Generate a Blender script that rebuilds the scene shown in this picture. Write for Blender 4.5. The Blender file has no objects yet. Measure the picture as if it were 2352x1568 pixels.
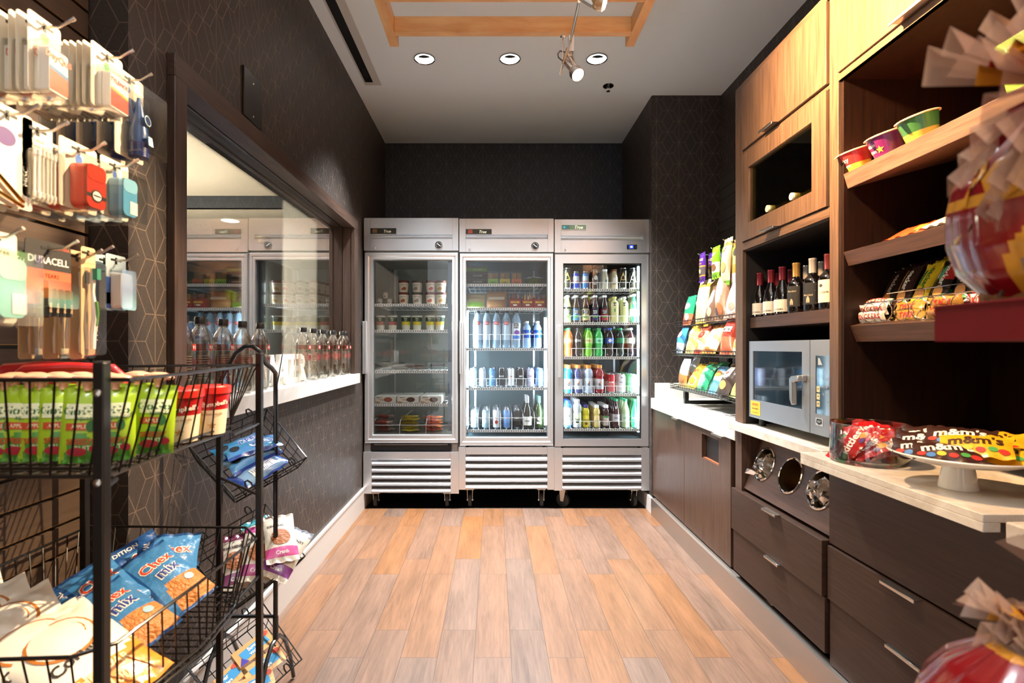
import bpy, math, random
from mathutils import Vector, Matrix, Euler
R = math.radians
random.seed(7)
scene = bpy.context.scene
COL = scene.collection
F = 1180.0; VX, VY, EYE = 1135.0, 797.0, 1.18
# ------------------------------------------------------------------ camera, world, exposure, main lights
cam = bpy.data.cameras.new('camera')
cam.sensor_width = 36; cam.lens = 36*F/2352
cam.shift_x = (1176-VX)/2352; cam.shift_y = (VY-784)/2352
cam.clip_start = .02
cam.dof.use_dof = True; cam.dof.focus_distance = 2.6; cam.dof.aperture_fstop = 4.5
co = bpy.data.objects.new('camera', cam); COL.objects.link(co)
co.location = (0, 0, EYE); co.rotation_euler = (R(90), 0, 0)
scene.camera = co
w = bpy.data.worlds.new('lobby_fill'); scene.world = w; w.use_nodes = True
# gradient fill for the unseen lobby, shaped for steel reflections: cool left, warm right
nt = w.node_tree; bg = nt.nodes['Background']; tc_ = nt.nodes.new('ShaderNodeTexCoord'); sx = nt.nodes.new('ShaderNodeSeparateXYZ'); nt.links.new(tc_.outputs['Generated'], sx.inputs[0])
cr = nt.nodes.new('ShaderNodeValToRGB'); mr = nt.nodes.new('ShaderNodeMapRange'); mr.inputs[1].default_value = -1; mr.inputs[2].default_value = 1; nt.links.new(sx.outputs[0], mr.inputs[0]); nt.links.new(mr.outputs[0], cr.inputs[0])
E = cr.color_ramp.elements; E[0].position = .2; E[0].color = (.93, .97, 1.0, 1); E[1].position = .75; E[1].color = (.62, .42, .27, 1)
e = E.new(.46); e.color = (1.0, 1.0, 1.0, 1); e = E.new(.56); e.color = (.72, .56, .42, 1)
nt.links.new(cr.outputs[0], bg.inputs[0]); bg.inputs[1].default_value = 1.0
vs = scene.view_settings
vs.view_transform = 'Standard'; vs.look = 'None'; vs.gamma = 1; vs.use_curve_mapping = False
vs.exposure = 0.17
EXP = 1.0
def light(name, kind, loc, to, power, col, size=.03, cone=90, blend=.6, sy=None):
    l = bpy.data.lights.new(name, kind); l.energy = power*EXP; l.color = col
    if kind == 'SPOT': l.spot_size = R(cone); l.spot_blend = blend; l.shadow_soft_size = size
    elif kind == 'AREA':
        l.size = size
        if sy: l.shape = 'RECTANGLE'; l.size_y = sy
    else: l.shadow_soft_size = size
    o = bpy.data.objects.new(name, l); COL.objects.link(o); o.location = loc
    d = Vector(to)-Vector(loc)
    o.rotation_euler = d.to_track_quat('-Z', 'Y').to_euler()
    return o
WARM = (1, .74, .46); WW = (1, .87, .72); COOL = (.72, .88, 1); NEUT = (.95, .98, 1)
# downlights in the ceiling in front of the coolers
for dx in (-.434, .098, .64):
    light('downlight_lamp', 'SPOT', (dx, 3.2, 2.93), (dx, 2.95, 0), 540, NEUT, .045, 82, .8)
# unseen spots over the aisle, standing in for downlights, no fixtures built
for dx, dy, pw in ((0, 1.5, 30), (-.1, -.2, 45)):
    light('downlight_lamp', 'SPOT', (dx, dy, 2.93), (dx, dy, 0), pw, NEUT, .045, 120, .9)
# unseen uplight added only to brighten the ceiling
light('added_ceiling_fill', 'SPOT', (.1, .0, 1.9), (.1, .35, 2.97), 190, (.9, .96, 1), .02, 120, 1)
# track heads: one on the wood uppers, one on the aisle, one on the near merchandise
light('track_lamp', 'SPOT', (.42, 1.60, 2.34), (1.12, 1.40, 2.2), 480, (1, .62, .30), .03, 130, .9)
light('track_lamp', 'SPOT', (.46, 1.97, 2.22), (1.0, 2.6, .8), 8, WW, .03, 80, .8)
light('track_lamp', 'SPOT', (.55, 1.62, 2.42), (-.95, .78, 1.05), 430, WARM, .010, 50, .45)
light('track_lamp', 'SPOT', (.1, -.9, 2.55), (1.15, 1.3, 1.0), 95, WARM, .02, 60, .6)  # unseen warm spot added behind the camera to fill the right counter
# room beyond the window
light('hall_light', 'POINT', (-3.2, 4.0, 1.7), (0, 0, 0), 560, (1, .86, .68), .15)  # unseen mid-air point light added to brighten the hall ceiling
light('hall_light', 'SPOT', (-2.95, 5.76, 2.57), (-2.95, 5.76, 0), 60, WW, .05, 110, .8)

# ------------------------------------------------------------------ helpers
def P(px, py, Y): return Vector(((px-VX)*Y/F, Y, EYE-(py-VY)*Y/F))
def PX(px, py, X):
    Y = X*F/(px-VX); return Vector((X, Y, EYE-(py-VY)*Y/F))
def PZ(px, py, Z):
    Y = (EYE-Z)*F/(py-VY); return Vector(((px-VX)*Y/F, Y, Z))
def lin(c): return tuple((x/12.92 if x <= .04045 else ((x+.055)/1.055)**2.4) for x in c)
def rgb(h):
    if isinstance(h, str): return lin([int(h[i:i+2], 16)/255 for i in (0, 2, 4)])
    return h
_mats = {}
def newmat(name):
    m = bpy.data.materials.new(name); m.use_nodes = True
    return m, m.node_tree, m.node_tree.nodes['Principled BSDF']
def bumpnoise(nt, b, scale, strength, dist=.002, vec=None, detail=2):
    n = nt.nodes.new('ShaderNodeTexNoise'); n.inputs['Scale'].default_value = scale; n.inputs['Detail'].default_value = detail
    t = nt.nodes.new('ShaderNodeTexCoord'); mp = nt.nodes.new('ShaderNodeMapping')
    nt.links.new(t.outputs['Object'], mp.inputs[0]); nt.links.new(mp.outputs[0], n.inputs[0])
    if vec: mp.inputs['Scale'].default_value = vec
    bp = nt.nodes.new('ShaderNodeBump'); bp.inputs['Strength'].default_value = strength; bp.inputs['Distance'].default_value = dist
    nt.links.new(n.outputs[0], bp.inputs['Height']); nt.links.new(bp.outputs[0], b.inputs['Normal'])
    return n
def C(col, rough=.5, metal=0, spec=.5, emit=0, coat=0, bump=0, trans=0, name=None, bscale=60):
    k = (str(col), rough, metal, spec, emit, coat, bump, trans, bscale)
    if k in _mats: return _mats[k]
    m, nt, b = newmat(name or 'paint'); c = rgb(col)
    b.inputs['Base Color'].default_value = (*c, 1); b.inputs['Roughness'].default_value = rough
    b.inputs['Metallic'].default_value = metal; b.inputs['Specular IOR Level'].default_value = spec
    if coat: b.inputs['Coat Weight'].default_value = coat; b.inputs['Coat Roughness'].default_value = .08
    if trans: b.inputs['Transmission Weight'].default_value = trans
    if emit: b.inputs['Emission Color'].default_value = (*c, 1); b.inputs['Emission Strength'].default_value = emit
    if bump: bumpnoise(nt, b, bscale, bump, .006)
    _mats[k] = m; return m
def film(col, bump=.35, rough=.28): return C(col, rough, 0, .6, 0, .35, bump, 0, 'glossy_film', 38)
def mk(nt, op, a=None, b=None, c=None):
    n = nt.nodes.new('ShaderNodeMath'); n.operation = op
    for i, v in enumerate((a, b, c)):
        if v is None: continue
        if isinstance(v, (int, float)): n.inputs[i].default_value = v
        else: nt.links.new(v, n.inputs[i])
    return n.outputs[0]
def glassmat(name, tint, refl=1.0, ior=1.45, rough=.0, maxr=.9, flat=0):
    m = bpy.data.materials.new(name); m.use_nodes = True; nt = m.node_tree; nt.nodes.clear()
    o = nt.nodes.new('ShaderNodeOutputMaterial'); mx = nt.nodes.new('ShaderNodeMixShader')
    t = nt.nodes.new('ShaderNodeBsdfTransparent'); t.inputs[0].default_value = (*tint, 1)
    g = nt.nodes.new('ShaderNodeBsdfGlossy'); g.inputs['Roughness'].default_value = rough; g.inputs[0].default_value = (1, 1, 1, 1)
    fr = nt.nodes.new('ShaderNodeFresnel'); fr.inputs[0].default_value = ior
    f = mk(nt, 'MULTIPLY', fr.outputs[0], refl); f = mk(nt, 'ADD', f, flat); f = mk(nt, 'MINIMUM', f, maxr)
    nt.links.new(f, mx.inputs[0]); nt.links.new(t.outputs[0], mx.inputs[1]); nt.links.new(g.outputs[0], mx.inputs[2])
    nt.links.new(mx.outputs[0], o.inputs[0]); return m

class MB:
    def __init__(s): s.v = []; s.f = []; s.m = []; s.sm = []
    def add(s, vs_, fs, mi=0, smooth=False, M=None):
        n = len(s.v)
        s.v += [tuple(M @ Vector(p)) if M else tuple(p) for p in vs_]
        s.f += [tuple(n+i for i in f) for f in fs]; s.m += [mi]*len(fs) if isinstance(mi, int) else list(mi); s.sm += [smooth]*len(fs)
        return s
    def box(s, x0, x1, y0, y1, z0, z1, mi=0, M=None):
        v = [(x, y, z) for x in (x0, x1) for y in (y0, y1) for z in (z0, z1)]
        return s.add(v, [(0, 1, 3, 2), (4, 6, 7, 5), (0, 4, 5, 1), (2, 3, 7, 6), (0, 2, 6, 4), (1, 5, 7, 3)], mi, M=M)
    def prism(s, pts, a, b, axis, mi=0):
        # polygon pts in the two other axes, extruded a..b along axis
        def q(p, t): return {'x': (t, p[0], p[1]), 'y': (p[0], t, p[1]), 'z': (p[0], p[1], t)}[axis]
        n = len(pts)
        v = [q(p, a) for p in pts]+[q(p, b) for p in pts]
        return s.add(v, [tuple(range(n))[::-1], tuple(range(n, 2*n))]+[(i, (i+1) % n, (i+1) % n+n, i+n) for i in range(n)], mi)
    def tube(s, pts, r, n=6, mi=0, closed=False, caps=True, rs=None):
        pts = [Vector(p) for p in pts]; N = len(pts); v = []; nrm = None
        for i, p in enumerate(pts):
            a = pts[i-1] if (i or closed) else p; b = pts[(i+1) % N] if (i < N-1 or closed) else p
            t = (b-a)
            if t.length < 1e-9: t = Vector((0, 0, 1))
            t.normalize()
            if nrm is None:
                nrm = t.orthogonal().normalized()
            else:
                nrm = nrm-t*nrm.dot(t)
                if nrm.length < 1e-6: nrm = t.orthogonal()
                nrm.normalize()
            bn = t.cross(nrm); rr = rs[i] if rs else r
            for k in range(n):
                an = 2*math.pi*k/n; v.append(p+nrm*(rr*math.cos(an))+bn*(rr*math.sin(an)))
        fs = []
        for i in range(N if closed else N-1):
            j = (i+1) % N
            for k in range(n):
                l = (k+1) % n; fs.append((i*n+k, i*n+l, j*n+l, j*n+k))
        if caps and not closed: fs += [tuple(range(n))[::-1], tuple(range((N-1)*n, N*n))]
        return s.add(v, fs, mi, True)
    def lathe(s, prof, n=16, mi=0, M=None, c=(0, 0, 0), sq=1.0, cap=True):
        # prof: (r, z[, mi of the band that follows])
        v = []; fs = []; ms = []
        for (r, z, *_) in prof:
            for k in range(n):
                a = 2*math.pi*k/n; v.append((c[0]+r*math.cos(a), c[1]+r*sq*math.sin(a), c[2]+z))
        for i in range(len(prof)-1):
            m = prof[i][2] if len(prof[i]) > 2 else mi
            for k in range(n):
                l = (k+1) % n; fs.append((i*n+k, i*n+l, (i+1)*n+l, (i+1)*n+k)); ms.append(m)
        if cap and prof[0][0] > 1e-5: fs.append(tuple(range(n))[::-1]); ms.append(prof[0][2] if len(prof[0]) > 2 else mi)
        if cap and prof[-1][0] > 1e-5: fs.append(tuple(range((len(prof)-1)*n, len(prof)*n))); ms.append(prof[-2][2] if len(prof[-2]) > 2 else mi)
        return s.add(v, fs, ms, True, M)
    def disc(s, fn, rx, ry, mi=0, n=20, cx=0, cy=0):
        v = [fn(cx, cy)]+[fn(cx+rx*math.cos(2*math.pi*k/n), cy+ry*math.sin(2*math.pi*k/n)) for k in range(n)]
        return s.add(v, [(0, 1+k, 1+(k+1) % n) for k in range(n)], mi)
    def poly(s, fn, pts, mi=0): return s.add([fn(*p) for p in pts], [tuple(range(len(pts)))], mi)
    def text(s, t, size, fn, mi=0, cx=0, cy=0, rot=0, bold=.012, w=None):
        vs_, fs = textgeo(t, bold)
        ca, sa = math.cos(R(rot)), math.sin(R(rot)); sx = size
        if w: sx = w/max(.01, max(p[0] for p in vs_)*2)
        return s.add([fn(cx+x*sx*ca-y*size*sa, cy+x*sx*sa+y*size*ca) for x, y in vs_], fs, mi)
    def build(s, name, mats, parent=None, loc=None, rot=None, bev=0, angle=35, kind=None):
        me = bpy.data.meshes.new(name); me.from_pydata(s.v, [], s.f)
        if not isinstance(mats, (list, tuple)): mats = [mats]
        for m in mats: me.materials.append(m)
        me.polygons.foreach_set('material_index', s.m); me.polygons.foreach_set('use_smooth', s.sm)
        me.update(); me.set_sharp_from_angle(angle=R(angle))
        o = bpy.data.objects.new(name, me); COL.objects.link(o)
        if parent: o.parent = parent
        if loc is not None: o.location = loc
        if rot is not None: o.rotation_euler = rot
        if bev:
            b = o.modifiers.new('bevel', 'BEVEL'); b.width = bev; b.segments = 2; b.limit_method = 'ANGLE'; b.angle_limit = R(50)
        if kind: o['kind'] = kind
        return o
_tg = {}
def textgeo(t, bold=.012):
    k = (t, bold)
    if k not in _tg:
        cu = bpy.data.curves.new('lettering', 'FONT'); cu.body = t; cu.offset = bold; cu.resolution_u = 2
        ob = bpy.data.objects.new('lettering', cu); COL.objects.link(ob)
        bpy.context.view_layer.update()
        me = bpy.data.meshes.new_from_object(ob)
        vs_ = [(p.co.x, p.co.y) for p in me.vertices]; fs = [tuple(p.vertices) for p in me.polygons]
        xs = [p[0] for p in vs_] or [0]; ys = [p[1] for p in vs_] or [0]
        ax, ay = (min(xs)+max(xs))/2, (min(ys)+max(ys))/2
        _tg[k] = ([(x-ax, y-ay) for x, y in vs_], fs)
        bpy.data.objects.remove(ob); bpy.data.curves.remove(cu); bpy.data.meshes.remove(me)
    return _tg[k]
def plane(o, ux, uy):
    o, ux, uy = Vector(o), Vector(ux), Vector(uy)
    return lambda x, y: o+ux*x+uy*y
def tag(o, label, cat, group=None, kind=None):
    o['label'] = label; o['category'] = cat
    if group: o['group'] = group
    if kind: o['kind'] = kind
    return o
def thing(name, label, cat, loc=(0, 0, 0), rot=(0, 0, 0), group=None):
    o = bpy.data.objects.new(name, None); COL.objects.link(o); o.empty_display_size = .05
    o.location = loc; o.rotation_euler = rot; return tag(o, label, cat, group)
def kids(o): return [c for c in bpy.data.objects if c.parent == o]
def dup(src, loc, rot=None, label=None, group=None, scale=None):
    r = src.copy(); COL.objects.link(r); r.location = loc
    if rot is not None: r.rotation_euler = rot
    if scale: r.scale = scale
    if label: r['label'] = label
    if group: r['group'] = group
    for ch in src.children:
        c = ch.copy(); COL.objects.link(c); c.parent = r
        for g in ch.children:
            d = g.copy(); COL.objects.link(d); d.parent = c
    return r
ORD = ['first', 'second', 'third', 'fourth', 'fifth', 'sixth', 'seventh', 'eighth', 'ninth', 'tenth', 'eleventh', 'twelfth']
def struct(name, mb, mat, bev=0): return mb.build(name, mat, bev=bev, kind='structure')

# ------------------------------------------------------------------ materials of the place
def posxyz(nt):
    g = nt.nodes.new('ShaderNodeNewGeometry'); s = nt.nodes.new('ShaderNodeSeparateXYZ')
    nt.links.new(g.outputs['Position'], s.inputs[0]); return g, s.outputs
def mixc(nt, f, a, b):
    m = nt.nodes.new('ShaderNodeMix'); m.data_type = 'RGBA'
    nt.links.new(f, m.inputs[0]) if not isinstance(f, (int, float)) else setattr(m.inputs[0], 'default_value', f)
    for i, v in ((6, a), (7, b)):
        if isinstance(v, tuple): m.inputs[i].default_value = (*v, 1)
        else: nt.links.new(v, m.inputs[i])
    return m.outputs[2]
def wallpaper(axis, base='37302c', line='7b6a5c', off=0.0):
    m, nt, b = newmat('geometric_wallpaper'); g, S = posxyz(nt)
    A, B = .0800, .0760
    def fold(v, h, o):
        t = mk(nt, 'ADD', v, o); t = mk(nt, 'FLOORED_MODULO', t, 2*h); return mk(nt, 'ABSOLUTE', mk(nt, 'SUBTRACT', t, h))
    sn = nt.nodes.new('ShaderNodeSeparateXYZ'); nt.links.new(g.outputs['Normal'], sn.inputs[0])
    ny = mk(nt, 'GREATER_THAN', mk(nt, 'ABSOLUTE', sn.outputs[1]), .5)
    uu = mk(nt, 'ADD', mk(nt, 'MULTIPLY', ny, S[0]), mk(nt, 'MULTIPLY', mk(nt, 'SUBTRACT', 1, ny), S[1]))
    x = fold(uu, A, off); y = fold(S[2], B, .02)
    right = mk(nt, 'GREATER_THAN', x, A/2); xm = mk(nt, 'SUBTRACT', x, mk(nt, 'MULTIPLY', right, A/2))
    k = 2*B/A; dd = mk(nt, 'MULTIPLY', mk(nt, 'ABSOLUTE', mk(nt, 'SUBTRACT', y, mk(nt, 'MULTIPLY', xm, k))), 1/math.sqrt(1+k*k))
    hy = mk(nt, 'ABSOLUTE', mk(nt, 'SUBTRACT', y, mk(nt, 'MULTIPLY', right, B)))
    d = mk(nt, 'MINIMUM', mk(nt, 'MINIMUM', x, dd), hy)
    mr = nt.nodes.new('ShaderNodeMapRange'); mr.inputs[1].default_value = .0006; mr.inputs[2].default_value = .0019
    mr.inputs[3].default_value = 1; mr.inputs[4].default_value = 0; nt.links.new(d, mr.inputs[0])
    mp = nt.nodes.new('ShaderNodeMapping'); mp.inputs['Scale'].default_value = (1, 1, 1); nt.links.new(g.outputs['Position'], mp.inputs[0])
    n = nt.nodes.new('ShaderNodeTexNoise'); n.inputs['Scale'].default_value = 260; n.inputs['Detail'].default_value = 2; nt.links.new(mp.outputs[0], n.inputs[0])
    n2 = nt.nodes.new('ShaderNodeTexNoise'); n2.inputs['Scale'].default_value = 7; nt.links.new(g.outputs['Position'], n2.inputs[0])
    c0 = rgb(base); c1 = tuple(v*.45 for v in c0)
    fab = mixc(nt, mk(nt, 'MULTIPLY', n.outputs[0], 1.0), c1, tuple(v*1.5 for v in c0))
    nt.links.new(mixc(nt, mk(nt, 'MULTIPLY', mr.outputs[0], .62), fab, rgb(line)), b.inputs['Base Color'])
    b.inputs['Roughness'].default_value = .48; b.inputs['Specular IOR Level'].default_value = .42
    bp = nt.nodes.new('ShaderNodeBump'); bp.inputs['Strength'].default_value = .35; bp.inputs['Distance'].default_value = .001
    nt.links.new(n.outputs[0], bp.inputs['Height']); nt.links.new(bp.outputs[0], b.inputs['Normal'])
    return m
WPX = wallpaper('x', off=.04); WPY = wallpaper('y', off=.065); WPB = wallpaper('x', base='2c2f33', line='5a5f66', off=.02)
def woodmat(name, dark, light_, sc=(60, 60, 4), rough=.42, rot=(0, 0, 0), coat=0, bump=.12, sp=.4):
    m, nt, b = newmat(name); t = nt.nodes.new('ShaderNodeTexCoord'); mp = nt.nodes.new('ShaderNodeMapping')
    nt.links.new(t.outputs['Object'], mp.inputs[0]); mp.inputs['Scale'].default_value = sc
    n = nt.nodes.new('ShaderNodeTexNoise'); n.inputs['Scale'].default_value = 1; n.inputs['Detail'].default_value = 5; n.inputs['Roughness'].default_value = .6
    n.inputs['Distortion'].default_value = .35
    nt.links.new(mp.outputs[0], n.inputs[0])
    cr = nt.nodes.new('ShaderNodeValToRGB'); cr.color_ramp.elements[0].position = .32; cr.color_ramp.elements[1].position = .7
    cr.color_ramp.elements[0].color = (*rgb(dark), 1); cr.color_ramp.elements[1].color = (*rgb(light_), 1)
    nt.links.new(n.outputs[0], cr.inputs[0]); nt.links.new(cr.outputs[0], b.inputs['Base Color'])
    b.inputs['Roughness'].default_value = rough; b.inputs['Specular IOR Level'].default_value = sp
    if coat: b.inputs['Coat Weight'].default_value = coat; b.inputs['Coat Roughness'].default_value = .15
    bp = nt.nodes.new('ShaderNodeBump'); bp.inputs['Strength'].default_value = bump; bp.inputs['Distance'].default_value = .001
    nt.links.new(n.outputs[0], bp.inputs['Height']); nt.links.new(bp.outputs[0], b.inputs['Normal']); return m
ESP_V = woodmat('espresso_veneer_upright', '3f2b21', '5a4234', (110, 110, 5), .42, sp=.3)
ESP_H = woodmat('espresso_veneer_flat', '38271f', '52392e', (90, 5, 110), .42)
MAPLE = woodmat('maple_timber', 'c98f54', 'dcae76', (5, 26, 26), .4)
MAPLE_Y = woodmat('maple_timber_lengthwise', 'c98f54', 'dcae76', (26, 5, 26), .4)
SLATM = woodmat('slat_laminate', '46372d', '554437', (60, 5, 90), .5)
FRAMEW = woodmat('window_frame_wood', '33261f', '4c3a31', (90, 5, 90), .38)
FRAMEV = woodmat('window_frame_wood_upright', '33261f', '4c3a31', (90, 90, 5), .38)
def floormat():
    m, nt, b = newmat('wood_look_plank_tile'); g, S = posxyz(nt)
    W, L = .1402, .719
    cx = mk(nt, 'DIVIDE', mk(nt, 'ADD', S[0], .4965), W); ci = mk(nt, 'FLOOR', cx); fx = mk(nt, 'SUBTRACT', cx, ci)
    par = mk(nt, 'FLOORED_MODULO', ci, 2)
    cy = mk(nt, 'DIVIDE', mk(nt, 'ADD', mk(nt, 'SUBTRACT', S[1], 2.1435), mk(nt, 'MULTIPLY', par, .1905)), L)
    ri = mk(nt, 'FLOOR', cy); fy = mk(nt, 'SUBTRACT', cy, ri)
    def edge(f, size):
        return mk(nt, 'MULTIPLY', mk(nt, 'SUBTRACT', .5, mk(nt, 'ABSOLUTE', mk(nt, 'SUBTRACT', f, .5))), size)
    e = mk(nt, 'MINIMUM', edge(fx, W), edge(fy, L)); gr = mk(nt, 'LESS_THAN', e, .0011)
    cb = nt.nodes.new('ShaderNodeCombineXYZ'); nt.links.new(ci, cb.inputs[0]); nt.links.new(ri, cb.inputs[1])
    wn = nt.nodes.new('ShaderNodeTexWhiteNoise'); wn.noise_dimensions = '3D'; nt.links.new(cb.outputs[0], wn.inputs[0])
    off = nt.nodes.new('ShaderNodeVectorMath'); off.operation = 'MULTIPLY_ADD'; off.inputs[1].default_value = (9, 9, 9)
    nt.links.new(wn.outputs['Color'], off.inputs[0]); nt.links.new(g.outputs['Position'], off.inputs[2])
    mp = nt.nodes.new('ShaderNodeMapping'); mp.inputs['Scale'].default_value = (110, 7, 1); nt.links.new(off.outputs[0], mp.inputs[0])
    n = nt.nodes.new('ShaderNodeTexNoise'); n.inputs['Scale'].default_value = 1; n.inputs['Detail'].default_value = 6; n.inputs['Roughness'].default_value = .65; n.inputs['Distortion'].default_value = .5
    nt.links.new(mp.outputs[0], n.inputs[0])
    mp2 = nt.nodes.new('ShaderNodeMapping'); mp2.inputs['Scale'].default_value = (14, 2.2, 1); nt.links.new(off.outputs[0], mp2.inputs[0])
    n2 = nt.nodes.new('ShaderNodeTexNoise'); n2.inputs['Scale'].default_value = 1; n2.inputs['Detail'].default_value = 3; nt.links.new(mp2.outputs[0], n2.inputs[0])
    mixv = mk(nt, 'ADD', mk(nt, 'MULTIPLY', n.outputs[0], .6), mk(nt, 'MULTIPLY', n2.outputs[0], .4))
    cr = nt.nodes.new('ShaderNodeValToRGB'); E = cr.color_ramp.elements; E[0].position = .25; E[1].position = .75
    E[0].color = (*rgb('50371f' if 0 else '523824'), 1); E[1].color = (*rgb('8c6040'), 1); nt.links.new(mixv, cr.inputs[0])
    hs = nt.nodes.new('ShaderNodeHueSaturation'); nt.links.new(cr.outputs[0], hs.inputs['Color'])
    nt.links.new(mk(nt, 'ADD', .82, mk(nt, 'MULTIPLY', wn.outputs['Value'], .3)), hs.inputs['Value'])
    nt.links.new(mk(nt, 'ADD', .68, mk(nt, 'MULTIPLY', wn.outputs['Value'], .4)), hs.inputs['Saturation'])
    nt.links.new(mixc(nt, gr, hs.outputs[0], rgb('4a3a30')), b.inputs['Base Color'])
    b.inputs['Roughness'].default_value = .36; b.inputs['Specular IOR Level'].default_value = .5
    bp = nt.nodes.new('ShaderNodeBump'); bp.inputs['Strength'].default_value = .25; bp.inputs['Distance'].default_value = .001
    nt.links.new(mk(nt, 'SUBTRACT', mk(nt, 'MULTIPLY', n.outputs[0], .4), gr), bp.inputs['Height']); nt.links.new(bp.outputs[0], b.inputs['Normal'])
    return m
def stonemat(a='e6ddd0', v='c9bcab', sc=6, rough=.3):
    m, nt, b = newmat('pale_quartz'); g, S = posxyz(nt)
    n = nt.nodes.new('ShaderNodeTexNoise'); n.inputs['Scale'].default_value = sc; n.inputs['Detail'].default_value = 8; n.inputs['Roughness'].default_value = .7; n.inputs['Distortion'].default_value = 1.2
    nt.links.new(g.outputs['Position'], n.inputs[0])
    cr = nt.nodes.new('ShaderNodeValToRGB'); E = cr.color_ramp.elements; E[0].position = .4; E[1].position = .62
    E[0].color = (*rgb(v), 1); E[1].color = (*rgb(a), 1); nt.links.new(n.outputs[0], cr.inputs[0])
    nt.links.new(cr.outputs[0], b.inputs['Base Color']); b.inputs['Roughness'].default_value = rough; return m
STONE = stonemat(); STONEW = stonemat('d9d5cd', 'c9c3ba')
def steelmat(name='brushed_steel', col='d6dadf', rough=.24, vec=(2, 2, 420), bump=.10):
    m, nt, b = newmat(name); b.inputs['Base Color'].default_value = (*rgb(col), 1); b.inputs['Metallic'].default_value = .82
    b.inputs['Roughness'].default_value = rough; b.inputs['Anisotropic'].default_value = .5
    bumpnoise(nt, b, 1, bump, .001, vec); return m
STEEL = steelmat(); STEELD = steelmat('dull_steel', '8d8a87', .35)
ALU = C('dfe1e3', .28, .85, name='aluminium'); CHROME = C('e8e8e8', .08, 1, name='chrome'); DARKM = C('55524f', .35, 1, name='dark_metal')
BLACK = C('0b0b0c', .5, name='black'); BLKWIRE = C('0d0b0a', .32, 0, .5, coat=.3, name='black_coated_wire'); RUB = C('1a1a1b', .6, name='rubber')
WHITEP = C('f2f2f0', .4, name='white_plastic'); NICKEL = C('c8c2ba', .28, 1, name='satin_nickel')
CEILM = C('e0e6ea', .9, name='ceiling_paint'); HALLC = C('f0e4d2', .9, name='hall_ceiling_paint')
PANE = glassmat('clear_pane', (.97, .98, .98), 1.0, 1.5)
WINPANE = glassmat('window_pane', (.92, .94, .92), 2.3, 1.6, 0, .85, .05)
DARKPANE = glassmat('smoked_pane', (.62, .58, .30), 1.3, 1.5)
CLEARP = glassmat('clear_plastic', (.96, .97, .97), .5, 1.35, .10, .4, .01)
CRINK = glassmat('clear_film', (.86, .85, .83), 1.5, 1.5, .12, .8, .06)
# ================================================================== ROOM
XL, XR, YB, ZC = -.96, 1.62, 4.53, 2.977
struct('floor', MB().box(-1.4, 1.8, -.7, 4.7, -.05, 0), floormat())
mb = MB().box(-1.4, 2.0, -.7, 4.7, ZC, ZC+.08)
struct('ceiling', mb, CEILM)
# left wall with the window opening  (opening Y 1.52..3.50, Z 1.0..2.02)
mb = MB()
wt = -1.12
mb.box(wt, XL, 1.348, YB, 0, .94); mb.box(wt, XL, 1.348, YB, 2.02, ZC)
mb.box(wt, XL, 1.348, 1.52, .94, 2.02); mb.box(wt, XL, 3.50, YB, .94, 2.02)
struct('wall_left', mb, WPY)
struct('wall_left_return', MB().box(-1.2, wt, 1.348, 1.44, 0, ZC), WPX)
struct('wall_left_alcove', MB().box(-1.2, -1.085, -.7, 1.348, 0, ZC), C('2a211c', .6))
struct('wall_back', MB().box(wt, 1.3, YB, YB+.1, 0, ZC), WPB)
mb = MB().box(1.126, 1.3, 3.68, YB, 0, ZC); struct('wall_chase_side', mb, WPY)
mb = MB().box(1.128, 1.8, 3.669, 3.68, 0, ZC); struct('wall_chase_front', mb, WPX)
struct('wall_right', MB().box(XR, XR+.1, -.7, 3.669, 0, ZC), wallpaper('y', off=.02))
# slat panels on the right wall above the chip rack
mb = MB(); z = .85
while z < 2.36:
    mb.box(XR-.014, XR, 2.40, 3.665, z, z+.071); z += .076
mb.box(XR-.006, XR, 2.40, 3.665, .85, 2.36, 1)
struct('wall_right_slat_panel', mb, [C('3d3835', .45), C('99928c', .4, .8)])
# baseboards
struct('baseboard_left', MB().box(XL, XL+.014, 1.348, YB, 0, .145).box(XL, XL+.018, 1.348, YB, .145, .158), C('b9aea4', .5))
struct('baseboard_right', MB().box(1.112, 1.126, 3.60, YB, 0, .11), C('c9c4be', .5))
# black sheet standing in for the shade on the floor under the coolers
tag(MB().box(-.94, 1.11, 3.76, 4.5, 0, .003).build('floor_shade_sheet', C('080808', .45), bev=.001), 'thin black sheet standing in for floor shade beneath the three steel coolers', 'mat')
# air slot in the ceiling
mb = MB(); mb.box(-.885, -.772, -.69, 3.52, ZC-.004, ZC+.004)
o = mb.build('air_slot_diffuser', C('bdbab6', .6)); tag(o, 'long linear air slot in white frame on the ceiling by the left wall', 'air vent')
MB().box(-.872, -.82, -.69, 3.476, ZC-.006, ZC-.0035).build('slot_opening', BLACK, o)
MB().box(-.858, -.834, 3.30, 3.42, ZC-.008, ZC-.006).build('slot_damper', C('3a3a3a', .4, .6), o)
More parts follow.
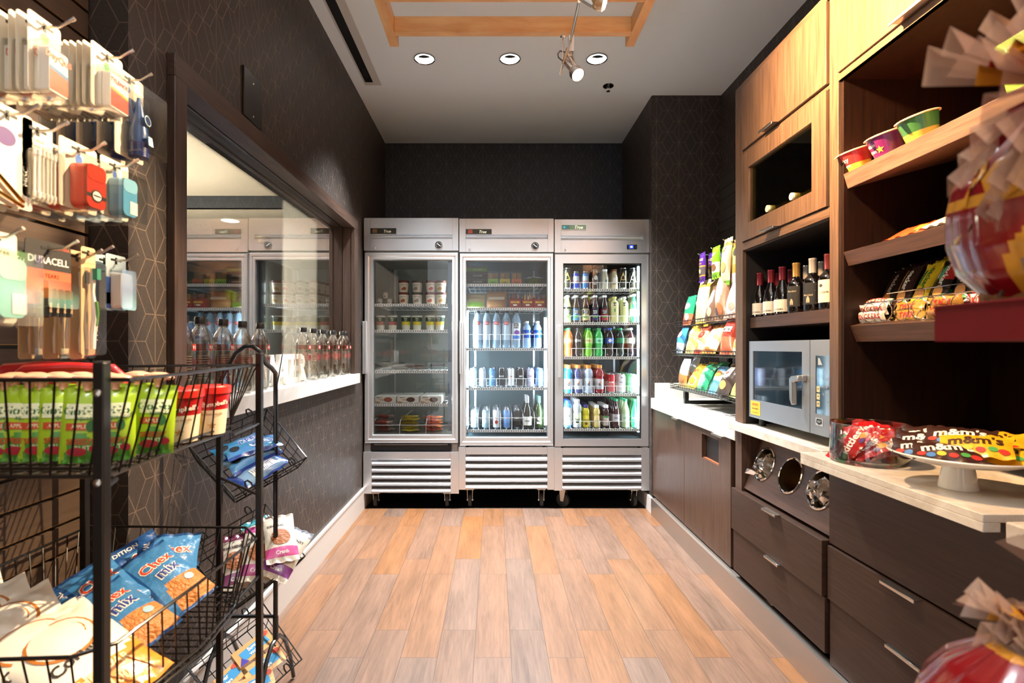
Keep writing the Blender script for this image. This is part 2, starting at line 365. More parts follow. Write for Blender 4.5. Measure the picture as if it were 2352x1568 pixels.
# downlights
def downlight(i, x, y, where):
    t = thing('recessed_downlight', 'round recessed downlight with chrome rim, %s' % where, 'ceiling light', (x, y, ZC), group='downlights in front of the coolers')
    MB().lathe([(.064, -.002), (.066, -.005), (.060, -.006), (.056, -.001), (.045, .0)], 32, cap=False).build('trim_ring', CHROME, t)
    MB().lathe([(.056, -.003), (.050, -.0015), (.0, -.0015)], 32).build('lamp_lens', C((1, .97, .92), .3, emit=9), t)
    mb = MB()
    pts = [(.044*math.cos(a), -.044*math.sin(a)) for a in [R(28+12.4*k) for k in range(11)]]
    mb.prism([(p[0], p[1]) for p in pts]+[(-.012, -.012), (.012, -.012)], -.0042, -.0036, 'z')
    mb.build('lamp_shield', C('6a6866', .3, .9), t)
for i, (x, wh) in enumerate([(-.434, 'leftmost of the three'), (.098, 'middle of the three'), (.64, 'rightmost of the three, by the track lamp')]): downlight(i, x, 3.2, wh)
# sprinkler
t = thing('sprinkler_head', 'small chrome fire sprinkler on the ceiling above the right cooler', 'sprinkler', (.785, 3.534, ZC))
MB().lathe([(.037, 0), (.036, -.004), (.02, -.006), (.006, -.006)], 24).build('escutcheon', C('6e6a66', .12, 1), t)
mb = MB().tube([(0, 0, -.004), (0, 0, -.03)], .006, 8).tube([(-.008, 0, -.012), (-.004, 0, -.036)], .0025).tube([(.008, 0, -.012), (.004, 0, -.036)], .0025)
mb.lathe([(.013, -.037), (.014, -.038), (0, -.041)], 12).build('deflector', CHROME, t)
# maple ladder frame under the ceiling
t = thing('ceiling_ladder_frame', 'light maple ladder frame hanging below the white ceiling', 'ceiling frame', (0, 1.2, 2.55))
for s, xa, xb in ((-1, -.475, -.435), (1, .598, .638)):
    MB().box(xa, xb, -1.85, 1.146, 0, .072).build('side_rail', MAPLE_Y, t, bev=.002)
for k in range(7):
    y = 2.233-1.2-k*.225
    MB().box(-.435, .598, y, y+.034, 0, .068).build('cross_rail', MAPLE, t, bev=.0015)
for x in (-.455, .618):
    for y in (.95, -.6):
        MB().tube([(x, y, .07), (x, y, ZC-2.55)], .004, 8).build('hanger_rod', DARKM, t)
# window frame
t = thing('window_1', 'dark wood framed pass-through window in the left wallpapered wall', 'window', (XL, 1.50, 1.0)); t['kind'] = 'structure'
def wf(name, x0, x1, y0, y1, z0, z1, m=FRAMEW): return MB().box(x0-XL, x1-XL, y0-1.5, y1-1.5, z0-1, z1-1).build(name, m, t, bev=.002)
FX = -.9355
wf('window_frame', XL, FX, 1.506, 3.53, 1.978, 2.045)                       # face head
wf('window_frame', XL, FX, 1.506, 1.566, .93, 1.978, FRAMEV); wf('window_frame', XL, FX, 3.45, 3.53, .93, 1.978, FRAMEV)
wf('window_reveal', -1.02, XL, 1.52, 3.50, 1.985, 2.02); wf('window_reveal', -1.12, -1.03, 1.52, 3.50, 1.965, 2.02)
wf('window_reveal', -1.12, XL, 1.52, 1.56, 1.0, 1.985, FRAMEV)
wf('window_reveal', -1.02, XL, 3.455, 3.50, 1.0, 1.985, FRAMEV); wf('window_reveal', -1.12, -1.03, 3.44, 3.50, 1.0, 1.985, FRAMEV)
wf('window_pane', -1.027, -1.022, 1.56, 3.46, 1.0, 1.985, WINPANE)
wf('window_sill', -1.12, -.922, 1.50, 3.535, .935, 1.0, STONEW)
# blank cover plate on the left wall
o = MB().box(XL, XL+.009, 1.955, 2.105, 2.065, 2.255).build('wall_plate', C('241c18', .3, .3), bev=.002)
o = tag(o, 'dark brown blank cover plate on the wallpaper above the window', 'cover plate')
for z in (2.09, 2.22): MB().lathe([(.004, 0), (.003, .002), (0, .002)], 8, M=Matrix.Translation((XL+.009, 2.03, z)) @ Matrix.Rotation(R(90), 4, 'Y')).build('plate_screw', NICKEL, o)
# the hall beyond
mb = MB(); mb.box(-6.2, wt, 0, 5.25, 2.725, 2.78); mb.box(-6.2, wt, 5.25, 8.0, 2.6, 2.66)
struct('ceiling_hall', mb, HALLC)
struct('trim_1', MB().box(-6.2, -2.13, 5.245, 5.30, 2.6, 2.76), wallpaper('x', base='3f444c', line='6d737c', off=.02))
struct('wall_hall_pier', MB().box(-2.13, -1.79, 5.2, 5.5, 0, 2.75), C('c2c2c0', .8))
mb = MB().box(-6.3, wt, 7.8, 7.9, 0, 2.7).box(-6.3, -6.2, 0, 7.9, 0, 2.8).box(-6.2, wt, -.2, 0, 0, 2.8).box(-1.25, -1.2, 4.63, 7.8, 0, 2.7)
struct('wall_hall', mb, C('0b0a0a', .8))  # walls and floor blackened in colour to keep the hall dim
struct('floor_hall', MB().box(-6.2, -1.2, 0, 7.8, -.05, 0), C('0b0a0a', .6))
t = thing('hall_downlight', 'glowing round downlight in the cream ceiling seen through the window', 'ceiling light', (-2.95, 5.76, 2.6))
MB().lathe([(.10, -.001), (.10, -.006), (.085, -.006)], 28, cap=False).build('trim_ring', WHITEP, t)
MB().lathe([(.086, -.005), (0, -.005)], 28).build('lamp_lens', C((1, .95, .85), .3, emit=6), t)
t = thing('hall_sprinkler', 'yellowed sprinkler head on the cream hall ceiling through the window', 'sprinkler', (-2.99, 6.6, 2.6))
MB().lathe([(.085, 0), (.08, -.03), (.035, -.04), (.035, -.07), (.05, -.085), (0, -.09)], 20).build('sprinkler_body', C('cdb27a', .5), t)

# ================================================================== BASE CABINETS, RIGHT
def handle(parent, x, y, z, L, axis='y', nm='handle', dep=.028):
    # edge pull: flat tab folded over a lip, along Y, sticking out to -X
    mb = MB(); mb.box(x-dep, x+.004, y-L/2, y+L/2, z, z+.0025); mb.box(x-dep, x-dep+.003, y-L/2, y+L/2, z-.007, z+.0025)
    return mb.build(nm, NICKEL, parent, bev=.0008)
FACE = 1.13
t = thing('low_cabinet', 'low dark brown cabinet with two doors beside the right cooler', 'cabinet', (1.2, 3.03, 0))
def lc(x0, x1, y0, y1, z0, z1): return (x0-1.2, x1-1.2, y0-3.03, y1-3.03, z0, z1)
mb = MB(); mb.box(*lc(1.155, 1.60, 2.46, 3.66, .125, .742)); mb.build('cabinet_body', C('120d0b', .6), t)
MB().box(*lc(1.132, 1.155, 3.062, 3.665, .127, .742)).build('door', ESP_V, t, bev=.0015)
# trash door with an opening
mb = MB(); a, b_ = 2.458, 3.058
oy0, oy1, oz0, oz1 = 2.59, 2.80, .58, .71
mb.box(*lc(1.132, 1.155, a, oy0, .127, .742)); mb.box(*lc(1.132, 1.155, oy1, b_, .127, .742))
mb.box(*lc(1.132, 1.155, oy0, oy1, .127, oz0)); mb.box(*lc(1.132, 1.155, oy0, oy1, oz1, .742))
d = mb.build('door', ESP_V, t); d['label'] = 'door with a square waste opening'
dd = MB().box(*lc(1.14, 1.1545, oy0, oy1, oz0, oz0+.004)).build('opening_edge', C('8a4a2a', .5), d)
hh = handle(t, 1.132-1.2, 3.16-3.03, .742, .09); hh.location.z -= 0; hh = handle(t, 1.132-1.2, 2.56-3.03, .742, .12)
struct('trim_2', MB().box(1.105, 1.14, 1.0, 3.62, 0, .118), steelmat('kick_plate_metal', 'b9ada3', .33, (2, 2, 200), .05))
struct('trim_3', MB().box(1.105, 1.62, -.2, 1.0, 0, .118), STEELD)
o = MB().box(1.118, 1.62, 2.386, 3.668, .744, .818).build('quartz_worktop', STONEW, bev=.003)
tag(o, 'white quartz worktop under the wire chip rack', 'worktop')
MB().box(1.145, 1.62, 3.648, 3.668, .818, .925).build('upstand', STONEW, o, bev=.002)

# tall unit: wine / microwave section
t = thing('tall_cabinet', 'tall wood cabinet holding the wine bottles and the microwave', 'cabinet', (1.4, 2.05, 0))
WOOD_T = woodmat('walnut_veneer', '4f3b2e', '705644', (110, 110, 5), .4)
WOOD_TH = woodmat('walnut_veneer_flat', '4f3b2e', '705644', (90, 5, 110), .4)
def tc(x0, x1, y0, y1, z0, z1): return (x0-1.4, x1-1.4, y0-2.05, y1-2.05, z0, z1)
YA, YM, YN = 2.385, 1.70, 1.07
mb = MB(); mb.box(*tc(1.12, 1.62, 2.315, YA, .838, 2.37)); mb.build('side_panel', WOOD_T, t, bev=.001)
mb = MB(); mb.box(*tc(1.12, 1.62, 1.672, 1.716, .838, 2.37)); mb.build('side_panel', WOOD_T, t, bev=.001)
MB().box(*tc(1.60, 1.62, 1.716, 2.315, .838, 2.37)).build('back_panel', C('15100d', .7), t)
MB().box(*tc(1.12, 1.60, 1.716, 2.315, 2.345, 2.37)).build('top_panel', WOOD_TH, t)
MB().box(*tc(1.124, 1.60, 1.716, 2.315, 2.045, 2.06)).build('fixed_shelf', WOOD_TH, t)
MB().box(*tc(1.12, 1.60, 1.716, 2.315, 1.615, 1.648)).build('fixed_shelf', WOOD_TH, t)
d = MB().box(*tc(1.112, 1.132, 1.722, 2.309, 2.062, 2.34)).build('door', WOOD_T, t, bev=.0015); handle(d, 1.112-1.4, .01, 2.062, .10)
# glazed flap
gy0, gy1, gz0, gz1 = 1.80, 2.25, 1.725, 1.968
mb = MB(); mb.box(*tc(1.112, 1.132, 1.722, gy0, 1.652, 2.04)); mb.box(*tc(1.112, 1.132, gy1, 2.309, 1.652, 2.04))
mb.box(*tc(1.112, 1.132, gy0, gy1, 1.652, gz0)); mb.box(*tc(1.112, 1.132, gy0, gy1, gz1, 2.04))
d = mb.build('door', WOOD_T, t); d['label'] = 'door with a dark glass pane'; handle(d, 1.112-1.4, .0, 1.652, .10)
MB().box(*tc(1.122, 1.126, gy0-.01, gy1+.01, gz0-.01, gz1+.01)).build('door_glass', DARKPANE, d)
for ya, yb_ in ((1.7165, 1.7195), (2.3115, 2.3145)): MB().box(*tc(1.135, 1.60, ya, yb_, .838, 1.615)).build('side_shade_lining', C('120c0a', .6), t)  # near-black panels added as painted shade inside the open compartments
MB().box(*tc(1.135, 1.60, 1.7165, 2.3145, 1.610, 1.6145)).build('top_shade_lining', C('120c0a', .6), t)
MB().box(*tc(1.592, 1.5995, 1.7165, 2.3145, 1.649, 2.044)).build('flap_lit_lining', C('a08050', .6), t)  # lighter back panel standing in for light behind the flap glass
MB().box(*tc(1.15, 1.60, 1.716, 2.315, 1.265, 1.312)).build('open_shelf', ESP_H, t, bev=.001)
MB().box(*tc(1.16, 1.58, 1.80, 2.24, 1.649, 1.709)).build('bottle_rack', WOOD_TH, t)
# bottles lying behind the smoked flap
for k, y in enumerate((1.93, 2.10)):
    q = thing('lying_wine_bottle', 'green wine bottle lying behind the smoked glass flap, %s' % ('nearer one' if k == 0 else 'farther one'), 'bottle', (1.215, y, 1.746), (0, R(-90), 0), 'bottles behind the smoked glass')
    MB().lathe([(.0, 0), (.034, .0), (.036, .01), (.036, -.12)][::-1], 16).build('bottle_glass', C('2f6b45', .1, coat=.5), q)
    MB().lathe([(.036, -.0), (.03, .03), (.014, .055), (.014, .10)], 14).build('bottle_neck', C('d9d3b8', .4), q)
# drawers and cup panel below
DR = woodmat('brown_drawer_laminate', '2f2019', '3f2c22', (90, 5, 130), .45, sp=.25)
t = thing('cup_drawer_cabinet', 'dark base cabinet with two drawers and three round cup holes', 'cabinet', (1.4, 2.05, 0))
MB().box(*tc(1.15, 1.60, 1.72, 2.385, .13, .53)).build('cabinet_body', C('120d0b', .6), t)
MB().box(*tc(1.12, 1.60, 2.325, 2.384, .53, .80)).build('side_panel', ESP_V, t)
# slanted panel with three holes (built as a mesh in panel coordinates)
py0, py1 = 1.72, 2.325
pb, pt = Vector((1.128, 0, .545)), Vector((1.215, 0, .800)); up = (pt-pb); H = up.length; up.normalize(); nrm = Vector((-up.z, 0, up.x))
holes = [(2.225, .135), (2.030, .135), (1.838, .132)]; HR = .068
def panelpt(u, v, d=0): p = pb+up*v+nrm*d; return Vector((p.x-1.4, u-2.05, p.z))
mb = MB(); cuts = [py1]+[(holes[i][0]+holes[i+1][0])/2 for i in range(2)]+[py0]
N = 32
for i, (hy, hv) in enumerate(holes):
    y1, y0 = cuts[i], cuts[i+1]; ring = []; outer = []
    for k in range(N):
        a = 2*math.pi*k/N; c, s_ = math.cos(a), math.sin(a); ring.append(panelpt(hy+HR*c, hv+HR*s_))
        tx = ((y1-hy) if c > 0 else (y0-hy))/c if abs(c) > 1e-6 else 1e9
        ty = ((H-hv) if s_ > 0 else (0-hv))/s_ if abs(s_) > 1e-6 else 1e9
        q = min(abs(tx), abs(ty)); outer.append(panelpt(hy+c*q, hv+s_*q))
    for (cy, cv) in ((y1, H), (y0, H), (y0, 0), (y1, 0)):   # snap nearest outer points to corners
        tgt = panelpt(cy, cv); j = min(range(N), key=lambda k: (outer[k]-tgt).length); outer[j] = tgt
    mb.add(ring+outer, [(k, (k+1) % N, (k+1) % N+N, k+N) for k in range(N)])
mb.build('hole_panel', ESP_H, t)
for i, (hy, hv) in enumerate(holes):
    cc = panelpt(hy, hv); rotm = nrm.to_track_quat('Z', 'Y').to_matrix().to_4x4(); M = Matrix.Translation(cc) @ rotm
    MB().lathe([(.066, -.001), (.066, .004), (.070, .006), (.0745, .004), (.0745, 0), (.066, -.001)], 36, M=M, cap=False).build('hole_ring', CHROME, t)
    mb = MB(); pr = [(.066, 0), (.0655, -.14), (0, -.14)]
    mb.lathe(pr, 28, M=M, cap=False); mb.f = [f[::-1] for f in mb.f]; mb.build('cup_sleeve', C('a08a68', .3, 1), t)
for k, (z0, z1) in enumerate(((.342, .530), (.150, .338))):
    xf = 1.102 if k == 0 else 1.112
    d = MB().box(*tc(xf, 1.15, 1.728, 2.388, z0, z1)).build('drawer', DR, t, bev=.001); handle(d, xf-1.4, 2.03-2.05, z1, .10, dep=.022)
# film-wrapped cups in the outer holes
def crumple(name, M, r, h, seed, label, mat, extra=None, cat='plastic wrap'):
    rnd = random.Random(seed); mb = MB(); nu, nv = 22, 12; v = []
    for j in range(nv+1):
        b = math.pi*j/nv
        for i in range(nu):
            a = 2*math.pi*i/nu; q = 1+rnd.uniform(-.2, .2)+.1*math.sin(5*a+3*b)
            v.append(M @ Vector((r*q*math.sin(b)*math.cos(a), r*q*math.sin(b)*math.sin(a), h*q*math.cos(b))))
    mb.add(v, [(j*nu+i, j*nu+(i+1) % nu, (j+1)*nu+(i+1) % nu, (j+1)*nu+i) for j in range(nv) for i in range(nu)])
    o = mb.build(name, mat); return tag(o, label, cat)
for i, lab in ((0, 'crinkled clear wrap around cups in the far cup hole'), (2, 'crinkled clear wrap around cups in the near cup hole')):
    hy, hv = holes[i]; c = panelpt(hy, hv, -.012)+Vector((1.4, 2.05, 0)); c.z -= .008
    M = Matrix.Translation(c) @ nrm.to_track_quat('Z', 'Y').to_matrix().to_4x4()
    o = crumple('wrapped_cups', M, .050, .045, 4+i, lab, CRINK)
    mb = MB()
    mb.lathe([(.028, -.10), (.040, .0), (.042, .002), (.038, .0), (.027, -.095)], 20, M=M @ Matrix.Rotation(R(14), 4, 'X')); mb.build('paper_cup', C('cdbfae', .6), o)
    if i == 0:
        mb = MB(); rnd = random.Random(3); e = Vector((-.055, .075, -.035))
        pts = [c+Vector((-.01, .02, -.01)), c+Vector((-.01, .0, -.045)), c+e+Vector((0, .012, -.012)), c+e+Vector((.004, .0, .012))]
        mb.add([tuple(p) for p in pts]+[tuple(c+e*.6+Vector((-.015, 0, 0)))], [(0, 1, 4), (1, 2, 4), (2, 3, 4), (3, 0, 4)])
        mb.build('wrap_tail', CRINK, o)
# worktop 2 (microwave) and 3 (main)
o = MB().box(1.088, 1.62, 1.704, 2.386, .803, .836).build('quartz_worktop', STONE, bev=.002); tag(o, 'beige quartz worktop carrying the steel microwave', 'worktop')
mb = MB(); mb.box(1.015, 1.62, 1.0665, 1.7035, .815, .833); mb.box(1.015, 1.052, 1.0665, 1.7035, .795, .815)
o = mb.build('quartz_worktop', STONE, bev=.0015); tag(o, 'long beige quartz worktop under the candy bowl and cake stand', 'worktop')
mb = MB(); mb.box(1.015, 1.60, .30, 1.021, .790, .8345)
o = mb.build('quartz_worktop', STONE, bev=.004); tag(o, 'beige quartz worktop with rounded corner at the right edge', 'worktop')
# big drawer cabinet
t = thing('drawer_cabinet', 'wide dark brown base cabinet with two long drawers', 'cabinet', (1.4, 1.38, 0))
def bc(x0, x1, y0, y1, z0, z1): return (x0-1.4, x1-1.4, y0-1.38, y1-1.38, z0, z1)
MB().box(*bc(1.15, 1.60, .75, 1.712, .13, .795)).build('cabinet_body', C('120d0b', .6), t)
MB().box(*bc(1.120, 1.15, .75, 1.718, .527, .794)).build('front_panel', DR, t, bev=.001)
for k, (z0, z1) in enumerate(((.343, .520), (.124, .339))):
    xf = 1.112 if k == 0 else 1.120
    d = MB().box(*bc(xf, 1.15, .76, 1.714, z0, z1)).build('drawer', DR, t, bev=.001); handle(d, xf-1.4, 1.405-1.38-.01, z1, .12, dep=.022 if k == 0 else .015)
# big open shelf unit
t = thing('open_shelf_unit', 'large open wood shelving unit with slanted shelves and bright upper doors', 'shelving', (1.4, 1.38, 0))
WOOD_H2 = woodmat('walnut_shelf_edge', '5f4536', '7d6352', (60, 6, 90), .45)
INS = woodmat('shaded_red_brown_interior', '1a0c07', '2b150c', (90, 90, 5), .45, sp=.25)  # red-brown wood darkened so the colour carries the inside's shade
MB().box(*bc(1.13, 1.62, 1.660, 1.671, .838, 2.05)).build('side_shade_lining', INS, t)
MB().box(*bc(1.60, 1.62, 1.07, 1.66, .838, 2.05)).build('back_panel', INS, t)
mb = MB(); mb.box(*bc(1.12, 1.62, 1.03, 1.068, .838, 2.95)); mb.build('side_panel', WOOD_T, t)
MB().box(*bc(1.12, 1.62, 1.068, 1.672, 2.045, 2.062)).build('top_shelf', INS, t)
MB().box(*bc(1.118, 1.62, 1.068, 1.672, 2.047, 2.0625)).build('bottom_rail', WOOD_TH, t) if False else None
MB().box(*bc(1.1195, 1.135, 1.068, 1.672, 2.045, 2.066)).build('bottom_rail', WOOD_TH, t)
mb = MB(); mb.box(*bc(1.12, 1.62, 1.60, 1.671, 2.062, 2.95)); mb.build('side_panel', WOOD_T, t)
d = MB().box(*bc(1.112, 1.132, 1.075, 1.665, 2.068, 2.66)).build('upper_door', WOOD_T, t, bev=.001); handle(d, 1.112-1.4, 1.355-1.38, 2.068, .12)
MB().box(*bc(1.132, 1.62, 1.068, 1.672, 2.66, 2.69)).build('top_panel', WOOD_TH, t)
def slshelf(zt, zb, xt, xb, m):
    # shelf tilted forward 16 degrees: profile in X-Z
    dx = .42; sl = math.tan(R(15))
    mb = MB(); mb.prism([(xt-1.4, zt), (xt+dx-1.4, zt+dx*sl), (xb+dx-1.4, zb+dx*sl), (xb-1.4, zb)], 1.07-1.38, 1.658-1.38, 'y')
    v = [(a, y, z) for (a, y, z) in mb.v]; return mb
SH = [(1.737, 1.690, 1.127, 1.141), (1.486, 1.441, 1.127, 1.143), (1.248, 1.197, 1.148, 1.168)]
for k, s_ in enumerate(SH): slshelf(*s_, None).build('slanted_shelf', WOOD_H2 if k == 0 else ESP_H, t, bev=.001)
# ================================================================== COOLERS
YF = 3.734
def zf(py, Y=YF): return EYE-(py-VY)*Y/F
LINER = C('dfe6ea', .4, name='white_liner'); LED = C((.85, .95, 1), .3, emit=14, name='led_strip')
GASK = C('1c1d1f', .6)
def cooler(k, px0, label, H, D, G, op, fr, shelves, ledpos, ledpow, inner=LINER, dx=0):
    X0 = (px0-VX)/316.0; xc = X0+.343
    t = thing('reach_in_cooler', label, 'refrigerator', (xc, YF, 0), group=None)
    L, Rr = -.343, .343
    def X(px): return (px-VX)/316.0-xc
    zt = zf(H[0]); zh = zf(H[1]); d1, d0 = zf(D[0]), zf(D[1]); g1, g0 = zf(G[0]), zf(G[1])
    # body
    mb = MB(); b0, b1 = .03, .74
    mb.box(L, L+.03, b0, b1, g0, zt); mb.box(Rr-.03, Rr, b0, b1, g0, zt); mb.box(L+.03, Rr-.03, b1-.02, b1, g0, zt)
    mb.box(L+.03, Rr-.03, b0, b1-.02, d1+.0, zt); mb.box(L+.03, Rr-.03, b0+.05, b1-.02, g0, d0+.03)
    i0, i1 = L+.03, Rr-.03
    mb.box(i0, i0+.012, .06, b1-.02, d0+.03, d1, 1); mb.box(i1-.012, i1, .06, b1-.02, d0+.03, d1, 1)
    mb.box(i0+.012, i1-.012, b1-.035, b1-.02, d0+.03, d1, 1)
    mb.box(i0+.012, i1-.012, .06, b1-.035, d0+.03, d0+.045, 1); mb.box(i0+.012, i1-.012, .06, b1-.035, d1-.015, d1, 1)
    mb.build('cooler_body', [STEELD, inner], t)
    # header
    zs1, zs0 = zf(H[2]), zf(H[3])
    mb = MB(); hs = .046
    mb.box(L, L+hs, 0, .03, zh, zt); mb.box(Rr-hs+.004, Rr, 0, .03, zh, zt)
    mb.box(L+hs+.001, Rr-hs+.003, 0, .03, zs1, zt); mb.box(L+hs+.001, Rr-hs+.003, 0, .03, zh, zs0)
    mb.box(L+hs+.001, Rr-hs+.003, .026, .03, zs0, zs1)
    n = 8; zm = (zs1+zs0)/2; rr = (zs1-zs0)/2
    arc = [(.024*math.sin(math.pi*i/n), zm+rr*math.cos(math.pi*i/n)) for i in range(n+1)]
    mb.add([(x, y, z) for (y, z) in arc for x in (L+hs+.001, Rr-hs+.003)], [(2*i, 2*i+1, 2*i+3, 2*i+2) for i in range(n)], 0, True)
    mb.build('header_panel', STEEL, t)
    # name plate
    pz1, pz0 = zf(H[4]), zf(H[5]); px_a, px_b = L+.047, L+.235 if k < 2 else L+.232
    mb = MB()
    if k == 2: mb.box(px_a, px_b, -.003, 0, pz0, pz1, 2); mb.box(px_a+.003, px_b-.003, -.0036, -.003, pz0+.003, pz1-.003, 0)
    else: mb.box(px_a, px_b, -.003, 0, pz0, pz1, 0)
    pl = plane(((px_a+px_b)/2, -.0042, (pz0+pz1)/2), (1, 0, 0), (0, 0, 1))
    if k == 2:
        mb.text('True', .032, lambda x, y: pl(x+.3*y, y), 1, .035, 0, bold=.02)
        mb.poly(pl, [(-.082, -.013), (-.030, -.013), (-.030, .013), (-.082, .013)], 3); mb.disc(lambda x, y: pl(x, y)+Vector((0, -.0004, 0)), .008, .008, 4, 14, -.07, 0)
    else:
        mb.text('True', .028, lambda x, y: pl(x+.3*y, y), 1, .03, -.002, bold=.01)
        mb.poly(pl, [(-.078, -.014), (-.045, -.014), (-.045, .014), (-.078, .014)], 3)
    mb.build('name_plate', [C('5d6a55' if k == 2 else '22221a', .3), C('e9e2c4', .4), ALU, C(['7a5a34', '7b2f22', '3d5d56'][k], .4), C('4aa3c8', .4)], t)
    # gauge / display
    if k == 2:
        mb = MB(); a, b_ = Rr-.162, Rr-.088; z1, z0 = zf(H[6]), zf(H[7])
        mb.box(a, b_, -.003, 0, z0, z1, 0); q = plane(((a*.55+b_*.45), -.0036, (z0+z1)/2), (1, 0, 0), (0, 0, 1))
        mb.poly(q, [(-.018, -.012), (.016, -.012), (.016, .012), (-.018, .012)], 1); mb.text('35', .017, lambda x, y: q(x, y)+Vector((0, -.0005, 0)), 2, 0, 0, bold=.02)
        mb.text('True', .006, lambda x, y: q(x, y)+Vector((0, -.0005, 0)), 3, .03, 0)
        mb.build('temperature_display', [C('10131c', .3), C('1d3fd0', .4, emit=.8), C('dfe8ff', .4, emit=3), C('8a8f99', .4)], t)
    else:
        M = Matrix.Translation((X(H[6]), 0, zf(H[7]))) @ Matrix.Rotation(R(90), 4, 'X')
        mb = MB(); mb.lathe([(.0275, 0), (.0275, .006), (.0245, .007), (.0235, .0045, 1), (0, .0045, 1)], 28, M=M)
        q = plane((X(H[6]), -.0052, zf(H[7])), (1, 0, 0), (0, 0, 1))
        mb.poly(q, [(-.012, .009), (-.010, .012), (.012, -.006), (.010, -.009)], 2)
        for i in range(9):
            a = R(210-30*i); mb.poly(q, [(.017*math.cos(a-.05), .017*math.sin(a-.05)), (.021*math.cos(a-.05), .021*math.sin(a-.05)), (.021*math.cos(a+.05), .021*math.sin(a+.05)), (.017*math.cos(a+.05), .017*math.sin(a+.05))], 2)
        mb.build('thermometer_dial', [CHROME, C('17181a', .25), WHITEP], t)
    M = Matrix.Translation((L+.075, 0, zh+.018)) @ Matrix.Rotation(R(90), 4, 'X')
    MB().lathe([(.0075, 0), (.0075, .003), (.004, .0035), (.004, .002), (0, .002)], 14, M=M).build('key_lock', CHROME, t)
    # door
    o0, o1, oz1, oz0 = X(op[0]), X(op[1]), zf(op[2]), zf(op[3]); l, r_ = L+.003, Rr-.003
    mb = MB(); m0 = 0
    if k == 2:
        mb.box(l, o0, 0, .045, d0, d1); mb.box(o1, r_, 0, .045, d0, d1); mb.box(o0, o1, 0, .045, oz1, d1); mb.box(o0, o1, 0, .045, d0, oz0)
        mb.box(o0, o1, .012, .016, oz1-.008, oz1, 2); mb.box(o0, o0+.006, .012, .016, oz0, oz1, 2); mb.box(o1-.01, o1, .012, .016, oz0, oz1, 2); mb.box(o0, o1, .012, .016, oz0, oz0+.006, 2)
    else:
        # stepped, mitred aluminium profile
        prof = [(0, .045), (0, .004), (.004, 0), (.022, 0), (.030, .006), (.034, .003), (.050, .003), (1, .016)]
        rings = []
        for (f, y) in prof:
            if f == 1: rings.append(((o0, o1, oz0, oz1), y))
            else: rings.append(((l+f*(o0-l)/.055, r_-f*(r_-o1)/.055, d0+f*(oz0-d0)/.055, d1-f*(d1-oz1)/.055), y))
        v = []
        for (a, b_, c, e), y in rings: v += [(a, y, c), (b_, y, c), (b_, y, e), (a, y, e)]
        mb.add(v, [(4*i+j, 4*i+(j+1) % 4, 4*i+4+(j+1) % 4, 4*i+4+j) for i in range(len(prof)-1) for j in range(4)], 0)
        mb.add([(o0, y, z) for y in (.016, .045) for z in (oz0, oz1)]+[(o1, y, z) for y in (.016, .045) for z in (oz0, oz1)], [(0, 1, 3, 2), (4, 6, 7, 5), (0, 2, 6, 4), (1, 5, 7, 3)], 0)
    d = mb.build('door', [ALU if k < 2 else STEEL, GASK, BLACK], t, angle=20)
    MB().box(o0-.004, o1+.004, .018, .022, oz0-.004, oz1+.004).build('door_glass', PANE, d)
    if k == 2:
        mb = MB(); mb.box(X(1279.5), X(1287.5), -.035, -.012, zf(866), zf(747)); mb.box(X(1281), X(1286), -.012, 0, zf(860), zf(852)); mb.box(X(1281), X(1286), -.012, 0, zf(761), zf(753))
    else:
        hx = L-.005 if k == 0 else L+.002
        mb = MB(); mb.box(hx, hx+.012, -.030, 0, zf(858), zf(738)); mb.box(hx+.014, hx+.026, -.022, 0, zf(858), zf(738))
    mb.build('door_handle', ALU, d, bev=.002)
    # gap with hinge
    mb = MB(); mb.box(L, L+.045, .005, .03, g1, d0+.0, 0); mb.box(L+.02, Rr-.06, .03, .05, g1-.01, d0, 1)
    mb.box(L+.07, Rr-.08, .012, .03, d0-.018, d0-.010, 0); mb.box(Rr-.045, Rr-.008, .004, .03, g1, d0-.004, 0)
    mb.tube([(Rr-.05, .02, g1), (Rr-.05, .02, d0)], .006, 8, 0)
    mb.build('door_hinge', [STEELD, BLACK], t)
    # grille
    mb = MB(); gs = .056 if k != 1 else .046
    mb.box(L-.004, L+gs, -.003, .05, g0, g1); mb.box(Rr-gs, Rr+.004, -.003, .05, g0, g1); top = .052
    mb.box(L+gs+.001, Rr-gs-.001, .002, .012, g1-top, g1)
    n = 5; z1 = g1-top; pitch = (z1-g0-.0)/n
    for i in range(n):
        zb = g0+i*pitch; x0, x1 = L+gs+.001, Rr-gs-.001
        pr = [(.004, zb+.003), (-.001, zb+.010), (.0, zb+.018), (.012, zb+.028), (.038, zb+pitch-.002), (.036, zb+pitch-.0), (.010, zb+.031), (.002, zb+.022), (.008, zb+.001)]
        mb.prism(pr, x0, x1, 'x')
    mb.box(L+gs, Rr-gs, .055, .06, g0, z1, 1)
    mb.build('louver_grille', [STEEL, BLACK], t)
    # casters
    for j, (cx, cy, sw) in enumerate(((L+.075, .07, 0), (Rr-.085, .07, 0), (L+.075, .66, 0), (Rr-.085, .66, 0)) if k != 2 else ((L+.07, .07, 55), (Rr-.10, .07, 10), (L+.075, .66, 0), (Rr-.085, .66, 0))):
        M = Matrix.Translation((cx, cy, 0)) @ Matrix.Rotation(R(sw), 4, 'Z')
        mb = MB(); mb.box(-.03, .03, -.035, .035, g0-.012, g0, M=M); mb.add([], []); 
        for s in (-1, 1): mb.prism([(-.012, .045), (.012, .045), (.02, g0-.012), (-.028, g0-.012)], s*.019-.0015, s*.019+.0015, 'x'); n_ = 8; mb.v[-n_:] = [tuple(M @ Vector(p)) for p in mb.v[-n_:]]
        mb.tube([M @ Vector((-.024, 0, .05)), M @ Vector((.024, 0, .05))], .005, 8)
        b = mb.build('caster', NICKEL, t)
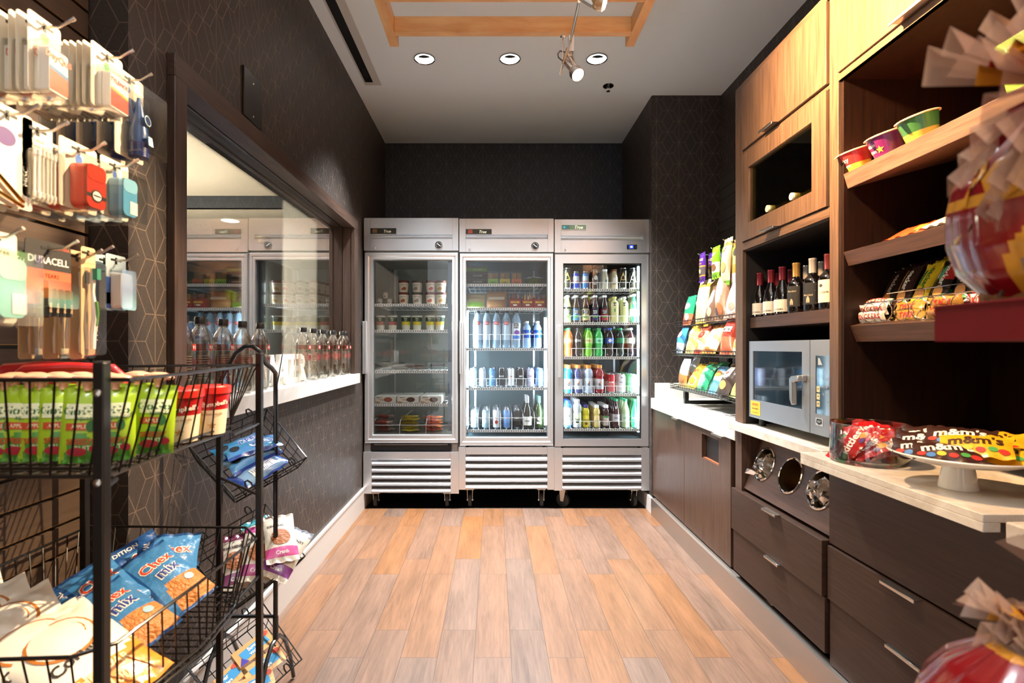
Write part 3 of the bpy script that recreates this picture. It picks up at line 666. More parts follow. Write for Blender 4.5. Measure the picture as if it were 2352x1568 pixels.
        MB().lathe([(.035, -.013), (.050, -.012), (.0515, 0), (.050, .012), (.035, .013), (.03, .006), (0, .006)], 22, M=M @ Matrix.Translation((0, 0, .0515)) @ Matrix.Rotation(R(90), 4, 'Y')).build('wheel', RUB, b)
    # shelves: local z of the shelf top surface, style
    for si, (pz, kind) in enumerate(shelves):
        z = zf(pz, 3.80); x0, x1 = L+.045, Rr-.045; ya, yb_ = .072, .66; mb = MB()
        mb.box(x0, x1, ya, ya+.004, z-.020, z-.001)
        for i in range(34): mb.box(x0+.008+i*(x1-x0-.016)/34, x0+.016+i*(x1-x0-.016)/34, ya-.0006, ya, z-.014, z-.007, 1)
        for i in range(15): x = x0+.01+i*(x1-x0-.02)/14; mb.tube([(x, ya, z-.003), (x, yb_, z-.003)], .0022, 5)
        mb.tube([(x0, yb_, z-.005), (x1, yb_, z-.005)], .003, 5); mb.tube([(x0, .36, z-.007), (x1, .36, z-.007)], .003, 5)
        for x in (x0+.004, x1-.004): mb.tube([(x, ya, z-.006), (x, yb_, z-.006)], .003, 5)
        if kind: # lane front rail
            n = kind[0]; hgt = kind[1]; xs = [x0+.006+i*(x1-x0-.012)/n for i in range(n+1)]
            for i in range(n):
                a, b_ = xs[i], xs[i+1]; mb.tube([(a+(b_-a)*q/6, ya-.004-.012*math.sin(math.pi*q/6), z+hgt) for q in range(7)], .002, 5)
            for x in xs:
                mb.tube([(x, ya, z), (x, ya, z+hgt)], .002, 5)
                if kind[2]: mb.tube([(x, ya, z+hgt), (x, ya+.06, z+hgt+.035), (x, yb_, z+hgt+.035)], .002, 5)
        mb.build('wire_shelf', [WHITEP, GASK], t)
    # led strips (real lamps of the cooler)
    for (lx, ly, z0, z1, wd) in ledpos:
        MB().box(lx-wd/2, lx+wd/2, ly, ly+.012, z0, z1, 0).build('led_strip', LED, t)
    # evaporator pipe / standards in the back corners
    mb = MB()
    for x in (i0+.06, i1-.06):
        mb.box(x-.008, x+.008, b1-.042, b1-.035, d0+.06, d1-.02)
    mb.build('shelf_standard', ALU, t)
    return t, xc
HD = [(500.5, 575, 538.5, 548.5, 524, 537, 1008, 562.7), (502, 578.5, 538.5, 549, 526, 537.5, 1228.8, 564.5), (503.8, 580, 541, 551.5, 515.5, 528.5, 562, 572)]
LIN1 = C('85877f', .5, name='grey_liner'); LIN2 = C('6f8890', .45, name='cool_liner'); LIN3 = C('39474c', .45, name='dark_liner')
led_side = lambda s, z0, z1: (s*.29, .062, z0, z1, .02)
T0, xc0 = cooler(0, 836, 'left steel cooler holding ice cream pints, beside the windowed wall', HD[0], (580, 1017), (1038, 1133), (857, 1037, 597, 998), 0,
    [(697, 0), (756.8, 0), (850.5, 0), (926.8, 0), (999, (3, .075, 1))], [], 0, LIN1)
T1, xc1 = cooler(1, 1055, 'middle steel cooler holding sandwiches, water, cans and wine', HD[1], (582, 1023), (1027, 1124), (1071, 1257, 599, 1003.5), 0,
    [(651, 0), (706, 0), (799, (7, .10, 0)), (889.5, (8, .065, 0)), (986.4, (7, .088, 1))], [], 0, LIN2)
T2, xc2 = cooler(2, 1274, 'right steel cooler packed with coloured soda and juice bottles', HD[2], (584, 1024.5), (1028.5, 1126), (1293.5, 1473.5, 604.5, 1007.5), 0,
    [(662.5, (8, .045, 0)), (739.4, (8, .045, 0)), (818.6, (7, .06, 0)), (903.5, (7, .055, 0)), (984, (8, .055, 0))], [], 0, LIN3)
# inner mullion light columns (right inner edge of the left and right coolers)
o = MB().box(.262, .300, .07, .095, .56, 1.84).build('light_column', C('7f8ea0', .25, .8), T0)
for (T, xc, s, pw, zz) in ((T0, xc0, 1, 1.0, (.75, 1.6)), (T1, xc1, -1, 7, (.6, 1.45)), (T1, xc1, 1, 2.5, (.6, 1.4)), (T2, xc2, 1, 5, (.55, 1.78)), (T2, xc2, -1, 5, (.55, 1.78))):
    zc = (zz[0]+zz[1])/2
    if T is T0:
        MB().box(.268, .292, .098, .105, .6, 1.8).build('led_tube', C((.95, .98, 1), .3, emit=12), T0); light('cooler_lamp', 'AREA', (xc+.27, YF+.125, 1.2), (xc+.0, YF+.5, 1.2), 1.8, COOL, .02, sy=1.1)
    x = s*.288
    if not (T is T0): MB().box(x-.008, x+.008, .075, .088, zz[0], zz[1]).build('led_tube', C((.86, .95, 1), .3, emit=4.5 if T is T2 else 4), T)
    light('cooler_lamp', 'AREA', (xc+s*.272, YF+.085, zc), (xc-s*.10, YF+.5, zc), pw, COOL, .02, sy=zz[1]-zz[0])

# ------------------------------------------------------------------ goods in the coolers
def cyl_fn(r, zc=0, a0=0): return lambda x, y: Vector((r*math.sin(x/r+a0), -r*math.cos(x/r+a0), zc+y))
def S(mats_): return [film(m, .15) if isinstance(m, str) else m for m in mats_]
GL = {}
def liquid(c): return C(c, .08, 0, .6, 0, .6, name='filled_bottle')
def bottle_mesh(key, kind, mats_, txt=None, extra=None):
    mb = MB(); m = [liquid(c) if isinstance(c, str) else c for c in mats_]
    # mats: 0 liquid, 1 label, 2 cap, 3 lettering, 4.. extras
    if kind == 'soda':
        p = [(.0, .004), (.022, .0, 0), (.030, .012, 0), (.0315, .03, 0), (.0275, .060, 0), (.0285, .075, 0), (.0325, .098, 1), (.0325, .138, 0), (.031, .152, 0), (.022, .180, 0), (.0125, .194, 0), (.012, .198, 2), (.0148, .199, 2), (.0148, .213, 2), (.0, .214, 2)]; r, zc, th = .0333, .118, .018
    elif kind == 'sport':
        p = [(.0, .003), (.030, .0, 0), (.035, .008, 0), (.035, .028, 1), (.0345, .105, 0), (.031, .115, 0), (.0355, .125, 0), (.0355, .14, 0), (.032, .165, 0), (.020, .180, 0), (.018, .182, 2), (.020, .183, 2), (.020, .208, 2), (0, .209, 2)]; r, zc, th = .0355, .065, .02
    elif kind == 'can':
        p = [(.0, .004), (.020, .0, 4), (.0285, .010, 0), (.0285, .040, 1), (.0285, .118, 0), (.024, .137, 4), (.0255, .140, 4), (.023, .1395, 4), (.021, .135, 4), (0, .135, 4)]; r, zc, th = .029, .08, .016
    elif kind == 'slim':
        p = [(.0, .004), (.018, .0, 4), (.0255, .010, 0), (.0255, .045, 1), (.0255, .098, 2), (.0255, .118, 4), (.021, .130, 4), (.0225, .133, 4), (.0205, .1325, 4), (.019, .129, 4), (0, .129, 4)]; r, zc, th = .026, .06, .014
    elif kind == 'tall':
        p = [(.0, .004), (.022, .0, 4), (.0315, .010, 0), (.0315, .020, 1), (.0315, .135, 2), (.026, .155, 4), (.0275, .158, 4), (.025, .1575, 4), (.023, .153, 4), (0, .153, 4)]; r, zc, th = .032, .08, .022
    elif kind == 'tea':
        p = [(.0, .003), (.026, .0, 0), (.030, .008, 0), (.030, .015, 1), (.030, .100, 4), (.030, .116, 0), (.027, .125, 0), (.013, .170, 0), (.0125, .186, 0), (.012, .187, 2), (.0165, .188, 2), (.0165, .203, 2), (0, .204, 2)]; r, zc, th = .0307, .078, .017
    elif kind == 'coffee':
        p = [(.0, .003), (.025, .0, 0), (.029, .006, 0), (.029, .075, 1), (.029, .078, 0), (.027, .095, 0), (.0185, .125, 0), (.0185, .135, 0), (.019, .136, 2), (.020, .150, 2), (0, .151, 2)]; r, zc, th = .0297, .05, .014
    elif kind == 'juice':
        p = [(.0, .003), (.024, .0, 0), (.0265, .008, 0), (.0265, .015, 1), (.0260, .085, 0), (.023, .092, 0), (.027, .105, 0), (.026, .125, 0), (.018, .143, 0), (.016, .145, 2), (.0185, .146, 2), (.0185, .168, 2), (0, .169, 2)]; r, zc, th = .027, .05, .014
    elif kind == 'square':
        p = [(.0, .003), (.028, .0, 0), (.031, .006, 0), (.031, .14, 0), (.028, .155, 0), (.0125, .170, 0), (.0125, .176, 2), (.0165, .177, 2), (.0165, .192, 2), (0, .193, 2)]; r, zc, th = .0315, .085, .018
    elif kind == 'flask':
        p = [(.0, .003), (.028, .0, 0), (.0315, .010, 0), (.0315, .045, 1), (.0315, .100, 0), (.030, .125, 0), (.020, .160, 0), (.0135, .180, 0), (.013, .196, 2), (.0155, .197, 2), (.0155, .212, 2), (0, .213, 2)]; r, zc, th = .0322, .072, .018
    elif kind == 'water':
        p = [(.0, .004), (.024, .0, 0), (.0315, .010, 0), (.0315, .03, 0), (.0290, .055, 0), (.0315, .075, 1), (.0315, .135, 0), (.0300, .150, 0), (.018, .176, 0), (.0125, .183, 0), (.0125, .186, 2), (.015, .187, 2), (.015, .200, 2), (0, .201, 2)]; r, zc, th = .0322, .105, .018
    elif kind == 'bigwater':
        p = [(.0, .004), (.028, .0, 0), (.035, .010, 0), (.035, .06, 1), (.0352, .185, 0), (.034, .205, 0), (.020, .245, 0), (.0135, .258, 0), (.0135, .262, 2), (.0165, .263, 2), (.0165, .280, 2), (0, .281, 2)]; r, zc, th = .036, .13, .03
    elif kind == 'wine':
        p = [(.0, .004), (.030, .0, 0), (.034, .008, 0), (.034, .025, 1), (.0342, .090, 0), (.034, .130, 0), (.026, .160, 0), (.0135, .185, 0), (.013, .190, 2), (.0145, .191, 2), (.0145, .240, 2), (0, .241, 2)]; r, zc, th = .035, .06, .02
    elif kind == 'smoothie':
        p = [(.0, .003), (.030, .0, 0), (.034, .01, 0), (.034, .02, 1), (.034, .15, 0), (.032, .165, 0), (.023, .180, 2), (.023, .200, 2), (.0, .203, 2)]; r, zc, th = .0345, .09, .02
    mb.lathe(p, 18 if kind not in ('wine', 'bigwater') else 20, sq=1.0)
    if kind == 'square':
        for i, v in enumerate(mb.v):
            a = math.atan2(v[1], v[0]); k_ = min(1.16, 1/max(abs(math.cos(a)), abs(math.sin(a))))
            if v[2] < .15: mb.v[i] = (v[0]*k_, v[1]*k_, v[2])
    if txt: mb.text(txt, th, cyl_fn(r+.0006, zc), 3, bold=.02)
    if extra:
        for (sh, a, b_, c, e, mi) in extra:
            f = cyl_fn(r+.0004, 0)
            if sh == 'd': mb.disc(f, c, e, mi, 16, a, b_)
            if sh == 'p': mb.poly(f, [(a+x*c, b_+y*c) for x, y in e], mi)
            if sh == 'r':
                n = 5; mb.add([f(a+c*(2*i/n-1), b_+e*s_) for i in range(n+1) for s_ in (-1, 1)], [(2*i, 2*i+2, 2*i+3, 2*i+1) for i in range(n)], mi)
            if sh == 't': mb.text(c, e, cyl_fn(r+.0008, b_), mi, a, 0, bold=.02)
    return mb, m
COOLN = ['left cooler', 'middle cooler', 'right cooler']
SHN = ['top', 'second', 'third', 'fourth', 'bottom']
def fill(cn, shelf_px, sh, col, px, name, cat, desc, mb, mats, rad, depth, y0=.115, pitch=None, z_off=0, rowdesc=True, xs=0, jit=0):
    xc = (xc0, xc1, xc2)[cn]; z = zf(shelf_px, 3.80)+.0005+z_off; Y = YF+y0+.02
    x = (px-VX)*Y/F; pitch = pitch or rad*2+.004
    first = None; grp = '%s, %s shelf, %s' % (desc, SHN[sh], COOLN[cn])
    for j in range(depth):
        y = Y+j*pitch; lab = '%s, %s in %s column, %s shelf, %s' % (desc, 'front one' if j == 0 else ORD[j]+' from front', ORD[col], SHN[sh], COOLN[cn])
        if depth == 1: lab = '%s in %s column, %s shelf, %s' % (desc, ORD[col], SHN[sh], COOLN[cn])
        if j == 0: o = first = mb.build(name, mats); o.location = (x, y, z)
        else: o = first.copy(); COL.objects.link(o); o.location = (x+random.uniform(-jit, jit), y, z)
        o.rotation_euler = (0, 0, -math.atan2(x, y)+random.uniform(-.12, .12) if j else -math.atan2(x, y)*.6)
        tag(o, lab, cat, grp)
    return first
STAR = [(math.cos(R(90+36*i))*(1 if i % 2 == 0 else .40), math.sin(R(90+36*i))*(1 if i % 2 == 0 else .40)) for i in range(10)]
LIDM = C('c9ccd0', .2, .9); W_ = C('f4f4f2', .4); K_ = C('101012', .4); RED_ = C('c8202a', .4)
# right cooler, top shelf
star = ('p', 0, .085, .042, STAR, 5)
def F3(sh, px_s, items):
    for col, it in enumerate(items):
        px, kind, mats_, txt, extra, name, cat, desc, rad, dep = it
        mb, m = bottle_mesh(None, kind, mats_, txt, extra); fill(2, px_s, sh, col, px, name, cat, desc, mb, m, rad, dep)
GOLD = C('c9a648', .35, .3)
F3(0, 662.5, [
 (1303, 'tall', ['2a2a1c', '2a2a1c', '1a1a14', K_, LIDM, GOLD], None, [star, ('t', 0, .08, 'R', .016, 3)], 'energy_drink_can', 'can', 'black can with gold star', .032, 3),
 (1323, 'slim', ['1d3fb8', 'd8dce6', '1d3fb8', RED_, LIDM], 'Red Bull', None, 'energy_drink_can', 'can', 'blue and silver slim can', .026, 4),
 (1344.5, 'slim', ['2f7fc8', 'cfe0ee', '2b80cc', RED_, LIDM], 'Red Bull', None, 'energy_drink_can', 'can', 'light blue slim can', .026, 4),
 (1366.5, 'coffee', ['46342a', '3a2a24', C('20191a', .4), W_, K_, C('e6e0d2', .4)], None, [('d', .004, .085, .013, .018, 5), ('d', .008, .088, .009, .012, 3), ('t', 0, .04, 'latte', .014, 3)], 'coffee_bottle', 'bottle', 'dark coffee bottle', .029, 3),
 (1389, 'coffee', ['d6cdb4', 'cfc7ad', W_, C('5a7a78', .4)], None, [('d', .008, .062, .008, .011, 3)], 'coffee_bottle', 'bottle', 'cream coffee bottle', .029, 3),
 (1411, 'coffee', ['d9c8a4', 'd6c093', C('8a4a2a', .4), C('7a4a28', .4), K_, W_], None, [('d', 0, .07, .013, .018, 5), ('t', 0, .04, 'latte', .014, 3)], 'coffee_bottle', 'bottle', 'caramel coffee bottle', .029, 3),
 (1430.5, 'tall', ['26241a', '2a2618', '17160f', K_, LIDM, C('d8b878', .35, .2)], None, [star, ('t', 0, .085, 'RR', .016, 3)], 'energy_drink_can', 'can', 'black and tan star can', .032, 3),
 (1453.5, 'tall', ['1c1c18', '20201a', '121210', K_, LIDM, C('e4dcae', .35, .2)], None, [star, ('t', .004, .085, 'RR', .018, 3)], 'energy_drink_can', 'can', 'black and cream star can', .032, 3)])
teal = ('p', 0, .045, .012, [(-1.8, -.2), (0, .8), (1.8, -.2), (.6, -1.2), (0, -.3), (-.6, -1.2)], 5)
def tea(bod, lab, px, desc): return (px, 'tea', [bod, lab, W_, W_, K_, C('4f9a3a', .4)], None, [('r', 0, .078, .024, .016, 4), ('t', 0, .084, 'PURE', .013, 3), ('t', 0, .070, 'LEAF', .013, 3), teal], 'iced_tea_bottle', 'bottle', desc, .03, 3)
F3(1, 739.4, [
 tea('b9bf7c', 'a9b86a', 1303.8, 'pale green tea bottle'), tea('3a2418', '3f7fae', 1323.3, 'blue label tea bottle'), tea('4a2e1c', 'cfc490', 1345, 'tan label tea bottle'),
 tea('2c1a1c', '2e2558', 1366.8, 'purple label tea bottle'), tea('33160f', 'a02a34', 1388.5, 'red label tea bottle'),
 (1411, 'square', ['cfc98a', 'cfc98a', C('d6d36a', .4), K_, W_, C('3f8a4a', .4)], None, [('r', 0, .135, .014, .012, 3), ('d', .004, .09, .008, .014, 5), ('t', 0, .135, '2.0', .014, 4)], 'lemonade_bottle', 'bottle', 'pale lemonade bottle', .034, 3),
 (1433, 'square', ['c9cb8c', 'c9cb8c', C('e6e6d8', .4), K_, W_, C('3f8a4a', .4)], None, [('r', 0, .135, .014, .012, 3), ('p', .004, .09, .014, [(-1, -.6), (.2, .9), (1, .4), (.4, -.9)], 5), ('t', 0, .135, '2.0', .014, 4)], 'lemonade_bottle', 'bottle', 'greenish lemonade bottle', .034, 3),
 (1456, 'flask', ['1f6b4a', 'dfe9ea', C('e6ece8', .4), W_, W_], None, [('d', 0, .145, .012, .012, 4)], 'mineral_water_bottle', 'bottle', 'green bottle with white label', .032, 3)])
glob = [('d', 0, .118, .013, .013, 4), ('p', 0, .118, .012, [(-.95, .15), (-.5, .8), (.2, 1), (.9, .35), (.1, .25)], 5), ('p', 0, .118, .012, [(-.95, -.1), (0, -.3), (.9, .0), (.5, -.8), (-.3, -.95)], 6)]
PB = C('1f4fae', .4)
F3(2, 818.6, [
 (1306.5, 'soda', ['e8793a', 'f0a86a', C('3f9a63', .4), W_, K_], 'Crush', None, 'soda_bottle', 'bottle', 'orange soda bottle', .0325, 5),
 (1328, 'soda', ['231a1c', '15181c', C('2a2c2e', .4), W_, W_, RED_, K_], None, [('t', .008, .118, 'H', .026, 3), ('d', -.018, .118, .010, .014, 4)], 'soda_bottle', 'bottle', 'black zero soda bottle', .0325, 5),
 (1352, 'soda', ['7cbf3a', 'b9d98a', C('2f9a4a', .4), C('d04a3a', .4), K_], 'Dew', None, 'soda_bottle', 'bottle', 'lime green soda bottle', .0325, 5),
 (1375.5, 'soda', ['3fae55', '8fdcae', C('2f9a55', .4), C('1f6b5a', .4), K_], 'diet', None, 'soda_bottle', 'bottle', 'bright green soda bottle', .0325, 5),
 (1400.5, 'soda', ['1a1216', '1f4fae', C('1f4fae', .4), W_, W_, C('d8323c', .4), PB], None, glob, 'soda_bottle', 'bottle', 'dark cola with blue label', .0325, 5),
 (1424.5, 'soda', ['1c2a22', '1f7a4a', C('1f8a4f', .4), C('e6dc3a', .4), C('e6dc3a', .4)], None, [('p', 0, .118, .022, [(-1, -.35), (.9, .35), (1, .6), (-.8, .05)], 4)], 'soda_bottle', 'bottle', 'green label ginger soda bottle', .0325, 5),
 (1448.5, 'soda', ['1a1216', 'e6e6e6', C('e2e2e2', .4), K_, W_, C('d8323c', .4), PB], None, glob, 'soda_bottle', 'bottle', 'dark cola with white label', .0325, 5)])
CAPO = C('e89a4a', .4)
def gat(c, px, l, desc, n=5): return (px, 'sport', [c, l, CAPO, K_, C('d8dde4', .4), C('e07a3a', .4)], 'G', [('t', 0, .065, 'G', .026, 3), ('d', .006, .078, .005, .011, 5)], 'sports_drink_bottle', 'bottle', desc, .035, n)
F3(3, 903.5, [
 gat('2f9bd6', 1305.5, 'd8e6ee', 'bright blue sports drink'), gat('3c4676', 1327.5, 'cfd6e2', 'indigo sports drink'), gat('b9c2d6', 1351.5, 'c9d0da', 'frosted white sports drink'), gat('8f1f24', 1376.5, 'b9b3bc', 'red sports drink'),
 (1404, 'can', ['c0182c', 'c0182c', 'c0182c', W_, LIDM], 'bubly', None, 'sparkling_water_can', 'can', 'red sparkling water can', .0295, 6),
 (1427.5, 'can', ['d9dade', 'e6e6ea', 'd9dade', C('6a6f8a', .4), LIDM], 'bubly', [('d', 0, .115, .006, .006, 3)], 'sparkling_water_can', 'can', 'white sparkling water can', .0295, 6),
 (1455, 'can', ['6fd07a', '8fe09a', '6fd07a', W_, LIDM], 'bubly', None, 'sparkling_water_can', 'can', 'green sparkling water can', .0295, 6)])
F3(4, 984, [
 (1304, 'smoothie', ['3f8fd0', 'e9eef4', C('2f5fc0', .4), PB], 'milk', None, 'milk_bottle', 'bottle', 'white and blue milk bottle', .034, 4),
 (1325.5, 'sport', ['c9d3d8', 'dfe8c8', C('e6e8ea', .4), K_], 'Fuze', [('d', 0, .045, .014, .010, 3)], 'coconut_water_bottle', 'bottle', 'pale coconut water bottle', .034, 4),
 (1346, 'juice', ['e0cf2a', 'e6d63a', C('4a3f7a', .4), C('4a2a1a', .4), K_, C('7a4a28', .4)], None, [('t', 0, .058, 'Nesquik', .012, 3), ('d', 0, .03, .012, .010, 5)], 'chocolate_milk_bottle', 'bottle', 'yellow chocolate milk bottle', .03, 5),
 (1370, 'juice', ['dcc06a', 'e2c98a', C('f4f4f2', .4), C('7a4a2a', .4)], 'Dole', None, 'juice_bottle', 'bottle', 'golden juice bottle', .027, 5),
 (1391.5, 'juice', ['3a1a1c', 'c0b0a6', C('f2f2f2', .4), C('a02a34', .4), K_, C('3f8a4a', .4)], 'Dole', [('r', 0, .08, .02, .006, 5)], 'juice_bottle', 'bottle', 'dark grape juice bottle', .027, 5),
 (1414, 'flask', ['3a1418', 'b9aeb4', C('2f9a6a', .4), K_, W_], 'juice', [('r', 0, .15, .005, .010, 4)], 'juice_bottle', 'bottle', 'dark bottle with green cap', .03, 5),
 (1436, 'flask', ['b9cfa0', 'c6dcc0', C('2fa06a', .4), C('6a8a6a', .4)], 'juice', None, 'juice_bottle', 'bottle', 'pale bottle with green cap', .03, 5),
 (1458.5, 'flask', ['1f8a52', '2f9a62', C('2f8a4a', .4), C('d8ecd8', .4), W_], 'Perrier', None, 'mineral_water_bottle', 'bottle', 'green sparkling water bottle', .0315, 5)])
# middle cooler
WAT = C('9fc0d6', .06, 0, .6, 0, .6, 0, .35); WATB = C('8fb6e0', .06, 0, .6, 0, .6)
def F2(sh, px_s, col, px, kind, mats_, txt, extra, name, cat, desc, rad, dep):
    mb, m = bottle_mesh(None, kind, mats_, txt, extra); return fill(1, px_s, sh, col, px, name, cat, desc, mb, m, rad, dep)
alk = [('r', 0, .185, .018, .012, 4), ('t', 0, .185, '9.5+', .014, 3)]
for c, px in enumerate((1097, 1118, 1140.5, 1163)):
    F2(2, 799, c, px, 'bigwater', [WAT, C('b7cbdc', .3), K_, W_, C('c23a3a', .4)], None, alk, 'water_bottle', 'bottle', 'tall alkaline water bottle', .035, 3 if c > 1 else 2)
F2(2, 799, 4, 1185.5, 'bigwater', [WAT, C('d6dde6', .3), K_, W_, K_, C('7a3f9a', .4), C('2f6fc0', .4)], None, [('r', 0, .165, .018, .018, 4), ('t', 0, .172, 'LIFE', .014, 3), ('t', 0, .157, 'WTR', .014, 3), ('d', .006, .115, .022, .018, 5), ('r', 0, .08, .028, .012, 6)], 'water_bottle', 'bottle', 'black label water bottle', .035, 3)
for c, px in ((5, 1210), (6, 1234.5)):
    F2(2, 799, c, px, 'water', [WATB, '1f55b8', W_, W_], 'AQUAFINA', None, 'water_bottle', 'bottle', 'blue label water bottle', .032, 4)
cans = [('8aa9b6', 'a6bcc6', '806', '4a5a6a', 'silver seltzer can'), ('9ab0bc', 'b6c6cc', '', '4a5a6a', 'pale silver can'), ('4a86b8', '5f9ac8', 'ipa', 'e8e8e8', 'blue beer can'), ('262b33', '1d2026', 'ROSE', 'dfe3e8', 'dark rose can'),
        ('d9dde0', 'd9dde0', 'lite', 'b03030', 'white light beer can'), ('20242a', '181b20', '805', 'e8e8e8', 'black beer can'), ('b8b4cc', 'c8cce0', 'Truly', 'b03a50', 'pale pink seltzer can'), ('5f86c0', '6f98d0', 'ipa', 'f0f0f0', 'sky blue beer can')]
for c, (px, i) in enumerate(zip((1086, 1109, 1131, 1152, 1173.5, 1196, 1218, 1239.5), range(8))):
    a, b_, tx, tc_, ds = cans[i]
    F2(3, 889.5, c, px, 'can', [a, b_, a, C(tc_, .4), LIDM], tx, None, 'beer_can', 'can', ds, .0295, 5)
for c, (px, i) in enumerate(((1090, 1), (1116, 0), (1140, 4), (1164, 7), (1187, 5))):
    a, b_, tx, tc_, ds = cans[i]
    F2(4, 986.4, c, px, 'can', [a, b_, a, C(tc_, .4), LIDM], tx, [('d', 0, .05, .012, .014, 3)] if i == 4 else None, 'beer_can', 'can', ds, .0295, 6 if c in (2, 4) else 4)
F2(4, 986.4, 5, 1211, 'wine', [C('141a14', .08, coat=.6), C('d8d6ce', .5), C('c9ccd4', .3, .6), K_], 'wine', None, 'wine_bottle', 'bottle', 'dark wine bottle with silver top', .034, 3)
F2(4, 986.4, 6, 1238, 'wine', [C('26381a', .08, coat=.6), C('26381a', .1), C('4a7a70', .35), W_, W_], None, [('d', 0, .075, .013, .013, 4), ('r', 0, .045, .018, .008, 4)], 'wine_bottle', 'bottle', 'green wine bottle', .034, 3)
def cboxm(w, d, h, ms, parts=()):
    mb = MB().box(-w/2, w/2, 0, d, 0, h); mats = [ms]
    return mb, mats
def put(cn, sh, px_s, px, o, y0=.10, rot=0, zo=0):
    Y = YF+y0; o.location = ((px-VX)*Y/F, Y, zf(px_s, 3.80)+.0005+zo); o.rotation_euler = (0, 0, rot); return o
# salad packs, bread, snack trays
for j in range(3):
    mb = MB(); mb.box(-.085, .085, 0, .14, 0, .040, 0); mb.box(-.083, .083, -.001, 0, .004, .030, 1 if j != 2 else 2)
    pl = plane((.0, -.0018, .018), (1, 0, 0), (0, 0, 1)); mb.text('HILLSHIRE', .016, pl, 3, .01, 0); mb.box(-.075, .075, .0, .13, .040, .044, 4)
    o = mb.build('salad_tray', [C('1b1f22', .3, coat=.4), C('2a3032', .4), C('5f9a35', .4), C('c9cfd2', .4), CLEARP]); put(1, 0, 651, 1094, o, .10, .03*j, .045*j)
    tag(o, 'black salad tray in left stack, %s of the stack, middle cooler' % ('bottom', 'middle', 'top')[j], 'food tray', 'stacked salad trays')
for k, (px, bc_, nm) in enumerate(((1132.5, '7fc03a', 'green'), (1159.5, 'c9bf3a', 'yellow'), (1186.5, 'c8663a', 'orange'))):
    t = thing('snack_cup', 'clear snack box with %s label on the top shelf, middle cooler' % nm, 'food box', group='snack boxes on the top shelf'); put(1, 0, 651, px, t, .10)
    mb = MB(); mb.add([(-.037, 0, 0), (.037, 0, 0), (.037, .08, 0), (-.037, .08, 0), (-.042, -.003, .092), (.042, -.003, .092), (.042, .085, .092), (-.042, .085, .092)], [(0, 1, 5, 4), (1, 2, 6, 5), (2, 3, 7, 6), (3, 0, 4, 7), (4, 5, 6, 7), (0, 3, 2, 1)]); mb.build('clear_box', CLEARP, t)
    mb = MB(); mb.box(-.038, .038, -.004, -.0015, .004, .038, 0); mb.text('HUMMUS', .012, plane((0, -.0045, .012), (1, 0, 0), (0, 0, 1)), 1); mb.build('label_band', [film(bc_, .1), C('2c3320', .5)], t)
    mb = MB(); mb.box(-.032, -.002, .01, .07, .03, .082, 0); mb.box(.003, .032, .01, .07, .03, .082, 1); mb.build('snack_filling', [C('b99a72', .7), C('9a8468', .7)], t)
t = thing('salad_bowl', 'clear bowl of green salad on the top shelf, middle cooler', 'salad'); put(1, 0, 651, 1226, t, .17)
MB().lathe([(.045, 0), (.052, .005), (.075, .05), (.08, .056), (.076, .058), (.0, .064)], 28).build('clear_bowl', CLEARP, t)
o = crumple('salad_leaves', Matrix.Translation((0, 0, .028)), .055, .026, 9, 'x', C('5f7f45', .7, bump=.6)); o.parent = t; del o['label']; del o['category']
for k, (px, cols, ds) in enumerate(((1092, ('c9b48a', '8fc23a'), 'sandwich in clear wedge box with green label'), (1140.5, ('b98048', 'd8cdb8'), 'wrapped brown bread rolls in clear bag'))):
    t = thing('packed_sandwich', ds+', second shelf, middle cooler', 'sandwich'); put(1, 1, 706, px, t, .10)
    mb = MB(); w_, h_ = (.07, .11) if k == 0 else (.075, .125)
    g = 8; v = []; 
    for j in range(g+1):
        for i in range(g+1):
            u, q = i/g, j/g; th = .028*(math.sin(math.pi*u)**.4)*(math.sin(math.pi*q)**.4); v.append(((u-.5)*2*w_, .045-th*1.2, q*h_))
    mb.add(v, [(j*(g+1)+i, j*(g+1)+i+1, (j+1)*(g+1)+i+1, (j+1)*(g+1)+i) for j in range(g) for i in range(g)], [0]*(g*3)+[2]*(g*2)+[0]*(g*3), True)
    mb.box(-w_*.95, w_*.95, .045, .09, 0, h_*.98, 0); mb.build('sandwich_filling', [C(cols[0], .6, bump=.5), C(cols[1], .5), C('a8703c' if k else 'd8c8a0', .6, bump=.5)], t)
    mb = MB(); mb.box(-w_*.8, w_*.8, .004, .0075, .008 if k == 0 else .062, .045 if k == 0 else .082); mb.build('label_sticker', C(cols[1], .5), t)
    mb = MB(); mb.box(-w_, w_, .0, .003, 0, h_); mb.box(-w_, w_, .003, .10, h_-.002, h_); mb.build('clear_wrap', CLEARP, t)
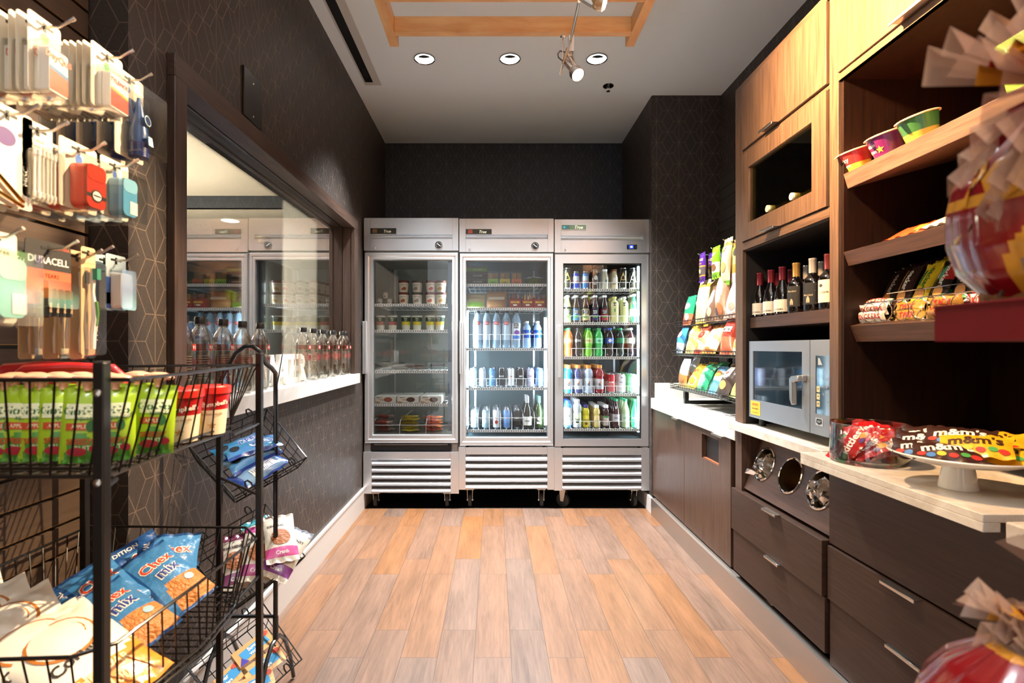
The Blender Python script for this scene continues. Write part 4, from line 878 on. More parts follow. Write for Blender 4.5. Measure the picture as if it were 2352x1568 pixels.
for k, px in enumerate((1183, 1212, 1239.5)):
    t = thing('snack_stick_box', 'red display box of wrapped snack sticks, %s of three, middle cooler' % ('left', 'centre', 'right')[k], 'snack box', group='red snack boxes'); put(1, 1, 706, px, t, .09)
    mb = MB(); mb.prism([(0, 0), (.10, 0), (.10, .085), (0, .058)], -.043, .043, 'x', 0)
    pl = plane((0, -.001, .03), (1, 0, 0), (0, 0, 1)); mb.poly(pl, [(-.032, .004), (.032, .004), (.032, .018), (-.032, .018)], 1); mb.text('CHEESE', .010, lambda x, y: pl(x, y+.011)+Vector((0, -.0006, 0)), 0); mb.poly(pl, [(-.014, -.016), (.014, -.016), (.014, -.004), (-.014, -.004)], 2)
    mb.build('display_box', [C('8a1f24', .45), C('d8b23a', .45), C('e0dcd0', .45)], t)
    mb = MB(); rnd = random.Random(k)
    for i in range(12):
        x = -.036+.0065*i; h = rnd.uniform(.085, .112); y = rnd.uniform(.01, .06); mb.box(x, x+.0055, y, y+.02, .04, h, rnd.randrange(4), M=Matrix.Rotation(rnd.uniform(-.1, .1), 4, 'Y'))
    o = mb.build('snack_sticks', [film('e0d8cc'), film('3a4a8a'), film('a83a30'), film('c9a24a')], t); o['kind'] = 'stuff'
# left cooler: ice cream
def pint_mesh(lid, body, blob, sc=1):
    mb = MB(); mb.lathe([(.0, 0), (.031, 0, 1), (.0385, .072, 0), (.041, .074, 0), (.0415, .086, 0), (.039, .089, 0), (0, .0885, 0)], 22)
    f = lambda x, y: Vector((math.sin(x/.037)*(.0318+.0075*y/.072+.0006), -math.cos(x/.037)*(.0318+.0075*y/.072+.0006), y))
    mb.disc(f, .014, .013, 2, 14, .002, .028); mb.disc(f, .008, .009, 2, 10, -.014, .024); mb.text('Haagen-Dazs', .009, f, 3, 0, .056); mb.poly(f, [(-.020, .047), (.020, .047), (.020, .0485), (-.020, .0485)], 3)
    if sc != 1: mb.v = [tuple(c*sc for c in v) for v in mb.v]
    return mb, [C(lid, .4), C(body, .45), C(blob, .5), C('4a3a30', .5)]
PT = [(966-38.5, '6b2a22', 'e3d9c8', 'a8542c'), (958.6, '4a4642', 'dad6cc', '8f8a80'), (989.7, '6b2a22', 'eadfce', 'b83a30'), (1013, '5a3024', 'e8dcc0', 'c89a4a')]
for c, (px, a, b_, g) in enumerate(PT):
    for z_ in range(2):
        for d_ in range(3):
            mb, m = pint_mesh(a, b_, g); o = mb.build('ice_cream_pint', m); put(0, 0, 697, px, o, .155+d_*.088, .3*math.sin(c*3+z_), .0895*z_)
            tag(o, 'ice cream pint, %s column, %s %s, top shelf, left cooler' % (ORD[c], 'lower' if z_ == 0 else 'upper', ('front', 'middle row', 'back row')[d_]), 'ice cream tub', 'pints on the top shelf')
for c, (px, zz) in enumerate(((872.5, 0), (894.5, 0), (885.5, 1))):
    mb, m = pint_mesh('8f8578', 'cfc8ba', '7a7468', .52); o = mb.build('ice_cream_cup', m); put(0, 0, 697, px, o, .15, 0, .0465*zz)
    tag(o, ('small ice cream cup, left of the bottom pair, left cooler', 'small ice cream cup, right of the bottom pair, left cooler', 'small ice cream cup on top of two others, left cooler')[c], 'ice cream cup', 'small cups on the top shelf')
for c, px in enumerate((874, 901.5, 932.5, 958, 988, 1010)):
    col = ('b0705f', 'b0605a', 'd0c43a', 'd0c43a', 'dccb3a', 'e0cf3a')[c]
    for d_ in range(3):
        mb = MB(); mb.lathe([(0, 0), (.028, 0, 1), (.031, .035, 2), (.0335, .062, 3), (.036, .094, 1), (.038, .099, 0), (.040, .100, 0), (.040, .106, 0), (0, .1065, 0)], 22)
        f = cyl_fn(.0362, .079); mb.text('Blue', .013, f, 4, 0, .006); mb.text('bell', .011, f, 4, 0, -.007)
        o = mb.build('frozen_yogurt_cup', [C('cfd6d2', .4), C('dcdcc8', .45), C(col, .45), C('2e4a38', .45), C('e6ead8', .5)]); put(0, 1, 756.8, px, o, .14+.085*d_, random.uniform(-.2, .2))
        tag(o, '%s cup in %s column, %s, second shelf, left cooler' % ('pink' if c < 2 else 'yellow', ORD[c], ('front', 'middle row', 'back row')[d_]), 'ice cream cup', 'cups on the second shelf')
# wrapped ice cream bars lying in a heap
rnd = random.Random(5); base = None; cl = ['8f8a86', '6a5a50', 'b6b0aa', '7a6a66', 'a8a29a', '5f6a66']
for i in range(20):
    px = 872+rnd.random()*140; c = cl[i % 6]
    if i < 6:
        mb = MB(); g, h = 10, 6; v = []
        for s in (1, -1):
            for j in range(h+1):
                for q in range(g+1):
                    u, w_ = q/g, j/h; e = (math.sin(math.pi*min(1, max(0, (u-.08)/.84)))**.35 if .08 < u < .92 else 0)*(math.sin(math.pi*w_)**.4 if 0 < j < h else 0)
                    v.append(((u-.5)*.15+rnd.uniform(-.001, .001), (w_-.5)*.055, .014+s*(.012*e+.001*math.sin(17*u+5*w_))))
        n = (g+1)*(h+1); fs = [(j*(g+1)+q, j*(g+1)+q+1, (j+1)*(g+1)+q+1, (j+1)*(g+1)+q) for j in range(h) for q in range(g)]
        mb.add(v, fs+[tuple(n+x for x in f[::-1]) for f in fs], 0, True); o = mb.build('ice_cream_bar', C(c, .25, .3, coat=.5, bump=.5)); base = base or []; base.append(o)
    else: o = base[i % 6].copy(); COL.objects.link(o)
    lv = i//8; put(0, 2, 850.5, px, o, .15+rnd.random()*.25, rnd.uniform(-.5, .5), .001+lv*.016)
    tag(o, 'crinkled wrapped ice cream bar in the heap, third shelf, left cooler', 'ice cream bar', 'ice cream bars heaped on the third shelf')
for c, (px, bl, wd) in enumerate(((885, '8a4a34', .0), (937, '4a2a28', 0), (990, '5a3028', 0))):
    t = thing('ice_cream_bar_box', 'white carton of chocolate ice cream bars, %s, fourth shelf, left cooler' % ('left', 'middle', 'right')[c], 'carton', group='cartons on the fourth shelf'); put(0, 3, 926.8, px, t, .10)
    mb = MB(); mb.box(-.078, .078, 0, .30, 0, .052, 0)
    pl = plane((0, -.001, .026), (1, 0, 0), (0, 0, 1)); mb.disc(pl, .032, .018, 1, 20, .02, 0); mb.poly(pl, [(-.045, -.003), (-.01, -.005), (-.01, .003), (-.045, .001)], 2); mb.text('Magnum', .012, pl, 3, -.042, .015); mb.poly(pl, [(-.074, -.024), (-.03, -.024), (-.045, -.016), (-.074, -.01)], 2)
    mb.build('carton', [C('d8d4ca', .5), C(bl, .4), C('b98a5a', .5), C('3a3230', .5)], t, bev=.001)
for c, (px, c1, c2, nm) in enumerate(((884, 'b0402e', 'c9b8b0', 'red'), (941, 'b8a62e', 'c9b84a', 'yellow'), (994, 'd0562a', 'e07a3a', 'orange'))):
    for i in range(7):
        rn = random.Random(c*10+i); mb = MB(); g = 10; v = []
        for s in (1, -1):
            for j in range(6):
                for q in range(g+1):
                    u, w_ = q/g, j/5; e = (math.sin(math.pi*u)**.5)*(math.sin(math.pi*w_)**.5 if 0 < j < 5 else 0); v.append(((u-.5)*.14, (w_-.5)*.07, .014+s*(.012*e)+.003*math.sin(9*u+i)))
        n = (g+1)*6; fs = [(j*(g+1)+q, j*(g+1)+q+1, (j+1)*(g+1)+q+1, (j+1)*(g+1)+q) for j in range(5) for q in range(g)]
        mb.add(v, fs+[tuple(n+x for x in f[::-1]) for f in fs], [0 if (k_ % g) < 7 else 1 for k_ in range(len(fs))]*2, True)
        o = mb.build('frozen_novelty_pack', [film(c1, .5), film(c2, .5)]); put(0, 4, 999, px+rn.uniform(-3, 3), o, .14+.02*(i % 3)+rn.random()*.12, rn.uniform(-.35, .35), .004+.017*i)
        tag(o, '%s frozen snack pack, %s from the bottom of its bin, left cooler' % (nm, ORD[i]), 'frozen snack', '%s packs in the bottom bin' % nm)
# ================================================================== BAGS
def bag(w, h, t, zone=None, texts=(), seed=0, crimp=.055, nx=16, ny=22, wr=.12, gus=0, teeth=True):
    rn = random.Random(seed); ph = [rn.uniform(0, 6.28) for _ in range(6)]
    def th(u, v):
        if v <= crimp or v >= 1-crimp: return 0
        e = math.sin(math.pi*(v-crimp)/(1-2*crimp))**.55
        s_ = max(0, math.sin(math.pi*min(1, max(0, u))))**.6
        k = 1+wr*(math.sin(7*u+5*v+ph[0])*.5+math.sin(13*v-4*u+ph[1])*.4+math.sin(19*u+11*v+ph[2])*.25)
        return t/2*e*s_*k
    def pt(u, v, sgn, eps=0):
        pull = 1-.05*math.sin(math.pi*v)+.012*math.sin(9*v+ph[3])
        x = (u-.5)*w*pull; bend = .012*w/.15*math.sin(2.2*v+ph[4])+.003*math.sin(20*u+ph[5])*(1 if (v < .08 or v > .92) else 0)
        return Vector((x, sgn*(th(u, v)+eps)+bend, v*h))
    mb = MB()
    for sgn in (-1, 1):
        v = [pt(i/nx, j/ny, sgn) for j in range(ny+1) for i in range(nx+1)]
        fs = []; ms = []
        for j in range(ny):
            for i in range(nx):
                a = j*(nx+1)+i; f = (a, a+1, a+nx+2, a+nx+1); fs.append(f if sgn < 0 else f[::-1])
                ms.append(zone((i+.5)/nx, (j+.5)/ny) if zone else 0)
        mb.add(v, fs, ms, True)
    fn = lambda x, y: pt(x/w+.5, y/h, -1, .0012)
    for tx in texts:
        k = tx[0]
        if k == 't': _, s, size, cx, cy, rot, mi = tx[:7]; mb.text(s, size, fn, mi, cx, cy, rot, bold=tx[7] if len(tx) > 7 else .02)
        elif k == 'd':
            _, cx, cy, rx, ry, mi = tx; n = 22; R_ = 3
            vs_ = [fn(cx, cy)]+[fn(cx+rx*q/R_*math.cos(2*math.pi*i/n), cy+ry*q/R_*math.sin(2*math.pi*i/n)) for q in range(1, R_+1) for i in range(n)]
            fs = [(0, 1+i, 1+(i+1) % n) for i in range(n)]+[(1+q*n+i, 1+(q+1)*n+i, 1+(q+1)*n+(i+1) % n, 1+q*n+(i+1) % n) for q in range(R_-1) for i in range(n)]
            mb.add([Vector(p)+Vector((0, -.0002*len(mb.v)/9000-.0004*tx[5]*.2, 0)) for p in vs_], fs, mi)
        elif k == 'r':
            _, x0, x1, y0, y1, mi = tx; a, b_ = 8, 5
            mb.add([fn(x0+(x1-x0)*i/a, y0+(y1-y0)*j/b_) for j in range(b_+1) for i in range(a+1)], [(j*(a+1)+i, j*(a+1)+i+1, (j+1)*(a+1)+i+1, (j+1)*(a+1)+i) for j in range(b_) for i in range(a)], mi)
    return mb
def orient(o, loc, yaw=0, lean=0, roll=0):
    m = Matrix.Rotation(R(yaw), 4, 'Z') @ Matrix.Rotation(R(-lean), 4, 'X') @ Matrix.Rotation(R(roll), 4, 'Y')
    o.matrix_world = Matrix.Translation(Vector(loc)) @ m; o.location = loc; o.rotation_euler = m.to_euler(); return o
WT, BK = C('f6f4ee', .5), C('16140f', .5)
# ================================================================== CHIP RACK ON THE LOW COUNTER
t = thing('wire_snack_rack', 'black wire rack of snack bags on the white worktop', 'snack rack', (1.30, 2.95, .818))
def rk(x, y, z): return (x-1.30, y-2.95, z-.818)
shelves_r = [(.912, 1.165), (1.128, 1.18), (1.315, 1.20)]
mb = MB()
for y in (2.55, 3.30):
    mb.box(*[c for ab in zip(rk(1.50, y-.012, .8182), rk(1.525, y+.012, 1.66)) for c in ab])
    mb.box(*[c for ab in zip(rk(1.22, y-.012, .8182), rk(1.50, y+.012, .838)) for c in ab])
mb.box(*[c for ab in zip(rk(1.22, 3.285, .838), rk(1.245, 3.315, .895)) for c in ab])
mb.build('rack_frame', BLKWIRE, t)
for (z, x) in shelves_r:
    mb = MB(); y0, y1 = 2.44, 3.40; xb = x+.31; zb = z+.045
    for (dz, r) in ((0, .0028), (.013, .0018), (.030, .0028)):
        mb.tube([rk(xb, y1, zb+dz), rk(x, y1, z+dz), rk(x, y0, z+dz), rk(xb, y0, zb+dz)], r, 6)
    for i in range(27):
        y = y0+(y1-y0)*i/26; mb.tube([rk(x, y, z+.03), rk(x, y, z), rk(xb, y, zb)], .0016, 5)
    for i in range(1, 5): xx = x+(xb-x)*i/4; mb.tube([rk(xx, y0, z+(zb-z)*i/4), rk(xx, y1, z+(zb-z)*i/4)], .0022, 5)
    mb.build('wire_tray', BLKWIRE, t)
mb = MB()
mb.tube([rk(1.50, 2.44, 1.60), rk(1.50, 3.30, 1.60)], .006, 6); mb.build('top_bar', BLKWIRE, t)
OV = lambda cx, cy, rx, ry, a, b_: (lambda u, v: b_ if ((u-cx)/rx)**2+((v-cy)/ry)**2 < 1 else a)
def bands(*lim):
    def z(u, v):
        for (top, mi) in lim:
            if v <= top: return mi
        return lim[-1][1]
    return z
def rackbag(row, px, w, h, t_, mats_, zone, texts, lab, seed, grp, lean=16, dx=.045, dz=.012, yaw=0, n=2):
    z, x = shelves_r[row]; X_ = x+dx; Y_ = X_*F/(px-VX)
    mb = bag(w, h, t_, zone, texts, seed); m = S(mats_)
    o = mb.build('chip_bag', m, angle=60); orient(o, (X_, Y_, z+dz), -90+yaw, lean); tag(o, lab, 'snack bag', grp)
    for k in range(1, n):
        q = o.copy(); COL.objects.link(q); orient(q, (X_+.065*k, Y_+.01*k, z+dz+.009*k), -90+yaw-3, lean); q['label'] = 'one behind: '+lab if False else lab.replace(' bag', ' bag tucked behind', 1); q['group'] = grp
G4, G3, G2, G1 = 'snack bags on the bottom rack tray', 'snack bags on the middle rack tray', 'snack bags on the upper rack tray', 'bags hanging above the rack'
chip = 'e0a850'
rackbag(0, 1567, .135, .185, .05, ['d6dee6', 'e0b878', 'c98a4a', W_], bands((.12, 1), (.42, 2), (.8, 0), (1, 0)), [('t', 'POP', .03, 0, .11, 0, 3), ('d', 0, .055, .05, .028, 2)], 'silver white chip bag at far end of the bottom tray', 1, G4, 14)
rackbag(0, 1589, .14, .17, .055, ['e6c040', 'e8d890', 'd89a3a', 'c8302a'], OV(.5, .3, .45, .22, 0, 1), [('t', "Lay's", .035, 0, .115, 8, 3), ('d', .01, .05, .04, .022, 2)], 'yellow potato chip bag on the bottom tray', 2, G4, 22)
rackbag(0, 1613, .145, .175, .055, ['2f9a6a', '8fd0a8', 'f0ead8', 'c8302a'], OV(.3, .35, .5, .3, 0, 1), [('d', -.01, .12, .035, .018, 2), ('t', "Lay's", .028, -.01, .12, 8, 3)], 'green chip bag with pale swirl on the bottom tray', 3, G4, 24)
rackbag(0, 1634, .13, .165, .05, ['6fb0dc', 'e6e2d0', 'e09a4a', 'c8302a'], bands((.15, 0), (.45, 0), (.8, 1), (1, 0)), [('d', 0, .115, .035, .02, 2), ('t', 'Baked', .022, 0, .115, 8, 3)], 'light blue chip bag on the bottom tray', 4, G4, 24)
rackbag(0, 1662, .15, .185, .055, ['4a3a30', 'e6ddd0', 'e0a058', 'c8302a'], OV(.42, .68, .3, .2, 0, 1), [('t', "Lay's", .028, -.01, .125, 8, 3), ('d', .005, .05, .032, .024, 2), ('t', 'BBQ', .018, .0, .09, 0, 1)], 'dark brown chip bag with orange chip picture', 5, G4, 24)
rackbag(0, 1687, .13, .16, .05, ['d6e07a', 'eceec0', 'e0b060', 'c8302a'], OV(.5, .6, .3, .2, 0, 1), [('d', 0, .05, .03, .02, 2)], 'lime yellow chip bag at near end of the bottom tray', 6, G4, 22)
rackbag(1, 1561, .12, .175, .055, ['4a9ad8', 'c9e2f2', 'f4f4f0', 'c8302a'], bands((.35, 1), (.6, 0), (1, 0)), [('d', 0, .12, .03, .022, 2), ('t', "Lay's", .024, 0, .12, 8, 3)], 'blue chip bag at far end of the middle tray', 7, G3)
rackbag(1, 1580, .15, .185, .06, ['e6cf80', 'd8b040', 'f6f0dc', 'c8302a'], bands((.78, 0), (1, 1)), [('d', 0, .14, .03, .018, 2), ('t', "Lay's", .026, 0, .14, 8, 3)], 'pale gold chip bag on the middle tray', 8, G3)
rackbag(1, 1602, .15, .175, .06, ['e2c890', 'c84a34', 'e89a40', 'f6f0dc'], bands((.12, 1), (.6, 0), (.8, 0), (1, 1)), [('d', .01, .12, .032, .025, 1), ('d', -.01, .05, .03, .02, 2), ('t', 'Ritz', .024, .01, .12, 0, 3)], 'cream chip bag with red badge on the middle tray', 9, G3)
rackbag(1, 1632, .19, .175, .06, ['ecd6a0', 'e08a40', 'f4ece0', '5a8a4a'], bands((.12, 1), (.88, 0), (1, 1)), [('r', -.045, .035, .06, .14, 2), ('r', -.04, .03, .022, .035, 1)], 'wide orange and cream snack bag on the middle tray', 10, G3)
rackbag(1, 1668, .155, .195, .06, ['c8402e', 'e0704a', 'f2ece0', '26201c'], bands((.45, 1), (1, 0)), [('r', -.05, .05, .115, .145, 2), ('t', 'Doritos', .024, 0, .13, 0, 3)], 'red tortilla chip bag on the middle tray', 11, G3)
rackbag(1, 1690, .13, .16, .05, ['cfe2a8', 'e6eec8', 'e0b060', 'c8302a'], bands((.6, 1), (1, 0)), [('d', 0, .05, .03, .02, 2)], 'pale green chip bag at near end of the middle tray', 12, G3)
rackbag(2, 1572, .15, .195, .055, ['2fa070', 'e0704a', 'f0ead8', 'c8302a'], bands((.35, 1), (1, 0)), [('d', 0, .12, .045, .022, 2), ('t', 'SUN', .03, 0, .12, 10, 3), ('d', .02, .05, .03, .022, 2)], 'green sun snack bag at far end of the upper tray', 13, G2)
rackbag(2, 1603, .165, .265, .06, ['e8dca8', 'd8a840', 'f4ecd8', 'c8302a'], bands((.05, 1), (.80, 0), (.9, 1), (1, 0)), [('d', -.03, .16, .03, .022, 2), ('t', "Lay's", .026, -.03, .16, 8, 3)], 'tall cream chip bag on the upper tray', 14, G2, 12)
rackbag(2, 1628, .145, .22, .06, ['7a5a44', 'e8e0dc', 'd8b890', '3a3c50'], OV(.4, .62, .3, .24, 0, 1), [('d', .015, .055, .026, .026, 2), ('t', "Lay's", .022, -.012, .14, 60, 3)], 'brown chip bag with white oval on the upper tray', 15, G2, 12)
rackbag(2, 1653, .16, .27, .06, ['b98a68', 'ece6e0', 'e0703a', '3a3c50'], OV(.4, .6, .34, .26, 0, 1), [('d', .02, .06, .03, .03, 2), ('r', -.05, -.01, .03, .07, 3)], 'tan chip bag with tall white oval on the upper tray', 16, G2, 10)
rackbag(2, 1684, .16, .235, .06, ['d8b098', 'f0ecea', 'e8a890', '3a3c50'], OV(.5, .5, .45, .44, 0, 1), [('d', .02, .06, .03, .02, 2)], 'pink and white chip bag at near end of the upper tray', 17, G2, 10)
# hanging bags on hooks above
def hangbag(px, py_top, w, h, t_, mats_, zone, texts, lab, seed, X_=1.26, n=3, dxx=.055):
    for k in range(n):
        X2 = X_+dxx*k; c = PX(px, py_top, X_); 
        if k == 0:
            o = bag(w, h, t_, zone, texts, seed).build('snack_bag', S(mats_), angle=60); s0 = o
        else: o = s0.copy(); COL.objects.link(o)
        orient(o, (X2, c.y, c.z-h), -90, 4)
        tag(o, lab+(', front of its hook' if k == 0 else ', %s on its hook' % ORD[k]), 'snack bag', G1)
    hk = MB().tube([(X_-.02, c.y, c.z-.006), (X_-.01, c.y, c.z-.012), (1.606, c.y, c.z-.012)], .0025, 6).build('display_hook', CHROME)
    tag(hk, 'metal slat wall hook carrying the %s' % lab, 'hook', 'hooks above the chip rack')
hangbag(1610, 580, .085, .18, .035, ['5a2a8a', 'e8a03a', '6a5a5a', 'f0d890', 'd8402e'], bands((.2, 0), (.24, 1), (.5, 2), (.54, 1), (1, 0)), [('t', 'TAKIS', .022, 0, .135, 0, 3), ('t', 'Nitro', .016, 0, .112, 0, 1), ('d', 0, .065, .016, .014, 3)], 'purple snack bag', 21)
hangbag(1640, 566, .10, .185, .04, ['8fd02a', 'e8dcc0', '8a5a34', 'f0f0e0', 'c8502e'], bands((.12, 0), (.2, 0), (.48, 1), (1, 0)), [('d', .0, .065, .03, .02, 2), ('t', 'NUT', .024, 0, .14, 0, 3)], 'lime green trail mix bag', 22)
hangbag(1668, 546, .105, .26, .04, ['ecdcae', 'c9a860', '7fc02a', '4a4438'], bands((.1, 2), (.8, 0), (.9, 1), (1, 0)), [('t', 'corn', .024, 0, .19, 35, 3), ('d', 0, .10, .03, .03, 1)], 'tall cream snack bag', 23, n=2)
hangbag(1688, 552, .10, .25, .04, ['e8c878', 'e09a3a', 'f4f0e0', '4a4438'], bands((.3, 2), (.5, 1), (.75, 0), (1, 1)), [('d', 0, .19, .02, .02, 3)], 'orange and cream snack bag', 24, n=2)
# ================================================================== MICROWAVE
t = thing('microwave_oven', 'stainless steel microwave oven on the beige worktop under the wine shelf', 'microwave', (1.38, 2.0, .836))
def mw(x0, x1, y0, y1, z0, z1): return (x0-1.38, x1-1.38, y0-2.0, y1-2.0, z0-.836, z1-.836)
MWM = C('8f969e', .32, .35, name='brushed_metal_front'); fx = 1.137
MB().box(*mw(1.165, 1.56, 1.735, 2.285, .872, 1.205)).build('oven_case', STEELD, t, bev=.004)
mb = MB(); dy0, dy1, wy0, wy1 = 1.852, 2.291, 1.898, 2.258
z0, z1, wz0, wz1 = .872, 1.206, .950, 1.163
for b_ in ((wy1, dy1, z0, z1), (dy0, wy0, z0, z1), (wy0, wy1, z0, wz0), (wy0, wy1, wz1, z1)): mb.box(*mw(fx, 1.160, *b_))
d = mb.build('oven_door', MWM, t)
MB().box(*mw(fx+.004, fx+.008, wy0-.004, wy1+.004, wz0-.004, wz1+.004)).build('door_window', C('0d1318', .04, 0, 1, coat=1, name='black_glass'), d)
mb = MB(); b_ = [(fx-.001, 0), (fx-.032, 0)]
pr = [(1.868-2, 1.078-.836), (1.868-2, 1.058-.836), (1.905-2, 1.050-.836), (1.903-2, .968-.836), (1.913-2, .965-.836), (1.925-2, .985-.836), (1.928-2, 1.062-.836), (1.915-2, 1.072-.836)]
mb.prism(pr, fx-.032-1.38, fx-.014-1.38, 'x'); mb.box(*mw(fx-.02, fx, 1.866, 1.884, 1.056, 1.078)); mb.build('door_handle', NICKEL, d, bev=.003)
mb = MB(); mb.box(*mw(fx-.0012, fx, 2.195, 2.275, .885, .945)); pl = plane((fx-.0016-1.38, 2.235-2, .917-.836), (0, -1, 0), (0, 0, 1))
mb.text('SERVICE', .014, pl, 1, 0, .014); mb.text('866-328-8827', .009, pl, 2, 0, -.004); mb.text('Commercial Kitchen', .006, pl, 1, 0, -.02); mb.build('service_sticker', [C('e8b23a', .5), C('b8402a', .5), BK], d)
mb = MB(); pa, pb_ = 1.708, 1.848
for b_ in ((pa, 1.722, z0, z1), (1.818, pb_, z0, z1), (1.722, 1.818, z0, .945), (1.722, 1.818, 1.150, z1)): mb.box(*mw(fx, 1.160, *b_))
p = mb.build('control_panel', MWM, t)
mb = MB(); mb.box(*mw(fx+.002, fx+.006, 1.718, 1.822, .941, 1.154)); pl = plane((fx+.0014-1.38, 1.77-2, 1.04-.836), (0, -1, 0), (0, 0, 1))
for i in range(3): mb.poly(pl, [(-.044, -.018-.026*i), (-.026, -.018-.026*i), (-.026, .003-.026*i), (-.044, .003-.026*i)], 1); mb.poly(lambda x, y: pl(x, y)+Vector((-.0003, 0, 0)), [(-.039, -.008-.026*i), (-.031, -.008-.026*i), (-.031, -.005-.026*i), (-.039, -.005-.026*i)], 0)
mb.poly(pl, [(-.036, .078), (-.012, .078), (-.028, .102), (-.036, .102)], 2)
for r_ in range(5):
    for c_ in range(3):
        if r_ == 4 and c_ != 1: continue
        mb.text(str((r_*3+c_+1) if r_ < 3 else ('X', '0', '-')[c_]) if r_ == 3 else str(min(9, r_*3+c_+1)), .012, pl, 2, -.008+.02*c_, .055-.026*r_)
mb.build('keypad', [C('0d1318', .05, 0, 1, coat=1), C('c9bf96', .5), C('aab4ba', .5)], p)
mb = MB(); mb.box(*mw(fx-.0015, fx, 1.775, 1.815, .905, .932)); pl = plane((fx-.002-1.38, 1.795-2, .919-.836), (0, -1, 0), (0, 0, 1)); mb.poly(pl, [(-.016, -.004), (0, -.011), (.016, -.004), (.013, .010), (-.013, .010)], 1); mb.text('ACP', .010, lambda x, y: pl(x, y)+Vector((-.0004, 0, 0)), 0, 0, .001, bold=.03)
mb.build('brand_badge', [C('d8dadc', .3, .6), C('2a2d33', .4)], p)
for y in (1.76, 2.25):
    for x in (1.175, 1.5): MB().lathe([(.015, 0), (.013, .036), (0, .036)], 12, c=(x-1.38, y-2.0, 0)).build('oven_foot', RUB, t)
# ================================================================== WINE ON THE OPEN SHELF
def winebottle(Y, X_, kind, lab, rowx=0):
    t = thing('wine_bottle', lab, 'bottle', (X_, Y, 1.3125), (0, 0, R(-62)), 'wine bottles on the open shelf')
    if kind in ('a', 'b'): pr = [(0, .003), (.026, 0), (.0305, .006), (.0305, .078), (.024, .105), (.0125, .138), (.011, .150), (.011, .160), (0, .160)]; R0, cap, lb = .0311, ('7a2430' if kind == 'a' else '6a1f2c'), 'e6ddcc'
    else: pr = [(0, .003), (.027, 0), (.031, .006), (.031, .108), (.027, .122), (.0125, .138), (.0115, .150), (.0115, .160), (0, .160)]; R0, cap, lb = .0316, {'c': 'b08a4a', 'd': 'c2bab0', 'e': '7a3436'}[kind], {'c': '26231f', 'd': '1d1e22', 'e': 'e0d6c6'}[kind]
    MB().lathe(pr, 24).build('bottle_glass', C('0c0a0b', .06, 0, .8, coat=1, name='dark_bottle_glass'), t)
    MB().lathe([(.0122, .142), (.0135, .143), (.0135, .190), (.0142, .191), (.0142, .197), (0, .198)], 20).build('foil_capsule', C(cap, .3, .5), t)
    f = cyl_fn(R0); n = 12; wl, z0, z1 = (.036, .012, .062) if kind in ('a', 'b') else (.030, .025, .105)
    mb = MB(); mb.add([f(-wl+2*wl*i/n, z) for i in range(n+1) for z in (z0, z1)], [(2*i, 2*i+2, 2*i+3, 2*i+1) for i in range(n)], 0)
    g = cyl_fn(R0+.0005)
    if kind == 'a': mb.text('LA CREMA', .009, g, 1, 0, .022); mb.poly(g, [(-.03, .052), (.03, .052), (.03, .053), (-.03, .053)], 1)
    elif kind == 'b': mb.text('LA CREMA', .009, g, 1, 0, .022)
    elif kind in 'cd': mb.text("Mondavi", .010, g, 1, 0, .085 if kind == 'c' else .06); mb.poly(g, [(-.028, .03), (.028, .03), (.028, .0315), (-.028, .0315)], 1); mb.poly(g, [(-.006, .032), (.006, .032), (.006, .045), (.002, .055), (-.002, .055), (-.006, .045)], 1); mb.poly(g, [(-.024, .075), (.024, .075), (.024, .0762), (-.024, .0762)], 1)
    else: mb.text('J. LOHR', .010, g, 1, 0, .06); mb.disc(g, .007, .006, 1, 12, -.01, .085)
    mb.build('bottle_label', [C(lb, .6), C('b8a88a' if kind in 'cd' else '4a4038', .6)], t)
WB = [(1745.5, 'a', 'wine bottle with burgundy capsule, leftmost on the open shelf'), (1771, 'a', 'wine bottle with burgundy capsule, second from left on the open shelf'), (1797, 'b', 'slope shouldered wine bottle with dark red capsule and cream label'),
      (1829, 'c', 'wine bottle with gold capsule and black label'), (1867, 'd', 'wine bottle with silver capsule and black label'), (1903, 'e', 'wine bottle with red capsule and cream label by the divider')]
for px, k, lab in WB: winebottle(1.185*F/(px-VX), 1.185, k, lab)
for px, k, lab in ((1785, 'a', 'wine bottle with burgundy capsule in the back row, left'), (1817, 'b', 'wine bottle with dark red capsule in the back row'), (1853, 'd', 'wine bottle with silver capsule in the back row, left'), (1888, 'd', 'wine bottle with silver capsule in the back row, right')):
    winebottle(1.265*F/(px-VX), 1.265, k, lab)
